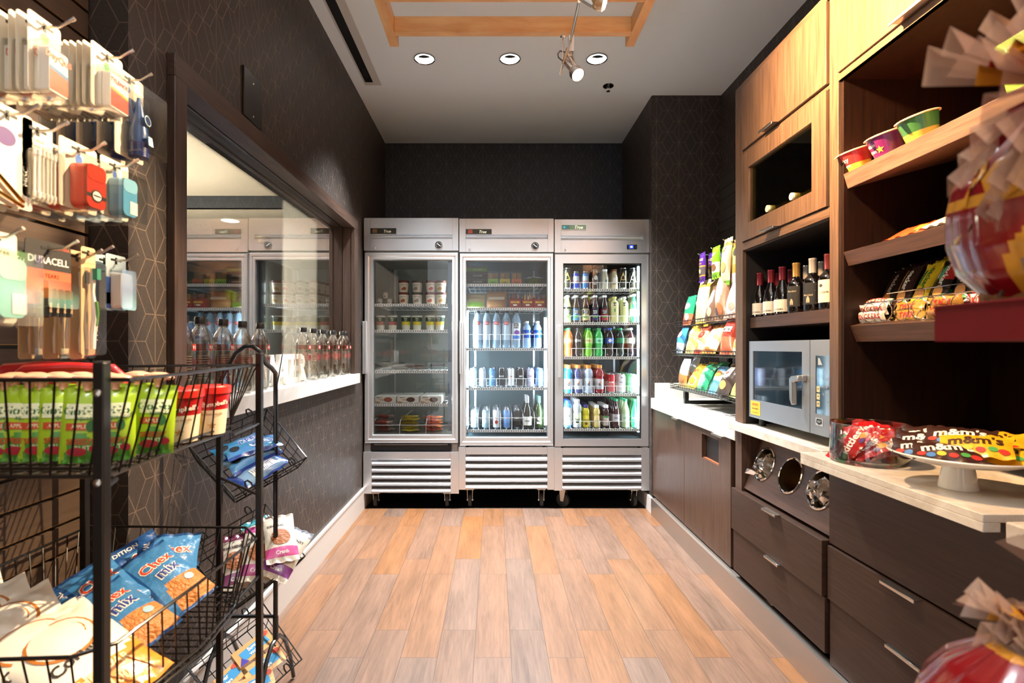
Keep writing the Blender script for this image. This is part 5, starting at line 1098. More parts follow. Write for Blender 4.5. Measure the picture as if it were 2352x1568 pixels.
# ================================================================== BIG SHELF UNIT GOODS
SL = math.tan(R(15))
def shp(k, px, dx):   # point on slanted shelf k seen at column px, dx behind its front edge
    zt, zb, xt, xb = SH[k]; x = xt+dx; return Vector((x, x*F/(px-VX), zt+dx*SL+.001))
for i, (px, c1, c2, txt, lab) in enumerate(((1972, 'c8302e', 'e8c040', 'Lucky', 'red cereal cup at left end of the top slanted shelf'), (2044, '6a1f5a', 'b82a4a', 'raisin', 'purple raisin cereal cup on the top slanted shelf'), (2120, '3a6a3a', 'c8a040', '', 'cereal cup half hidden by the popcorn bag'))):
    t = thing('cereal_cup', lab, 'cereal cup', shp(0, px, .055), (0, R(-15), 0), 'cereal cups on the top slanted shelf')
    mb = MB(); mb.lathe([(0, 0), (.036, 0, 1), (.040, .022, 0), (.047, .060, 0), (.0, .060)], 28)
    f = lambda x, y: Vector((-math.cos(x/.044)*(.0365+.0105*y/.06+.0006), -math.sin(x/.044)*(.0365+.0105*y/.06+.0006), y))
    if txt == 'Lucky': mb.text('Lucky', .019, f, 2, 0, .035, 8); mb.text('Charms', .014, f, 2, 0, .018, 8)
    elif txt: mb.text('raisin', .016, f, 2, -.008, .040); mb.text('bran', .016, f, 2, -.008, .022); mb.poly(f, [(.018+.012*x, .022+.012*y) for x, y in STAR], 3)
    mb.build('cup_body', [film(c1, .1), film(c1 if txt == 'raisin' else c2, .1), C('f2e8d8', .5), C('e8a83a', .5)], t)
    MB().lathe([(.046, .060), (.052, .0605), (.052, .063), (.048, .065), (0, .0655)], 28).add([(-.05, -.01, .0635), (-.05, .01, .0635), (-.066, .004, .056), (-.066, -.004, .056)], [(0, 1, 2, 3)]).build('cup_lid', C('e6b890', .45), t)
o = MB().box(-.05, .05, -.04, .04, 0, .12, 0).build('oat_box', [film('9ac83a', .1)], loc=shp(0, 2405, .10)+Vector((0, 0, 0)), rot=(0, R(-15), 0), bev=.002)
mb = MB(); pl = plane((-.0508, 0, .10), (0, -1, 0), (0, 0, 1)); mb.text('100%', .018, pl, 0, 0, .0); mb.text('FIBER', .014, pl, 0, 0, -.02); mb.build('box_lettering', C('f2f2d8', .5), o)
tag(o, 'green box behind the popcorn bag on the top slanted shelf', 'box')
for i, (px, L_, c1, c2, lab) in enumerate(((2062, .15, 'd8502a', 'e8923a', 'orange bar pack lying on the middle slanted shelf'), (2135, .10, 'e6dccb', 'c8602e', 'cream snack pack with oval hole on the middle slanted shelf'))):
    mb = bag(L_, .075, .022, (lambda u, v: 1 if abs(u-.75) < .08 and abs(v-.5) < .2 else 0), (), 30+i, nx=18, ny=10)
    o = mb.build('snack_bar', S([c1, c2]), angle=60); p = shp(1, px, .045 if i else .035); orient(o, p+Vector((0, 0, .012)), -90, 75-(i*4)); tag(o, lab, 'snack bar')
BAR = [(2028, '2e1c16', None, 'dark brown wafer pack, leftmost in the wire basket'), (2066, '33201a', None, 'dark brown wafer pack beside the yellow one'), (2108, 'e0bf2a', '2f7a3a', 'yellow wafer pack in the wire basket'), (2150, '1d1718', 'b8322e', 'black wafer pack with red panel, left one'),
       (2194, '1d1718', 'b8322e', 'black wafer pack with red panel, right one'), (2245, 'b8232a', None, 'red wafer pack in the wire basket'), (2300, '2f86b0', None, 'blue wafer pack in the wire basket')]
for i, (px, c1, c2, lab) in enumerate(BAR):
    X_ = 1.235; Y_ = X_*F/(px-VX); w_, h_ = .058, .135
    def zn(u, v, i=i, c2=c2): 
        if c2 and i in (3, 4) and u > .45 and .48 < v < .88: return 1
        return 0
    tx = [('t', 'Loacker', .024, .006, .088, -90, 2, .02), ('d', .002, .032, .016, .018, 3), ('r', .012, .024, .010, .024, 4)]
    if i == 2: tx[0] = ('t', 'Loacker', .024, .006, .088, -90, 1, .02); tx.append(('r', -.018, -.010, .06, .11, 1))
    if i in (0, 1): tx.append(('t', 'DOUBLE CHOC', .010, -.016, .085, -90, 3, .02))
    if i in (3, 4, 5): tx.append(('d', -.006, .09, .006, .024, 4)); tx.append(('t', 'CLASSIC', .009, -.02, .09, -90, 2, .02))
    tx2 = tx
    mb = bag(w_, h_, .020, zn, tx2, 40+i, crimp=.07, nx=12, ny=20, wr=.05)
    m = [film(c1, .25), film(c2 or c1, .2), C('f0ebe0', .5), C('c98a4a', .55), C('4a9a6a', .5)]
    n = 3
    for k in range(n):
        if k == 0: o = s0 = mb.build('wafer_pack', m, angle=60)
        else: o = s0.copy(); COL.objects.link(o)
        orient(o, (X_+.026*k, Y_+.002*k, 1.302+.012*k), -90, 24); tag(o, lab+('' if k == 0 else ', %s behind it' % ORD[k-1]), 'wafer pack', 'wafer packs in the wire basket')
def barmesh(L_, w_, t_, c1, c2, txt, tc_, seed):
    zn = lambda u, v: 1 if (u < .07 or u > .93) else 0
    tx = [('t', txt, w_*.62, 0, w_*.5, 0, 2, .035)] if txt else []
    mb = bag(L_, w_, t_, zn, tx, seed, crimp=.02, nx=26, ny=8, wr=.05); return mb, [film(c1, .4), film(c2, .4), C(tc_, .45)]
k_ = 0
for (px, txt, c1, c2, tc_, nm) in ((2004, 'SNICKERS', 'c9c4c0', 'b0a8a0', 'a83a34', 'silver and purple'), (2082, 'TWIX', '94702f', 'a88038', 'b8242a', 'gold'), (2168, 'TWIX', '94702f', 'a88038', 'b8242a', 'gold'), (2262, 'KIT KAT', 'c8c0bc', 'b8342c', 'b8242a', 'silver')):
    for lv in range(3 if px < 2050 else 2):
        mb, m = barmesh(.115 if px < 2050 else .105, .034, .026, c1, c2, txt, tc_, 60+k_); k_ += 1
        o = mb.build('chocolate_bar', m, angle=60); X_ = 1.172+.012*lv; p = Vector((X_, X_*F/(px-VX), 1.2555+.024*lv)); orient(o, p, -90, 10 if lv < 2 else 60)
        tag(o, '%s %s bar, %s layer, %s group in the wire basket' % (nm, 'chocolate', ('bottom', 'middle', 'top')[lv], {2004: 'leftmost', 2082: 'second', 2168: 'third', 2262: 'rightmost'}[px]), 'chocolate bar', 'chocolate bars in the wire basket')
# wire basket
t = thing('wire_basket', 'chrome wire basket with ring fronts on the lowest slanted shelf', 'basket', (1.165, 1.36, 1.2535))
mb = MB(); y0, y1 = -.24, .255
for z, x in ((.002, 0), (.062, -.004), (.095, .07)): mb.tube([(x+.10, y1, z+.02), (x, y1, z), (x, y0, z), (x+.10, y0, z+.02)], .0018, 6)
for i in range(8):
    c = y0+.035+.062*i; mb.tube([(-.004, c+.027*math.cos(a*math.pi/9), .032+.029*math.sin(a*math.pi/9)) for a in range(18)], .0014, 5, closed=True)
for i in range(12): y = y0+(y1-y0)*i/11; mb.tube([(0, y, .002), (.14, y, .04), (.17, y, .13)], .0012, 5)
mb.build('basket_wires', CHROME, t)
# candy bowl
def smallbag(w, h, th_, cols, zone, texts, seed): 
    return bag(w, h, th_, zone, texts, seed, nx=20, ny=14), [film(c, .4) if isinstance(c, str) else c for c in cols]
t = thing('glass_candy_bowl', 'round clear glass bowl full of red candy bags on the beige worktop', 'bowl', (1.132, 1.554, .8335))
MB().lathe([(0, 0), (.094, 0), (.099, .004), (.0997, .012), (.0997, .116), (.0985, .118), (.0965, .116), (.0965, .014), (.090, .009), (0, .009)], 56).build('bowl_glass', glassmat('bowl_glass', (.9, .92, .92), 1.3, 1.5, .0, .9, .02), t)
sk = [('t', 'Skittles', .040, .0, .045, 8, 1, .03), ('d', -.055, .03, .018, .014, 2), ('d', .055, .028, .016, .013, 3), ('d', .035, .018, .012, .008, 4)]
base = None
SKP = [(-.03, -.045, .012, 62, 30, 35), (.025, -.05, .012, 60, 15, 25), (-.05, .0, .015, 80, 40, 60), (.04, .02, .012, 100, 40, -20), (0, .04, .02, 60, 55, 10), (-.02, -.02, .040, 75, 45, 40), (.04, -.02, .035, 50, 35, 15), (-.01, .03, .060, 60, 50, 30), (.03, .045, .065, 40, 50, -12), (-.055, -.025, .030, 95, 25, 65)]
skn = ['at the bottom left of the bowl', 'at the bottom centre of the bowl', 'against the left side of the bowl', 'at the right side of the bowl', 'deep in the bowl', 'in the middle of the pile', 'in the right half of the pile', 'near the top of the pile', 'topmost, reaching over the rim', 'leaning on the left glass wall']
for i, (dx, dy, dz, yaw, lean, roll) in enumerate(SKP):
    if base is None:
        mb, m = smallbag(.135, .082, .018, ['b4161c', C('f2ede6', .4), C('3f8a3a', .4), C('e08a2a', .4), C('5a3a7a', .4)], None, sk, 70); base = mb.build('candy_bag', m, angle=60); o = base
    else: o = base.copy(); COL.objects.link(o)
    c = Vector((1.132, 1.554, .8335))+Vector((dx*.7, dy*.7, dz+.006)); orient(o, c, -50-(yaw-60)*.5, lean, -roll*1.0); o.scale = (.86, .86, .86)
    tag(o, 'red candy bag '+skn[i], 'candy bag', 'red candy bags in the glass bowl')
# cake stand and chocolate bags
t = thing('cake_stand', 'white ceramic cake stand on the beige worktop beside the glass bowl', 'cake stand', (1.143, 1.265, .8335))
CER = C('ece6dc', .18, 0, .6, coat=.6, name='white_ceramic')
MB().lathe([(0, 0), (.0393, 0), (.0398, .003), (.031, .050), (.030, .062), (0, .062)], 40).build('stand_foot', CER, t)
MB().lathe([(0, .060), (.06, .060), (.10, .066), (.136, .078), (.142, .084), (.140, .087), (.13, .083), (.10, .074), (0, .072)], 64).build('stand_plate', CER, t)
mm = [('t', "m&m's", .038, .0, .048, 6, 1, .03), ('d', -.05, .022, .009, .007, 2), ('d', -.032, .018, .009, .007, 3), ('d', -.012, .022, .009, .007, 4), ('d', .01, .018, .009, .007, 2), ('d', .032, .022, .009, .007, 5), ('d', .05, .018, .010, .008, 2)]
MP = [(-.085, .0, .083, 'b', 62, 78, 22), (-.05, .045, .092, 'b', 70, 74, 15), (-.01, .07, .100, 'b', 60, 72, 10), (.06, .06, .098, 'b', 80, 72, 0), (-.06, -.045, .086, 'b', 50, 80, 25),
      (-.0, -.05, .100, 'y', 62, 74, 14), (.07, -.01, .104, 'y', 55, 75, 5), (.045, -.065, .085, 'y', 72, 80, 0), (.09, .04, .088, 'y', 40, 78, -10), (.0, .0, .112, 'b', 66, 76, 8)]
MN = ['hanging over the left rim of the stand', 'at the left back of the stand', 'at the back of the stand', 'at the right back of the stand', 'low at the left front of the stand', 'at the front of the stand', 'on the right half of the stand', 'under the front bags of the stand', 'at the right rim of the stand', 'on top in the middle of the stand']
bb = {}
for i, (dx, dy, dz, k, yaw, lean, roll) in enumerate(MP):
    if k not in bb:
        mb, m = smallbag(.135, .085, .02, ['38201a' if k == 'b' else 'e2a81e', C('f0e8dc', .4) if k == 'b' else C('3a2014', .4), C('b8302a', .4), C('3f78b8', .4), C('d8b83a', .4), C('4a9a4a', .4)], None, mm, 80); bb[k] = mb.build('candy_bag', m, angle=60); o = bb[k]
    else: o = bb[k].copy(); COL.objects.link(o)
    c = Vector((1.143, 1.265, .8335))+Vector((dx*.9, dy*.9, dz)); orient(o, c+Vector((0, 0, -.0)), -50+(62-yaw)*.4, lean, -roll*.4); o.location.x -= .03; o.location.y -= .03
    tag(o, ('brown' if k == 'b' else 'yellow')+' chocolate candy bag '+MN[i], 'candy bag', ('brown' if k == 'b' else 'yellow')+' candy bags on the cake stand')
# ================================================================== RED POPCORN DISPLAY AT THE RIGHT FOREGROUND
REDP = C('700a0e', .6, 0, .2, name='red_plastic')
t = thing('red_display_stand', 'glossy red display stand holding popcorn bags at the right foreground', 'display stand', (.635, .46, 0))
MB().box(.165, .185, -.16, .16, 0, 1.75).build('stand_back', REDP, t, bev=.004)
for z in (1.186, .66):
    mb = MB(); mb.box(-.165, .165, -.14, .08, z, z+.004); mb.box(-.168, -.165, -.145, .085, z, z+.036); mb.box(-.165, .165, -.145, -.142, z, z+.036); mb.box(-.165, .165, .082, .085, z, z+.036)
    mb.tube([(-.168, -.145, z+.036), (-.168, .085, z+.036)], .002, 6); mb.build('stand_tray', REDP, t)
MB().box(-.16, .19, -.18, .18, 0, .03).build('stand_base', REDP, t, bev=.004)
FILM = C('c8a48e', .18, coat=1, name='milky_cello'); FILM = FILM.copy(); FILM.node_tree.nodes['Principled BSDF'].inputs['Alpha'].default_value = .55
def popbag(loc, r, h, lab, yaw=0, fan=1.0, seed=0, sc=1, tilt=(0, 0)):
    t = thing('popcorn_bag', lab, 'popcorn bag', loc, (R(tilt[0]), R(tilt[1]), R(yaw)), 'gathered popcorn bags'); rn = random.Random(seed)
    n, m = 96, 60; v = []; fs = []; ms = []
    prof = [(0, .0), (.36, .01), (.50, .08), (.76, .18), (.98, .32), (1.03, .45), (1.0, .57), (.90, .69), (.70, .80), (.42, .89), (.20, .95), (.10, 1.0)]
    def pr(q):
        s = q*(len(prof)-1); i = min(int(s), len(prof)-2); f = s-i; return (prof[i][0]*(1-f)+prof[i+1][0]*f, prof[i][1]*(1-f)+prof[i+1][1]*f)
    def surf(a, q, e=0):
        R_, z = pr(q); fold = 1+(.035*math.sin(9*a+seed)+.03*math.sin(17*a+2*seed)+.02*math.sin(31*a))*(.3+1.6*max(0, q-.55))
        rr = R_*r*fold+e; return Vector((rr*math.cos(a), rr*math.sin(a), z*h))
    for j in range(m+1):
        for i in range(n): v.append(surf(2*math.pi*i/n, j/m))
    for j in range(m):
        for i in range(n):
            fs.append((j*n+i, j*n+(i+1) % n, (j+1)*n+(i+1) % n, (j+1)*n+i))
            a = (i+.5)/n*2*math.pi; q = (j+.5)/m
            da = (a-math.pi*1.25+math.pi) % (2*math.pi)-math.pi; ell = (da/.80)**2+((q-.36)/.17)**2
            if q > .86: k = 0
            elif q > .83: k = 2
            elif ell < .8: k = 3
            elif ell < 1.15: k = 2
            elif q < .10: k = 2 if q > .06 else 1
            elif q > .56 and q < .60: k = 2
            else: k = 1
            ms.append(k)
    mb = MB().add(v, fs, ms, True)
    f = lambda x, y: surf(math.pi*1.25+x/(r*.95), .64+y/h*.9, .0016)
    mb.text('POPCORN', .040*sc, f, 2, 0, 0, 0, .03); mb.text('Popcornopolis', .018*sc, f, 3, 0, -.17*h*.8, 0, .02) if False else None
    mb.build('bag_body', [FILM, C('8c1218', .2, coat=.8, bump=.2, bscale=25), C('d9962c', .25, coat=.6, bump=.2, bscale=25), FILM], t)
    # popcorn inside
    pm = MB(); 
    for k in range(150):
        a = rn.uniform(0, 6.28); q = rn.uniform(.05, .55); R_, z = pr(q); rr = R_*r*.88; s = rn.uniform(.009, .014)
        c = Vector((rr*math.cos(a), rr*math.sin(a), z*h)); vv = []
        for (x, y, zz) in ((1, 0, 0), (-1, 0, 0), (0, 1, 0), (0, -1, 0), (0, 0, 1), (0, 0, -1), (.6, .6, .6), (-.6, -.6, .6), (.6, -.6, -.6), (-.6, .6, -.6)):
            vv.append(c+Vector((x, y, zz))*s*rn.uniform(.7, 1.2))
        pm.add(vv, [(0, 2, 6), (2, 4, 6), (4, 0, 6), (1, 3, 7), (3, 4, 7), (4, 1, 7), (0, 3, 8), (3, 5, 8), (5, 0, 8), (1, 2, 9), (2, 5, 9), (5, 1, 9), (0, 4, 3), (1, 4, 2), (0, 5, 2), (1, 5, 3)], rn.choice((0, 0, 1, 2)), True)
    o = pm.build('caramel_popcorn', [C('b87a34', .5), C('d8b070', .6), C('5a3a1c', .5)], t); o['kind'] = 'stuff'
    core = MB().lathe([(0, .012*h), (.7*r, .03*h), (.84*r, .15*h), (.86*r, .4*h), (.6*r, .58*h), (0, .62*h)], 20); core.build('popcorn_heap', C('9a6a34', .8, bump=1, bscale=70), t)
    MB().lathe([(.10*r*1.1, h*.985), (.12*r*1.1, h*1.0), (.10*r*1.1, h*1.015)], 14).build('tie_band', REDP, t)
    # fanned tail
    wings = [(195, 8, 1.3, .26, 2), (205, -6, 1.2, .24, 0), (190, -22, 1.3, .22, 1), (182, -42, 1.2, .14, 0), (250, 66, .9, .42, 3), (215, 40, .7, .30, 2), (20, 40, .8, .3, 2), (330, 30, .8, .3, 1), (60, 55, .7, .3, 1)]
    for wi, (az, el, L_, wd, kk) in enumerate(wings):
        d_ = Vector((math.cos(R(az))*math.cos(R(el)), math.sin(R(az))*math.cos(R(el)), math.sin(R(el)))); side = d_.cross(Vector((0, 0, 1))).normalized() if abs(d_.z) < .95 else Vector((1, 0, 0))
        nn = side.cross(d_).normalized(); c0 = Vector((0, 0, h)); L2 = L_*fan*r*1.45; nu, nv = 10, 8; vv = []; ff = []; mm_ = []
        for j in range(nv+1):
            s = j/nv; wdt = wd*r*(.12+1.5*s)*1.1
            for i in range(nu+1):
                u = (i/nu-.5)*2; vv.append(c0+d_*(s*L2*(1-.06*u*u))+side*(u*wdt)+nn*(.010*s*(1 if i % 2 else -1)+.02*s*math.sin(3*u+wi)))
        for j in range(nv):
            for i in range(nu):
                ff.append((j*(nu+1)+i, j*(nu+1)+i+1, (j+1)*(nu+1)+i+1, (j+1)*(nu+1)+i)); s = (j+.5)/nv
                mm_.append(0 if (s > .62 or kk == 3) else (2 if (kk == 2 and i % 3 == 0) else 1) if kk else 0)
        mbw = MB().add(vv, ff, mm_, True)
        if wi == 0:
            pl = lambda x, y: c0+d_*(.42*L2+x)+side*(-y)+nn*.012
            mbw.text('IO', .05*sc, pl, 2, 0, .0, 0, .03)
        mbw.build('gathered_tail', [FILM, C('8c1218', .2, coat=.8, bump=.2, bscale=25), C('d9962c', .25, coat=.6)], t)
    return t
popbag((.578, .49, 1.192), .094, .240, 'large gathered popcorn bag in red and gold film on the upper red tray', 12, .92, 1, 1.2, (0, -12))
popbag((.655, .56, .700), .085, .20, 'red and gold popcorn bag on the lower red tray, back one', 30, .9, 2)
popbag((.507, .48, .668), .094, .25, 'red and gold popcorn bag at the bottom right corner of the view', 10, .2, 4)
# ================================================================== SLAT WALL WITH BLISTER PACKS
XS = -1.06
mb = MB(); zz = [1.18+.0727*k for k in range(-16, 25)]
for z in zz:
    if z < .02: continue
    mb.box(XS-.022, XS, -.69, 1.342, z+.006, z+.0727-.004, 0)
    mb.box(XS-.022, XS-.012, -.69, 1.342, z-.004, z+.006, 1); mb.box(XS-.004, XS, -.69, 1.342, z+.0045, z+.006, 2)
struct('wall_left_slat_panel', mb, [SLATM, C('15110e', .5), C('a07a4a', .35, .8)])
AMB = C('e6d6bd', .5, name='cream_card'); CLR = CLEARP
def card_local(w, h, col, hole=True):
    # card in local XZ, front -y, top centre (hook slot) at the origin
    pts = []; r = .006
    for cx, cz, a0 in ((w/2-r, -h+r+.012, -90), (w/2-r, .012-r, 0), (-w/2+r, .012-r, 90), (-w/2+r, -h+r+.012, 180)):
        for k in range(5): a = R(a0+22.5*k); pts.append((cx+r*math.cos(a), cz+r*math.sin(a)))
    mb = MB().prism(pts, -.0006, .0006, 'y', 0)
    mb.box(-.016, .016, -.0012, -.0007, -.002, .0025, 1); mb.box(-.003, .003, -.0012, -.0007, -.009, .006, 1)
    return mb, [C(col, .55), BK]
def rbox(mb, x0, x1, y0, y1, z0, z1, mi, r=.008, M=None):
    pts = []; r = min(r, abs(x1-x0)/2.1, abs(z1-z0)/2.1)
    for cx, cz, a0 in ((x1-r, z0+r, -90), (x1-r, z1-r, 0), (x0+r, z1-r, 90), (x0+r, z0+r, 180)):
        for k in range(5): a = R(a0+22.5*k); pts.append((cx+r*math.cos(a), cz+r*math.sin(a)))
    n0 = len(mb.v); mb.prism(pts, y0, y1, 'y', mi)
    for k in range(n0, n0+len(pts)):      # soften the front face
        x, y, z = mb.v[k]; cx, cz = (x0+x1)/2, (z0+z1)/2; mb.v[k] = (cx+(x-cx)*.9, y, cz+(z-cz)*.95)
    return mb
def hang(name, cat, X_, px, py_hook, w, h, col, product, label, n, step, grp, txts=(), tz=0):
    c = PX(px, py_hook, X_); t = thing(name, label+(', front of its hook' if n > 1 else ''), cat, c, (0, 0, R(90)), grp)
    mb, m = card_local(w, h, col)
    fl = plane((0, -.0009, 0), (1, 0, 0), (0, 0, 1)); m = m+[C(x, .5) for x in ('4aa04a', 'd8603a', '3a66b0', '5a3a7a', '3a352e', 'f4efe4')]
    for tx in txts:
        if tx[0] == 't': mb.text(tx[1], tx[2], fl, tx[5], tx[3], tx[4], tx[6] if len(tx) > 6 else 0)
        elif tx[0] == 'd': mb.disc(fl, tx[3], tx[4], tx[5], 18, tx[1], tx[2])
        elif tx[0] == 'r': mb.poly(fl, [(tx[1], tx[3]), (tx[2], tx[3]), (tx[2], tx[4]), (tx[1], tx[4])], tx[5])
    mb.build('backing_card', m, t); product(t, w, h)
    for k in range(1, n):
        dup(t, c+Vector((-step*k, random.uniform(-.002, .002), random.uniform(-.001, .001))), (0, 0, R(90+random.uniform(-3, 3))), label+', %s on its hook' % ORD[k], grp)
    # hook
    tip = X_+.045; mb = MB().tube([(XS-.001, c.y, c.z), (tip-.02, c.y, c.z), (tip, c.y, c.z+.012)], .0024, 8).box(XS, XS+.003, c.y-.012, c.y+.012, c.z-.012, c.z+.014)
    mb.tube([(tip-.001, c.y, c.z+.011), (tip+.005, c.y, c.z+.014)], .0032, 8)
    tag(mb.build('display_hook', NICKEL), 'metal hook holding %s' % label, 'hook', 'slat wall hooks')
def p_box(c1, c2, c3, txt, sz=.013, tc='f4f0e8', y=.022):
    def f(t, w, h):
        mb = MB(); rbox(mb, -w*.30, w*.36, -y, -.001, -h*.88, -h*.30, 0, .004)
        fl = plane((w*.03, -y-.0006, 0), (1, 0, 0), (0, 0, 1))
        mb.poly(fl, [(-w*.28, -h*.84), (w*.29, -h*.84), (w*.29, -h*.62), (-w*.28, -h*.58)], 1)
        mb.poly(fl, [(-w*.28, -h*.58), (w*.29, -h*.62), (w*.29, -h*.58), (-w*.28, -h*.535)], 2)
        mb.text(txt, sz, fl, 3, 0, -h*.42, 0, .02)
        mb.build('product_box', [C('f0e6d8', .4, coat=.4), C(c1, .4, coat=.4), C(c2, .4), C(c3, .4)], t)
        b = MB(); rbox(b, -w*.42, w*.45, -y-.006, -.0008, -h*.93, -h*.22, 0, .006); b.build('blister_shell', CLR, t)
    return f
def p_stick(c1, c2, cap, y=.030, sl=True):
    def f(t, w, h):
        mb = MB(); rbox(mb, -w*.24, w*.34, -y, -.002, -h*.88, -h*.22, 0, .012); rbox(mb, -w*.242, w*.342, -y-.0006, -.0015, -h*.46, -h*.215, 1, .012)
        fl = plane((w*.05, -y-.0008, 0), (1, 0, 0), (0, 0, 1))
        if c2: mb.disc(fl, w*.15, w*.13, 2, 20, .0, -h*.68); mb.poly(fl, [(-w*.27, -h*.71), (w*.27, -h*.71), (w*.27, -h*.66), (-w*.27, -h*.66)], 2); mb.disc(lambda x, yy: fl(x, yy)+Vector((0, -.0004, 0)), w*.12, w*.10, 3, 20, 0, -h*.68); mb.poly(lambda x, yy: fl(x, yy)+Vector((0, -.0007, 0)), [(-w*.1, -h*.69), (w*.1, -h*.69), (w*.1, -h*.67), (-w*.1, -h*.67)], 2)
        else: mb.poly(fl, [(-w*.02, -h*.82), (w*.26, -h*.82), (w*.26, -h*.60), (-w*.02, -h*.60)], 3)
        mb.build('deodorant_stick', [C(c1, .3, coat=.6), C(cap, .25, coat=.6), BK, C('efe6da', .4)], t, angle=50)
        b = MB(); rbox(b, -w*.46, w*.62, -y-.008, -.0008, -h*.97, -h*.12, 0, .006); b.build('clear_sleeve', CLR, t)
    return f
GA, GB, GC = 'blister packs on the top hooks', 'blister packs on the middle hooks', 'blister packs on the lower hooks'
hang('medicine_pack', 'blister pack', -.74, 102, 62, .062, .128, 'e8dcc4', p_box('e0663a', '3a8ac0', 'd8642e', 'DayQuil', .015), 'cold medicine pack with orange box on cream card', 9, .016, GA, (('d', 0, -.020, .008, .009, 2),))
hang('medicine_pack', 'blister pack', -.74, 246, 132, .080, .118, 'e0d4bc', p_box('d8503a', 'e8ae3a', 'c8342e', 'TYLENOL', .011), 'pain relief pack with red box on cream card', 12, .0125, GA, (('d', -.002, -.020, .007, .009, 2),))
def p_tube(t, w, h):
    mb = MB(); mb.add([(-.018, -.006, -.045), (.018, -.006, -.045), (.018, -.010, -.045), (-.018, -.010, -.045)]+[(.014*math.cos(a), -.018+.012*math.sin(a), -.135) for a in (R(180), R(0), R(-20), R(-90))], [(0, 1, 5, 4), (3, 2, 6, 7), (0, 3, 7, 4), (1, 2, 6, 5)], 0)
    mb.lathe([(.015, -.135), (.019, -.14), (.019, -.170), (0, -.171)], 20, 1, c=(0, -.021, 0)); mb.lathe([(.004, -.04), (.019, -.12), (.0165, -.14)], 20, 0, c=(0, -.021, 0))
    fl = plane((0, -.041, -.09), (1, 0, 0), (0, .12, 1)); mb.disc(fl, .010, .012, 2, 18); mb.disc(lambda x, y: fl(x, y)+Vector((0, -.0005, 0)), .008, .010, 1, 18); mb.poly(fl, [(-.006, -.035), (.008, -.035), (.008, -.055), (-.006, -.055)], 2)
    mb.build('shaving_gel_tube', [C('2b4a7a', .3, coat=.5), C('16285a', .3, coat=.5), C('b8d4d8', .4)], t)
    b = MB(); rbox(b, -w*.42, w*.72, -.046, -.0008, -h*.90, -h*.10, 0, .006); b.build('clear_sleeve', CLR, t)
hang('shaving_gel_pack', 'blister pack', -.80, 297, 184, .088, .185, 'dccbae', p_tube, 'shaving gel pack with dark blue tube', 5, .040, GA, (('d', -.004, -.022, .006, .008, 4),))
def p_swab(t, w, h):
    mb = MB()
    for i in range(11):
        x = -w*.33+w*.66*i/10; y = -.012-.004*(i % 2); mb.tube([(x, y, -h*.34), (x, y, -h*.86)], .0016, 6); mb.lathe([(.0, -.006), (.0028, -.002), (.0022, .008), (0, .009)], 8, c=(x, y, -h*.34)); mb.lathe([(.0, -.008), (.0024, -.002), (.0026, .005), (0, .008)], 8, c=(x, y, -h*.87))
    o = mb.build('cotton_swabs', C('f6efe0', .7), t); o['kind'] = 'stuff'
    b = MB(); rbox(b, -w*.42, w*.46, -.026, -.0008, -h*.93, -h*.24, 0, .010); b.build('clear_pouch', CLR, t)
hang('scissor_pack', 'blister pack', -.74, 16, 262, .085, .15, 'efe6d2', lambda t, w, h: MB().tube([(-.03, -.006, -.09), (.02, -.006, -.128)], .003, 8).tube([(-.03, -.006, -.12), (.02, -.006, -.135)], .003, 8).build('small_scissors', C('b8863a', .2, 1), t), 'white card pack with purple badge and gold scissors', 3, .02, GB, (('d', -.004, -.035, .018, .014, 5), ('t', 'MISC', .014, .030, -.085, 0, 90)))
hang('cotton_swab_pack', 'blister pack', -.74, 86, 300, .055, .125, 'efe6d2', p_swab, 'clear pack of white cotton swabs', 4, .024, GB, (('t', 'Cotton', .008, 0, -.016, 6), ('t', 'Swabs', .008, 0, -.025, 6)))
hang('deodorant_pack', 'blister pack', -.76, 180, 345, .086, .122, 'e0d0b6', p_stick('c23a26', 1, 'c8402a'), 'red deodorant stick pack on cream card', 4, .045, GB, (('d', 0, -.018, .008, .009, 4),))
hang('deodorant_pack', 'blister pack', -.78, 263, 382, .078, .118, 'e0d0b6', p_stick('5aa0c0', 0, '8fc8dc'), 'light blue deodorant stick pack on cream card', 4, .045, GB, (('d', 0, -.018, .006, .009, 4),))
hang('deodorant_pack', 'blister pack', -.76, -22, 545, .085, .14, 'e8dcc8', p_stick('7ac0b4', 0, 'a8d8d0'), 'mint green deodorant pack at the left edge of the view', 3, .045, GC, (('t', 'free', .012, .02, -.018, 6),))
def p_bat(t, w, h):
    mb = MB()
    for i in range(4):
        mb.lathe([(.0, -.044), (.0068, -.044, 1), (.0068, -.014, 0), (.0068, .002, 0), (.003, .002, 0), (.003, .004), (0, .004)], 14, c=(-.016+.0142*i, -.010, -h*.66))
        mb.text('DURA', .006, lambda x, y, i=i: Vector((-.016+.0142*i-y*0+.0+(-y), -.0175, -h*.66-.029+x)), 2, 0, 0, 0, .02)
    mb.build('batteries', [C('c8783a', .25, .7), C('1a1a1c', .3, coat=.5), C('d8b88a', .4)], t)
    b = MB(); rbox(b, -w*.30, w*.48, -.020, -.0008, -h*.94, -h*.50, 0, .006); b.build('blister_shell', CLR, t)
hang('battery_pack', 'battery pack', -.76, 112, 572, .090, .108, '2a2622', p_bat, 'battery pack with black header and copper tops', 3, .04, GC, (('r', -.045, .045, -.095, -.036, 3), ('t', 'DURACELL', .0165, 0, -.020, 7), ('t', '12 YEARS', .010, 0, -.046, 6), ('t', 'AAA', .008, .034, .004, 3)))
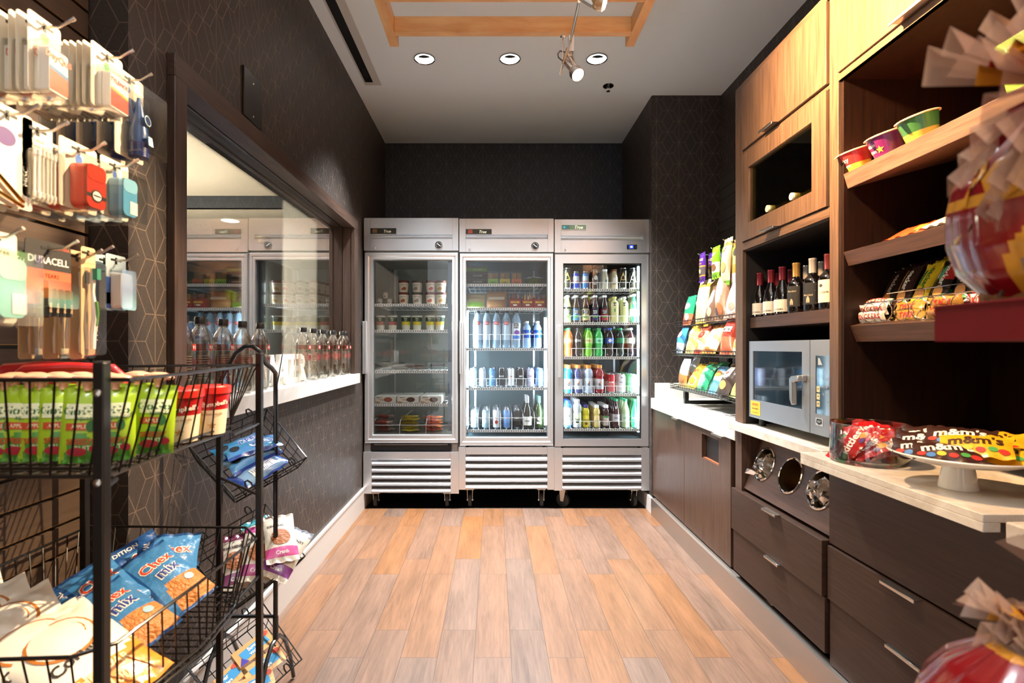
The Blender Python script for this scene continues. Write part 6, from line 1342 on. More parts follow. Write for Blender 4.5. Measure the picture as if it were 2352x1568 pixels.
def p_brush(c1, c2, dx=0):
    def f(t, w, h):
        mb = MB(); pts = [(0, -.010, -.030), (0, -.010, -.055), (0, -.009, -.075), (0, -.012, -.10), (0, -.014, -.13), (0, -.010, -.16), (0, -.010, -.188)]
        mb.tube(pts, .004, 8, 0, rs=[.0055, .0045, .0028, .005, .0062, .0058, .0045]); mb.box(-.005, .005, -.022, -.013, -.052, -.030, 2)
        mb.tube([(0, -.0165, -.095), (0, -.0195, -.118), (0, -.0165, -.142)], .003, 6, 1)
        for k in range(5): mb.lathe([(0, 0), (.0022, .001), (0, .002)], 8, 3, c=(.0035, -.015, -.135-.009*k))
        mb.build('toothbrush', [C('efe8dc', .35, coat=.4), C(c1, .4), C(c2, .6), C('efe8dc', .4)], t)
        b = MB(); rbox(b, -w*.44, w*.44, -.026, -.0008, -h*.96, -h*.08, 0, .006); b.build('clear_blister', CLR, t)
    return f
hang('toothbrush_pack', 'toothbrush', -.80, 202, 582, .036, .212, 'd8b88a', p_brush('5a9a2a', '3a9a7a'), 'green and white toothbrush pack', 3, .05, GC)
hang('toothbrush_pack', 'toothbrush', -.82, 176, 590, .036, .212, 'd8b88a', p_brush('4a2a6a', '3a3a52'), 'purple toothbrush pack', 3, .05, GC)
def p_floss(t, w, h):
    mb = MB(); rbox(mb, -w*.28, w*.42, -.022, -.002, -h*.88, -h*.22, 0, .008); mb.build('floss_pack', [C('eef2f4', .35, coat=.4)], t, angle=50)
    b = MB(); rbox(b, -w*.36, w*.48, -.028, -.0008, -h*.92, -h*.16, 0, .008); b.build('blister_shell', CLR, t)
hang('floss_pack', 'blister pack', -.86, 266, 598, .062, .125, 'b8ccd0', p_floss, 'white dental pack on pale blue card', 3, .026, GC, (('r', -.031, -.012, -.10, -.04, 4), ('r', -.03, .03, -.11, -.075, 4)))

# ================================================================== WIRE BASKET STAND, LEFT FOREGROUND
t = thing('basket_stand', 'black square-tube stand with two wire baskets at the left foreground', 'display stand', (-.8, 1.0, 0))
B0 = Vector((-.8, 1.0, 0))
PA, PBt, PC_, PD = (-.5345, .70), (-.603, 1.32), (-.80, 1.497), (-1.0, 1.255)
for (x, y), zt in ((PA, 1.159), (PBt, 1.163), (PC_, 1.02), (PD, 1.145)):
    M = Matrix.Translation(Vector((x, y, 0))-B0) @ Matrix.Rotation(R(0), 4, 'Z')
    p = MB().box(-.0075, .0075, -.0075, .0075, 0, zt, M=M).build('post', BLKWIRE, t, bev=.0015)
    MB().box(-.0068, .0068, -.0068, .0068, zt, zt+.002, M=M).build('post_cap', C('4a4744', .4), p)
    if (x, y) == PA:
        for z in (1.118, .997, .722, .60):
            MB().lathe([(.0055, 0), (.005, .002), (0, .0035)], 12, M=M @ Matrix.Translation((0, -.0075, z)) @ Matrix.Rotation(R(90), 4, 'X')).build('bolt', NICKEL, p)
def basket(top, bot, zt, zb, name):
    mb = MB(); T = [Vector((x, y, zt)) for x, y in top]; Bt = [Vector((x, y, zb)) for x, y in bot]; T = [p-B0 for p in T]; Bt = [p-B0 for p in Bt]; n = len(T)
    mb.tube(T, .0032, 8, closed=True); mb.tube(Bt, .003, 8, closed=True); mb.tube([p+Vector((0, 0, .012)) for p in Bt], .0025, 8, closed=True)
    for i in range(n):
        a, b_, c, d = T[i], T[(i+1) % n], Bt[i], Bt[(i+1) % n]; k = max(1, round((b_-a).length/.034))
        for j in range(k):
            f = j/k; p = c.lerp(d, f); mb.tube([a.lerp(b_, f), p, p+((sum(Bt, Vector())/n)-p)*.08], .0016, 5)
    mb.build(name, BLKWIRE, t)
    # floor grid
    g = MB(); xs = [p.x for p in Bt]; ys = [p.y for p in Bt]
    def clip(axis, v):
        pts = []
        for i in range(n):
            a, b_ = Bt[i], Bt[(i+1) % n]; da, db = a[axis]-v, b_[axis]-v
            if da*db < 0: pts.append(a.lerp(b_, da/(da-db)))
        return pts[:2] if len(pts) >= 2 else None
    for axis, vals in ((0, xs), (1, ys)):
        v = min(vals)+.01
        while v < max(vals):
            c = clip(axis, v)
            if c: g.tube([c[0], c[1]], .0015, 5)
            v += .022
    g.build('basket_floor', BLKWIRE, t)
TOPA = [(-.512, .723), (-.612, 1.325), (-1.03, 1.19), (-1.03, .714)]
BOTA = [(-.560, .745), (-.580, .90), (-.590, 1.15), (-.640, 1.24), (-.98, 1.14), (-.98, .745)]
TOPU = [(-.512, .723), (-.545, .92), (-.575, 1.11), (-.612, 1.325), (-1.035, 1.19), (-1.035, .714)]
basket(TOPU, BOTA, 1.134, .992, 'upper_basket')
TOPL = [PZ(162, 1509, .72)[:2], PZ(268, 1476, .72)[:2], PZ(455, 1340, .72)[:2], PZ(588, 1236, .72)[:2], PZ(565, 1211, .72)[:2], (-1.04, 1.32), (-1.04, .74)]
BOTL = [(-.62, .77), (-.585, .80), (-.56, .98), (-.575, 1.14), (-.62, 1.22), (-.99, 1.24), (-.99, .78)]
basket(TOPL, BOTL, .72, .597, 'lower_basket')
for (a, b_, z) in ((PBt, (-.58, 1.14), .985), (PA, (-.56, .76), .985), (PBt, PC_, .80), (PBt, (-.59, 1.16), .595), (PA, (-.58, .80), .595), (PA, PBt, .12), (PBt, PC_, .12), (PC_, PD, .12)):
    MB().tube([Vector((*a, z))-B0, Vector((*b_, z))-B0], .004, 8).build('support_bar', BLKWIRE, t)
# squeeze pouches
PB1, PBC = None, None
def pouch(c, yaw, lab, roll=0, lean=4):
    global PB1
    if PB1 is None:
        PB1 = thing('fruit_pouch', lab, 'fruit pouch', c, group='green fruit pouches in the upper basket')
        zn = lambda u, v: 1 if (v < .42 and (u-.5)**2*2+v < .40) else 0
        tx = [('r', -.024, .024, .070, .093, 2), ('t', 'GoGo', .020, -.002, .082, 0, 3, .03), ('t', 'squeeZ', .009, .006, .070, 0, 3), ('r', -.022, .012, .052, .063, 4), ('t', 'APPLE', .008, -.004, .0575, 0, 2), ('d', .012, .058, .006, .009, 3), ('t', 'SPEEDY', .012, 0, .034, 0, 4, .03), ('d', -.006, .018, .014, .007, 5), ('d', .018, .022, .007, .006, 5), ('t', 'FRUIT', .010, .0, .024, 0, 2)]
        tx = [x if x[0] != 't' else x for x in tx]
        bag(.062, .118, .022, zn, tx, 90, crimp=.05, nx=16, ny=20, wr=.05).build('pouch_body', [film('a8cc2a', .15), film('4f9a30', .15), C('eef2c8', .5), C('2f6a34', .5), C('c8502a', .5), C('b02a3a', .5)], PB1, angle=60)
        mb = MB(); mb.lathe([(.006, .114), (.006, .124), (.009, .125), (.009, .130), (0, .131)], 14); mb.lathe([(.0, .126), (.021, .127), (.024, .131), (.021, .136), (.008, .140), (0, .140)], 22, sq=.62); mb.build('pouch_cap', C('f0b898', .35, coat=.3), PB1); o = PB1
    else: o = dup(PB1, c, label=lab)
    orient(o, c, yaw, lean, roll); return o
Z0 = .997
for i, (px, y, rr) in enumerate(((352, .885, 3), (262, .83, 0), (190, .815, 2), (141, .83, 0), (98, .83, -2), (50, .825, 3), (6, .82, 0))):
    pouch(Vector(((px-VX)*y/F, y, Z0)), 24-i, 'green fruit pouch in the front row, %s from the right' % ORD[i] if i else 'green fruit pouch beside the red soup cups', rr)
for i, (px, y) in enumerate(((310, .93), (232, .90), (180, .895), (128, .90), (78, .89), (30, .885))):
    pouch(Vector(((px-VX)*y/F, y, Z0)), 18+i*3, 'green fruit pouch in the second row, %s from the right' % ORD[i], 0, 6)
# soup cups
def soup(c, lab, yaw):
    t = thing('soup_cup', lab, 'soup cup', c, (0, 0, R(yaw)), 'red soup cups in the upper basket')
    mb = MB(); mb.lathe([(0, 0), (.031, 0, 1), (.036, .052, 0), (.040, .082, 0), (.0405, .085, 0)], 28); f = lambda x, y: Vector(((.0318+.0095*y/.085)*math.sin(x/.036), -(.0318+.0095*y/.085)*math.cos(x/.036), y))
    mb.text("Campbell's", .0125, f, 2, .006, .064, 5, .03); mb.disc(f, .006, .005, 2, 12, -.018, .066); mb.text('chicken noodle', .007, f, 3, 0, .044); mb.poly(f, [(-.045, .010), (-.018, .010), (-.018, .048), (-.045, .052)], 4)
    mb.poly(f, [(.0+.01*x, .02+.008*y) for x, y in STAR], 5); mb.build('cup_body', [C('b8161c', .35, coat=.4), C('f0e0c0', .4, coat=.4), C('f8f0e4', .5), C('8a4a30', .5), C('d8c040', .5), C('c89a5a', .5)], t)
    MB().lathe([(.0405, .085), (.043, .086), (.043, .099), (.0405, .102), (0, .102)], 28).build('cup_lid', C('d8281e', .35, coat=.4), t)
soup(Vector((-.615, 1.005, Z0)), 'red soup cup next to the green pouches', 30); soup(Vector((-.608, 1.095, Z0)), 'red soup cup at the far end of the upper basket', 38); soup(Vector((-.685, 1.045, Z0)), 'red soup cup behind the other two soup cups', 20)
# red handled packs
for i, (c, yw) in enumerate(((Vector((-.86, .985, Z0+.004)), 14), (Vector((-.80, .965, Z0+.002)), 20))):
    t = thing('handled_snack_pack', ('red handled snack pack, rear one, behind the green pouches', 'red handled snack pack, front one, behind the green pouches')[i], 'snack pack', group='red handled packs in the upper basket')
    mb = MB(); w_ = .085; pts = [(-w_, 0, .095), (-w_*.98, 0, .125), (-w_*.8, 0, .140), (0, -.002, .144), (w_*.8, 0, .140), (w_, 0, .122), (w_, 0, .098)]
    mb.tube(pts, .009, 10); mb.tube([(-w_, 0, .098), (0, 0, .092), (w_, 0, .098)], .008, 10); mb.box(-.012, w_*.9, -.006, .006, .098, .136, 0)
    mb.text('Perfect', .012, plane((.03, -.0066, .116), (1, 0, 0), (0, 0, 1)), 1); mb.build('red_handle', [C('c8242a', .35, coat=.4), C('f4e8d0', .5)], t)
    bag(.17, .095, .035, None, (), 95+i).build('pack_body', film('e6c8a4', .2), t); orient(t, c, yw, 3)
# lower basket: blue bags and popcorn bags
def zchex(u, v):
    if v < .05 or v > .95: return 1
    if v < .40 and u > .38 and (u-.38)*1.0+.05 > (v-.10)*.3: return 3
    if u < .26: return 1
    return 0
CT = [('t', 'Chex', .042, .012, .168, 8, 6, .075), ('t', 'mix', .040, .018, .128, 8, 6, .075)]
def chexbag(seed=100):
    w_, h_ = .155, .225; mb = bag(w_, h_, .055, zchex, (('t', 'Chex', .040, .014, .160, 8, 4, .06), ('t', 'mix', .040, .020, .122, 8, 4, .06), ('t', 'TRADITIONAL', .019, -.056, .135, 90, 4, .02), ('d', .045, .072, .012, .010, 5), ('t', '220', .010, .045, .072, 0, 4)), seed, nx=24, ny=28)
    f2 = bag(w_, h_, .055, None, (), seed)
    # coloured strokes slightly above the white outline
    def over(s, size, cx, cy, mi, bold):
        n0 = len(mb.v); fnn = None
        vs_, fs = textgeo(s, bold); ca, sa = math.cos(R(8)), math.sin(R(8)); 
        out = []
        for x, y in vs_: out.append((cx+x*size*ca-y*size*sa, cy+x*size*sa+y*size*ca))
        import bisect
        p = [surfpt(px_, py_) for px_, py_ in out]; mb.add(p, fs, mi)
    rn = random.Random(seed); ph = [rn.uniform(0, 6.28) for _ in range(6)]
    def surfpt(x, y):
        u, v = x/w_+.5, y/h_; cr = .055
        th = .055/2*math.sin(math.pi*(v-cr)/(1-2*cr))**.55*max(0, math.sin(math.pi*u))**.6*(1+.12*(math.sin(7*u+5*v+ph[0])*.5+math.sin(13*v-4*u+ph[1])*.4+math.sin(19*u+11*v+ph[2])*.25))
        pull = 1-.05*math.sin(math.pi*v)+.012*math.sin(9*v+ph[3]); return Vector(((u-.5)*w_*pull, -(th+.0022)+.012*w_/.15*math.sin(2.2*v+ph[4])+.0, v*h_))
    over('Chex', .040, .014, .160, 6, .012); over('mix', .040, .020, .122, 7, .012)
    return mb, [film('3a78b0', .7), film('1d4a85', .7), film('3a78b0', .4), C('b87230', .5, bump=.8, bscale=120), C('f4efe4', .4), C('8fb0c0', .4), C('d8401f', .4), C('2a3a8a', .4)]
chb = None
CH = [((-.655, 1.11, .61), 38, 52, -30, 'blue snack mix bag leaning at the right end of the lower basket'), ((-.650, .975, .608), 36, 60, -34, 'blue snack mix bag in the middle front of the lower basket'),
      ((-.725, 1.04, .605), 40, 52, -30, 'blue snack mix bag behind the middle front one'), ((-.80, 1.06, .605), 30, 52, 38, 'blue snack mix bag behind the black post'),
      ((-.90, 1.02, .605), 25, 58, 50, 'blue snack mix bag at the back left of the lower basket'), ((-.86, .95, .62), 30, 66, 42, 'blue snack mix bag in the left of the blue pile'), ((-.79, .94, .625), 30, 70, 30, 'crumpled blue snack mix bag above the cream popcorn bags'),
      ((-.73, 1.12, .603), 34, 48, 8, 'blue snack mix bag standing at the back of the lower basket'), ((-.93, 1.15, .603), 30, 35, 60, 'blue snack mix bag against the slat wall side')]
for i, (c, yw, ln, rl, lab) in enumerate(CH):
    if chb is None: mb, m = chexbag(); chb = mb.build('snack_mix_bag', m, angle=60); o = chb
    else: o = chb.copy(); COL.objects.link(o)
    orient(o, c, yw, ln, rl); o.scale = (.84, .84, .84); tag(o, lab, 'snack bag', 'blue snack mix bags in the lower basket')
def zpop(u, v):
    if v < .40-.12*math.sin(3.1*u): return 1
    return 0
def pbag(seed):
    w_, h_ = .165, .235
    f = bag(w_, h_, .06, zpop, [('t', 'Cornfish', .028, .0, .112, 12, 3, .03), ('t', 'CHEDDAR', .020, .0, .060, 0, 4, .03), ('t', '100', .022, .015, .034, 0, 4, .02), ('d', 0, .158, .050, .050, 2), ('d', 0, .158, .045, .045, 5), ('t', 'POPCORN', .012, .0, .165, 8, 6, .03)], seed, nx=22, ny=26)
    rn = random.Random(seed)
    # orange ring
    return f, [film('f0e8d8', .35), film('e8902a', .4), C('b8702a', .5), C('2a1c14', .5), C('f8dca0', .5), film('f0e8d8', .2), C('7a2a1a', .5)]
ppb = None
PP = [((-.590, .825, .615), 34, 70, -36, 'cream and orange popcorn bag at the front of the lower basket'), ((-.66, .785, .608), 30, 70, -24, 'cream and orange popcorn bag at the front left of the lower basket'),
      ((-.735, .83, .608), 28, 64, -28, 'cream popcorn bag in the second place of the leaning row'), ((-.80, .84, .608), 28, 62, -26, 'cream popcorn bag in the third place of the leaning row'),
      ((-.87, .85, .608), 28, 60, -24, 'cream popcorn bag in the fourth place of the leaning row'), ((-.94, .87, .608), 26, 58, -26, 'cream popcorn bag at the far left of the leaning row'), ((-.79, .775, .608), 26, 70, -30, 'cream popcorn bag at the bottom left corner of the view')]
for i, (c, yw, ln, rl, lab) in enumerate(PP):
    if ppb is None:
        mb, m = pbag(111); ppb = mb.build('popcorn_bag', m, angle=60); o = ppb
    else: o = ppb.copy(); COL.objects.link(o)
    orient(o, c, yw, ln, rl); tag(o, lab, 'popcorn bag', 'cream popcorn bags in the lower basket')
# ================================================================== SLIM TUBE RACK WITH THREE TILTED TRAYS
t = thing('tube_rack', 'slim black tube rack with three tilted wire trays by the left wall', 'display rack', (-.80, 1.68, 0)); RC = Vector((-.80, 1.68, 0))
ym = 1.68; xl, xr = (508-VX)*ym/F, (633-VX)*ym/F
mb = MB(); zt = 1.18
pts = [Vector((xr, ym, .225)), Vector((xr, ym, 1.03)), Vector((xr, ym, 1.095)), Vector((xr-.012, ym, 1.11)), Vector((xr-.03, ym, 1.125)), Vector((xr-.05, ym, 1.165)), Vector((xr-.075, ym, 1.182)), Vector((xr-.10, ym, 1.182)), Vector((xr-.13, ym, 1.16)), Vector((xr-.155, ym, 1.115)), Vector((xl+.012, ym, 1.095)), Vector((xl, ym, 1.07)), Vector((xl, ym, .225))]
mb.tube([p-RC for p in pts], .0075, 10); mb.build('hoop_frame', C('14171c', .3, coat=.5), t)
mb = MB()
for x in (xl, xr):
    s = -1 if x == xl else 1
    mb.tube([Vector((x, ym, .30))-RC, Vector((x, ym, .225))-RC], .009, 10)
    for sy in (-1, 1): mb.tube([Vector((x, ym+sy*.004, .225))-RC, Vector((x, ym+sy*.03, .222))-RC, Vector((x, ym+sy*.07, .19))-RC, Vector((x+0*s, ym+sy*.12, .10))-RC, Vector((x+0*s, ym+sy*.15, .008))-RC], .007, 8)
mb.tube([Vector((xl, ym, .30))-RC, Vector((xr, ym, .30))-RC], .006, 8)
mb.build('rack_feet', C('14171c', .3, coat=.5), t)
def wiregrid(mb, a, b_, c, d, nu, nv, r=.0016, rim=.0024):
    for i in range(nu+1): mb.tube([a.lerp(b_, i/nu), d.lerp(c, i/nu)], rim if i in (0, nu) else r, 5)
    for j in range(nv+1): mb.tube([a.lerp(d, j/nv), b_.lerp(c, j/nv)], rim if j in (0, nv) else r, 5)
trM = []
for k, (pxy, YY) in enumerate((((575, 1040), 1.63), ((572, 1275), 1.64), ((565, 1520), 1.65))):
    c = P(pxy[0], pxy[1], YY)
    M = Matrix.Translation(c) @ Matrix.Rotation(R(32), 4, 'Z') @ Matrix.Rotation(R(-52), 4, 'X') @ Matrix.Rotation(R(-28), 4, 'Y')
    # local: x across (.27), z up the tray (.24), y depth; open towards -y
    trM.append(M); mb = MB(); hx, hz, dp = .125, .115, .055
    q = lambda x, y, z: (M @ Vector((x, y, z)))-RC
    wiregrid(mb, q(-hx+.015, dp, -hz+.015), q(hx-.015, dp, -hz+.015), q(hx-.015, dp, hz-.015), q(-hx+.015, dp, hz-.015), 6, 5)
    wiregrid(mb, q(-hx, 0, -hz), q(hx, 0, -hz), q(hx-.015, dp, -hz+.015), q(-hx+.015, dp, -hz+.015), 6, 2)
    wiregrid(mb, q(hx, 0, -hz), q(hx+.01, -.03, hz), q(hx-.015, dp, hz-.015), q(hx-.015, dp, -hz+.015), 5, 3)
    wiregrid(mb, q(-hx, 0, -hz), q(-hx-.01, -.03, hz), q(-hx+.015, dp, hz-.015), q(-hx+.015, dp, -hz+.015), 5, 3)
    wiregrid(mb, q(-hx-.01, -.03, hz), q(hx+.01, -.03, hz), q(hx-.015, dp, hz-.015), q(-hx+.015, dp, hz-.015), 6, 3)
    for x in (-.075, .075):  # hanging loops
        for zz_, yy in ((hz, -.03), (-hz, 0)): mb.tube([q(x-.02, yy, zz_), q(x-.008, yy, zz_), q(x-.009, yy-.006, zz_+.012), q(x-.004, yy-.01, zz_+.022), q(x+.004, yy-.01, zz_+.022), q(x+.009, yy-.006, zz_+.012), q(x+.008, yy, zz_), q(x+.02, yy, zz_)], .0028, 6)
    mb.build('wire_tray', BLKWIRE, t)
def intray(k, lx, ly, lz, roll, mb, mats, name, lab, cat, grp, tilt=0):
    o = mb.build(name, mats, angle=60) if isinstance(mb, MB) else mb
    m = trM[k] @ Matrix.Translation((lx, ly, lz)) @ Matrix.Rotation(R(roll), 4, 'Y') @ Matrix.Rotation(R(tilt), 4, 'X')
    o.matrix_world = m; o.location = m.to_translation(); o.rotation_euler = m.to_euler(); return tag(o, lab, cat, grp)
def cookie(seed): return bag(.17, .075, .035, lambda u, v: 1 if (v < .12 or v > .9) else (2 if (u < .5 and .12 < v < .5) else 0), [('t', 'OREO', .030, .03, .040, 6, 3, .06), ('t', 'OREO', .030, .03, .040, 6, 5, .03), ('d', -.055, .045, .014, .014, 4)], seed, nx=22, ny=14), [film('2f86b8', .4), film('1e3f96', .4), film('4a8ac8', .3), C('f0f0f0', .4), C('20242c', .5), C('2a4fae', .4)]
for i, (lx, ly, lz, rl, lab) in enumerate(((.0, .030, .015, 5, 'blue cookie pack at the top of the upper tilted tray'), (.005, .025, -.045, 0, 'blue cookie pack in the middle of the upper tilted tray'), (-.0, .028, -.10, -6, 'blue cookie pack at the bottom of the upper tilted tray'), (.01, -.005, -.02, 12, 'blue cookie pack lying on top in the upper tilted tray'))):
    mb, m = cookie(120+i)
    if i == 2: mb, m = bag(.17, .085, .035, lambda u, v: 1 if (v < .1 or v > .9 or u < .08 or u > .92) else 0, [('r', -.04, .05, .02, .05, 2)]+[('r', -.036+.006*q, -.033+.006*q, .022, .048, 3) for q in range(12)], 122, nx=22, ny=14), [film('7fa8d0', .4), film('2350b0', .4), C('eef0f4', .5), C('5a6a8a', .5)]
    intray(0, lx, ly, lz, rl, mb, m, 'cookie_pack', lab, 'cookie pack', 'blue cookie packs in the upper tray')
def nuts(seed, top, band): return bag(.10, .185, .03, lambda u, v: 1 if v > .88 else (2 if .10 < v < .26 else 0), [('t', 'KING HENRY', .013, 0, .135, 0, 3, .02), ('d', 0, .088, .032, .030, 4), ('t', 'Champ' if band == '5a9a9a' else 'Cranb', .016, 0, .032, 0, 5, .02)], seed), [film('e0d2bc', .3), film(top, .3), film(band, .3), C('2a241e', .5), C('a8622e', .6, bump=.8, bscale=120), C('f0ece0', .5)]
for i, (lx, ly, lz, rl, tp, bd, lab) in enumerate(((.055, .02, -.07, 12, '5ab0b8', '5a9a9a', 'nut mix bag with teal top in the middle tilted tray'), (-.03, .01, -.08, 40, 'b83a80', 'c04a8a', 'nut mix bag with magenta top in the middle tilted tray'), (-.07, .03, -.06, 25, '7a1a44', '8a3a6a', 'nut mix bag with dark pink top in the middle tilted tray'),
        (.0, -.01, -.11, 65, '8a8f98', '8a3a8a', 'nut mix bag with purple band low in the middle tilted tray'), (.05, -.02, -.10, 30, 'c8b8a8', 'd0508a', 'nut mix bag with pink band in the middle tilted tray'))):
    mb, m = nuts(130+i, tp, bd); intray(1, lx, ly, lz, rl, mb, m, 'nut_mix_bag', lab, 'snack bag', 'nut mix bags in the middle tray')
def wafer(): 
    mb = MB().box(-.062, .062, -.012, .012, -.028, .028, 0); pl = plane((0, -.0126, 0), (1, 0, 0), (0, 0, 1))
    mb.poly(pl, [(-.040, -.018), (.050, -.012), (.046, .018), (-.046, .012)], 1); g = lambda x, y: pl(x, y)+Vector((0, -.0006, 0)); mb.text('Sugar', .016, g, 2, 0, .006, 4, .04); mb.text('Wafers', .013, g, 2, 0, -.009, 4, .04); mb.disc(g, .012, .008, 3, 16, .048, .018); mb.poly(g, [(-.06, -.026), (-.03, -.026), (-.045, -.004)], 4); return mb, [film('dca868', .35), C('3f96c8', .4), C('f4f0e4', .4), C('c8503a', .4), C('4a3aa0', .4)]
wb = None
for i, (lx, ly, lz, rl, lab) in enumerate(((.045, .025, .025, 2, 'wafer pack at the upper right of the lowest tilted tray'), (-.07, .03, .0, -4, 'wafer pack at the left of the lowest tilted tray'), (.04, .03, -.04, 6, 'wafer pack under the first one in the lowest tray'), (-.02, .02, -.07, 20, 'wafer pack at the bottom of the lowest tray'))):
    if wb is None: mb, m = wafer(); wb = intray(2, lx, ly, lz, rl, mb, m, 'wafer_cookie_pack', lab, 'cookie pack', 'wafer packs in the lowest tray')
    else: o = wb.copy(); COL.objects.link(o); intray(2, lx, ly, lz, rl, o, None, '', lab, 'cookie pack', 'wafer packs in the lowest tray')
# ================================================================== WINDOW SILL: BOTTLES AND LETTERS
WTR = glassmat('water_in_bottle', (.93, .93, .91), 1.6, 1.42, .02, .75, .06); LBL = glassmat('printed_clear_label', (.93, .84, .76), 1.0, 1.4, .2, .5, .03)
t = thing('water_bottle', 'x', 'bottle', group='water bottles on the window sill')
MB().lathe([(0, .004), (.026, .001), (.034, .008), (.036, .02), (.036, .185), (.0345, .205), (.028, .226), (.019, .243), (.0135, .250), (.013, .258)], 32).build('bottle_body', WTR, t)
MB().lathe([(.0145, .256), (.0168, .257), (.0168, .279), (.0155, .281), (0, .281)], 24).build('bottle_cap', C('0e0d0d', .4, coat=.3), t)
f = cyl_fn(.0366); mb = MB(); n = 14
mb.add([f(-.06+.085*i/n, z) for i in range(n+1) for z in (.045, .165)], [(2*i, 2*i+2, 2*i+3, 2*i+1) for i in range(n)], 0)
g = cyl_fn(.0371)
def sq(x0, x1, z0, z1, mi, fn=g, n=6): mb.add([fn(x0+(x1-x0)*i/n, z) for i in range(n+1) for z in (z0, z1)], [(2*i, 2*i+2, 2*i+3, 2*i+1) for i in range(n)], mi)
sq(.006, .027, .168, .190, 1); mb.text('9.5', .014, cyl_fn(.0376), 2, .0155, .179, 0, .03); sq(-.052, -.004, .168, .190, 3)
mb.text('alkaline88', .018, g, 4, .020, .105, 90, .01)
for k in range(10): sq(-.030, .004, .150-.008*k, .1515-.008*k, 5)
mb.poly(cyl_fn(.0376), [(.050, .14), (.050, .155), (.075, .125), (.050, .095), (.050, .11), (.038, .11), (.038, .14)], 1)
mb.poly(cyl_fn(.0376), [(-.085, .14), (-.085, .155), (-.060, .125), (-.085, .095), (-.085, .11), (-.095, .11), (-.095, .14)], 1)
mb.build('bottle_label', [LBL, C('c0301e', .4), C('f4ece0', .4), glassmat('tinted_band', (.9, .5, .42), 1, 1.4, .2, .4, .02), C('3a3430', .5), C('8a8078', .5)], t)
first = t
W1 = ['nearest, half hidden by the frame', 'second of the left group', 'third of the left group', 'fourth, behind the black hoop', 'last before the white letters',
      'first after the white letters', 'second after the letters', 'third after the letters', 'fourth after the letters', 'fifth after the letters', 'farthest one near the far jamb']
XB = -.985
for i, px in enumerate((420, 460, 513, 557, 598, 697, 720, 742, 765, 785.5, 801)):
    y = XB*F/(px-VX); y = min(y, 3.40); lab = 'clear black capped water bottle on the sill, '+W1[i]; rot = (0, 0, R(62+random.uniform(-6, 6)))
    if i == 0: first.location = (XB, y, 1.0005); first.rotation_euler = rot; first['label'] = lab
    else: dup(first, (XB, y, 1.0005), rot, lab)
for i, (ch, y) in enumerate((('W', 2.285), ('A', 2.395), ('T', 2.50), ('E', 2.60), ('R', 2.71))):
    vs_, fs = textgeo(ch, .02); s = .20; mb = MB(); xo = -1.008 if i > 1 else -.985; v = []
    v = [(xo, y+x*s, 1.0005+.07+yy*s) for x, yy in vs_]; n = len(v); zmin = min(p[2] for p in v); v = [(a, b_, c-zmin+1.0005) for a, b_, c in v]
    v2 = [(a-.016, b_, c) for a, b_, c in v]; from collections import Counter
    ec = Counter()
    for f_ in fs:
        for q in range(len(f_)): a, b_ = f_[q], f_[(q+1) % len(f_)]; ec[(min(a, b_), max(a, b_))] += 1
    side = [(a, b_, b_+n, a+n) for (a, b_), c in ec.items() if c == 1]
    mb.add(v+v2, fs+[tuple(x+n for x in f_[::-1]) for f_ in fs]+side)
    o = mb.build('sign_letter', C('f2efe8', .35, coat=.3)); tag(o, 'white block letter %s standing on the window sill among the bottles' % ch, 'letter', 'white letters on the window sill')
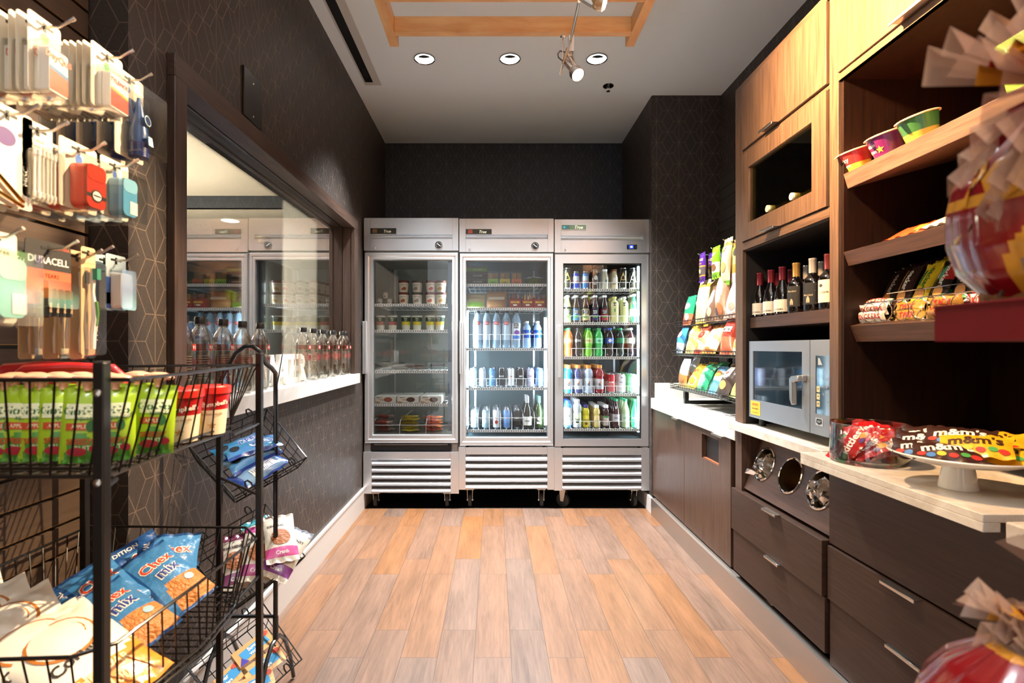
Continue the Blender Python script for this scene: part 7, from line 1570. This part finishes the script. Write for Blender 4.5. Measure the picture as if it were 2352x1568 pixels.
# ================================================================== TRACK LAMPS
def rod(mb, a, b_, r=.005, mi=0): mb.tube([a, b_], r, 10, mi)
t = thing('track_lamp', 'brushed steel adjustable spot lamp pointing down in front of the ladder frame', 'spot lamp', (.26, 1.86, 2.3)); o0 = Vector(t.location)
def q(px, py, Y): return P(px, py, Y)-o0
mb = MB(); Yt = 1.95
top = q(1330, 3, 1.60); mid = q(1311, 92, 1.86); rod(mb, top, mid, .0048); mb.box(*[c for ab in zip(mid-Vector((.008, .01, .045)), mid+Vector((.010, .01, .012))) for c in ab]); rod(mb, mid+Vector((0, 0, -.045)), mid+Vector((0, 0, -.06)), .004); mb.build('lamp_arm', NICKEL, t)
mb = MB(); a = q(1293, 85, 1.95); b_ = q(1292, 150, 1.95); rod(mb, a, b_, .003); mb.lathe([(.009, -.006), (.011, 0), (.009, .006), (0, .007)], 12, c=tuple(a)); rod(mb, b_, q(1286, 172, 1.95), .004); rod(mb, b_, q(1303, 118, 1.93), .0022); rod(mb, q(1304, 110, 1.9), q(1294, 145, 1.93), .0055); mb.build('lamp_bracket', NICKEL, t)
hd0, hd1 = q(1297, 140, 1.95), q(1316, 160, 1.905); mb = MB(); rod(mb, hd0, hd1, .012); mb.tube([q(1309, 118, 1.9), q(1322, 150, 1.9), q(1336, 168, 1.9)], .0035, 6); mb.tube([q(1304, 125, 1.92), q(1320, 152, 1.93)], .006, 8)
mb.build('lamp_neck', NICKEL, t)
d_ = (hd1-hd0).normalized(); M = Matrix.Translation(hd1) @ d_.to_track_quat('Z', 'Y').to_matrix().to_4x4()
h = MB().lathe([(.010, 0), (.018, .006), (.020, .022), (.0245, .024), (.0245, .046), (.0225, .046)], 28, M=M, cap=False).build('lamp_head', C('b8b4b0', .22, .9), t)
MB().lathe([(.0225, .044), (0, .044)], 28, M=M).build('lamp_bulb', C((1, .94, .85), .3, emit=9), h)
MB().tube([q(1292, 140, 1.95), q(1283, 132, 1.95), q(1281, 124, 1.95), q(1286, 117, 1.95), q(1296, 119, 1.95), q(1305, 128, 1.93)], .0028, 8).build('lamp_cable', C('3a3634', .4), t)
t = thing('track_lamp', 'glowing spot lamp at the top edge aimed at the wood cabinets', 'spot lamp', (.30, 1.55, 2.25)); o0 = Vector(t.location)
mb = MB(); rod(mb, q(1333, -8, 1.56), q(1362, 10, 1.56), .010); mb.build('lamp_neck', NICKEL, t)
c = q(1366, 2, 1.56); d_ = Vector((1, -.15, -.28)).normalized(); M = Matrix.Translation(c) @ d_.to_track_quat('Z', 'Y').to_matrix().to_4x4()
h = MB().lathe([(.012, -.01), (.020, .0), (.0245, .010), (.0245, .028), (.0225, .028)], 28, M=M, cap=False).build('lamp_head', C('d8b890', .3, .6), t)
MB().lathe([(.0228, .027), (.018, .034), (0, .037)], 28, M=M).build('lamp_bulb', C((1, .88, .66), .3, emit=14), h)
MB().tube([q(1333, -8, 1.56), q(1333, -8, 1.56)+Vector((0, 0, 2.90-2.33))], .005, 8).build('lamp_stem', NICKEL, t)
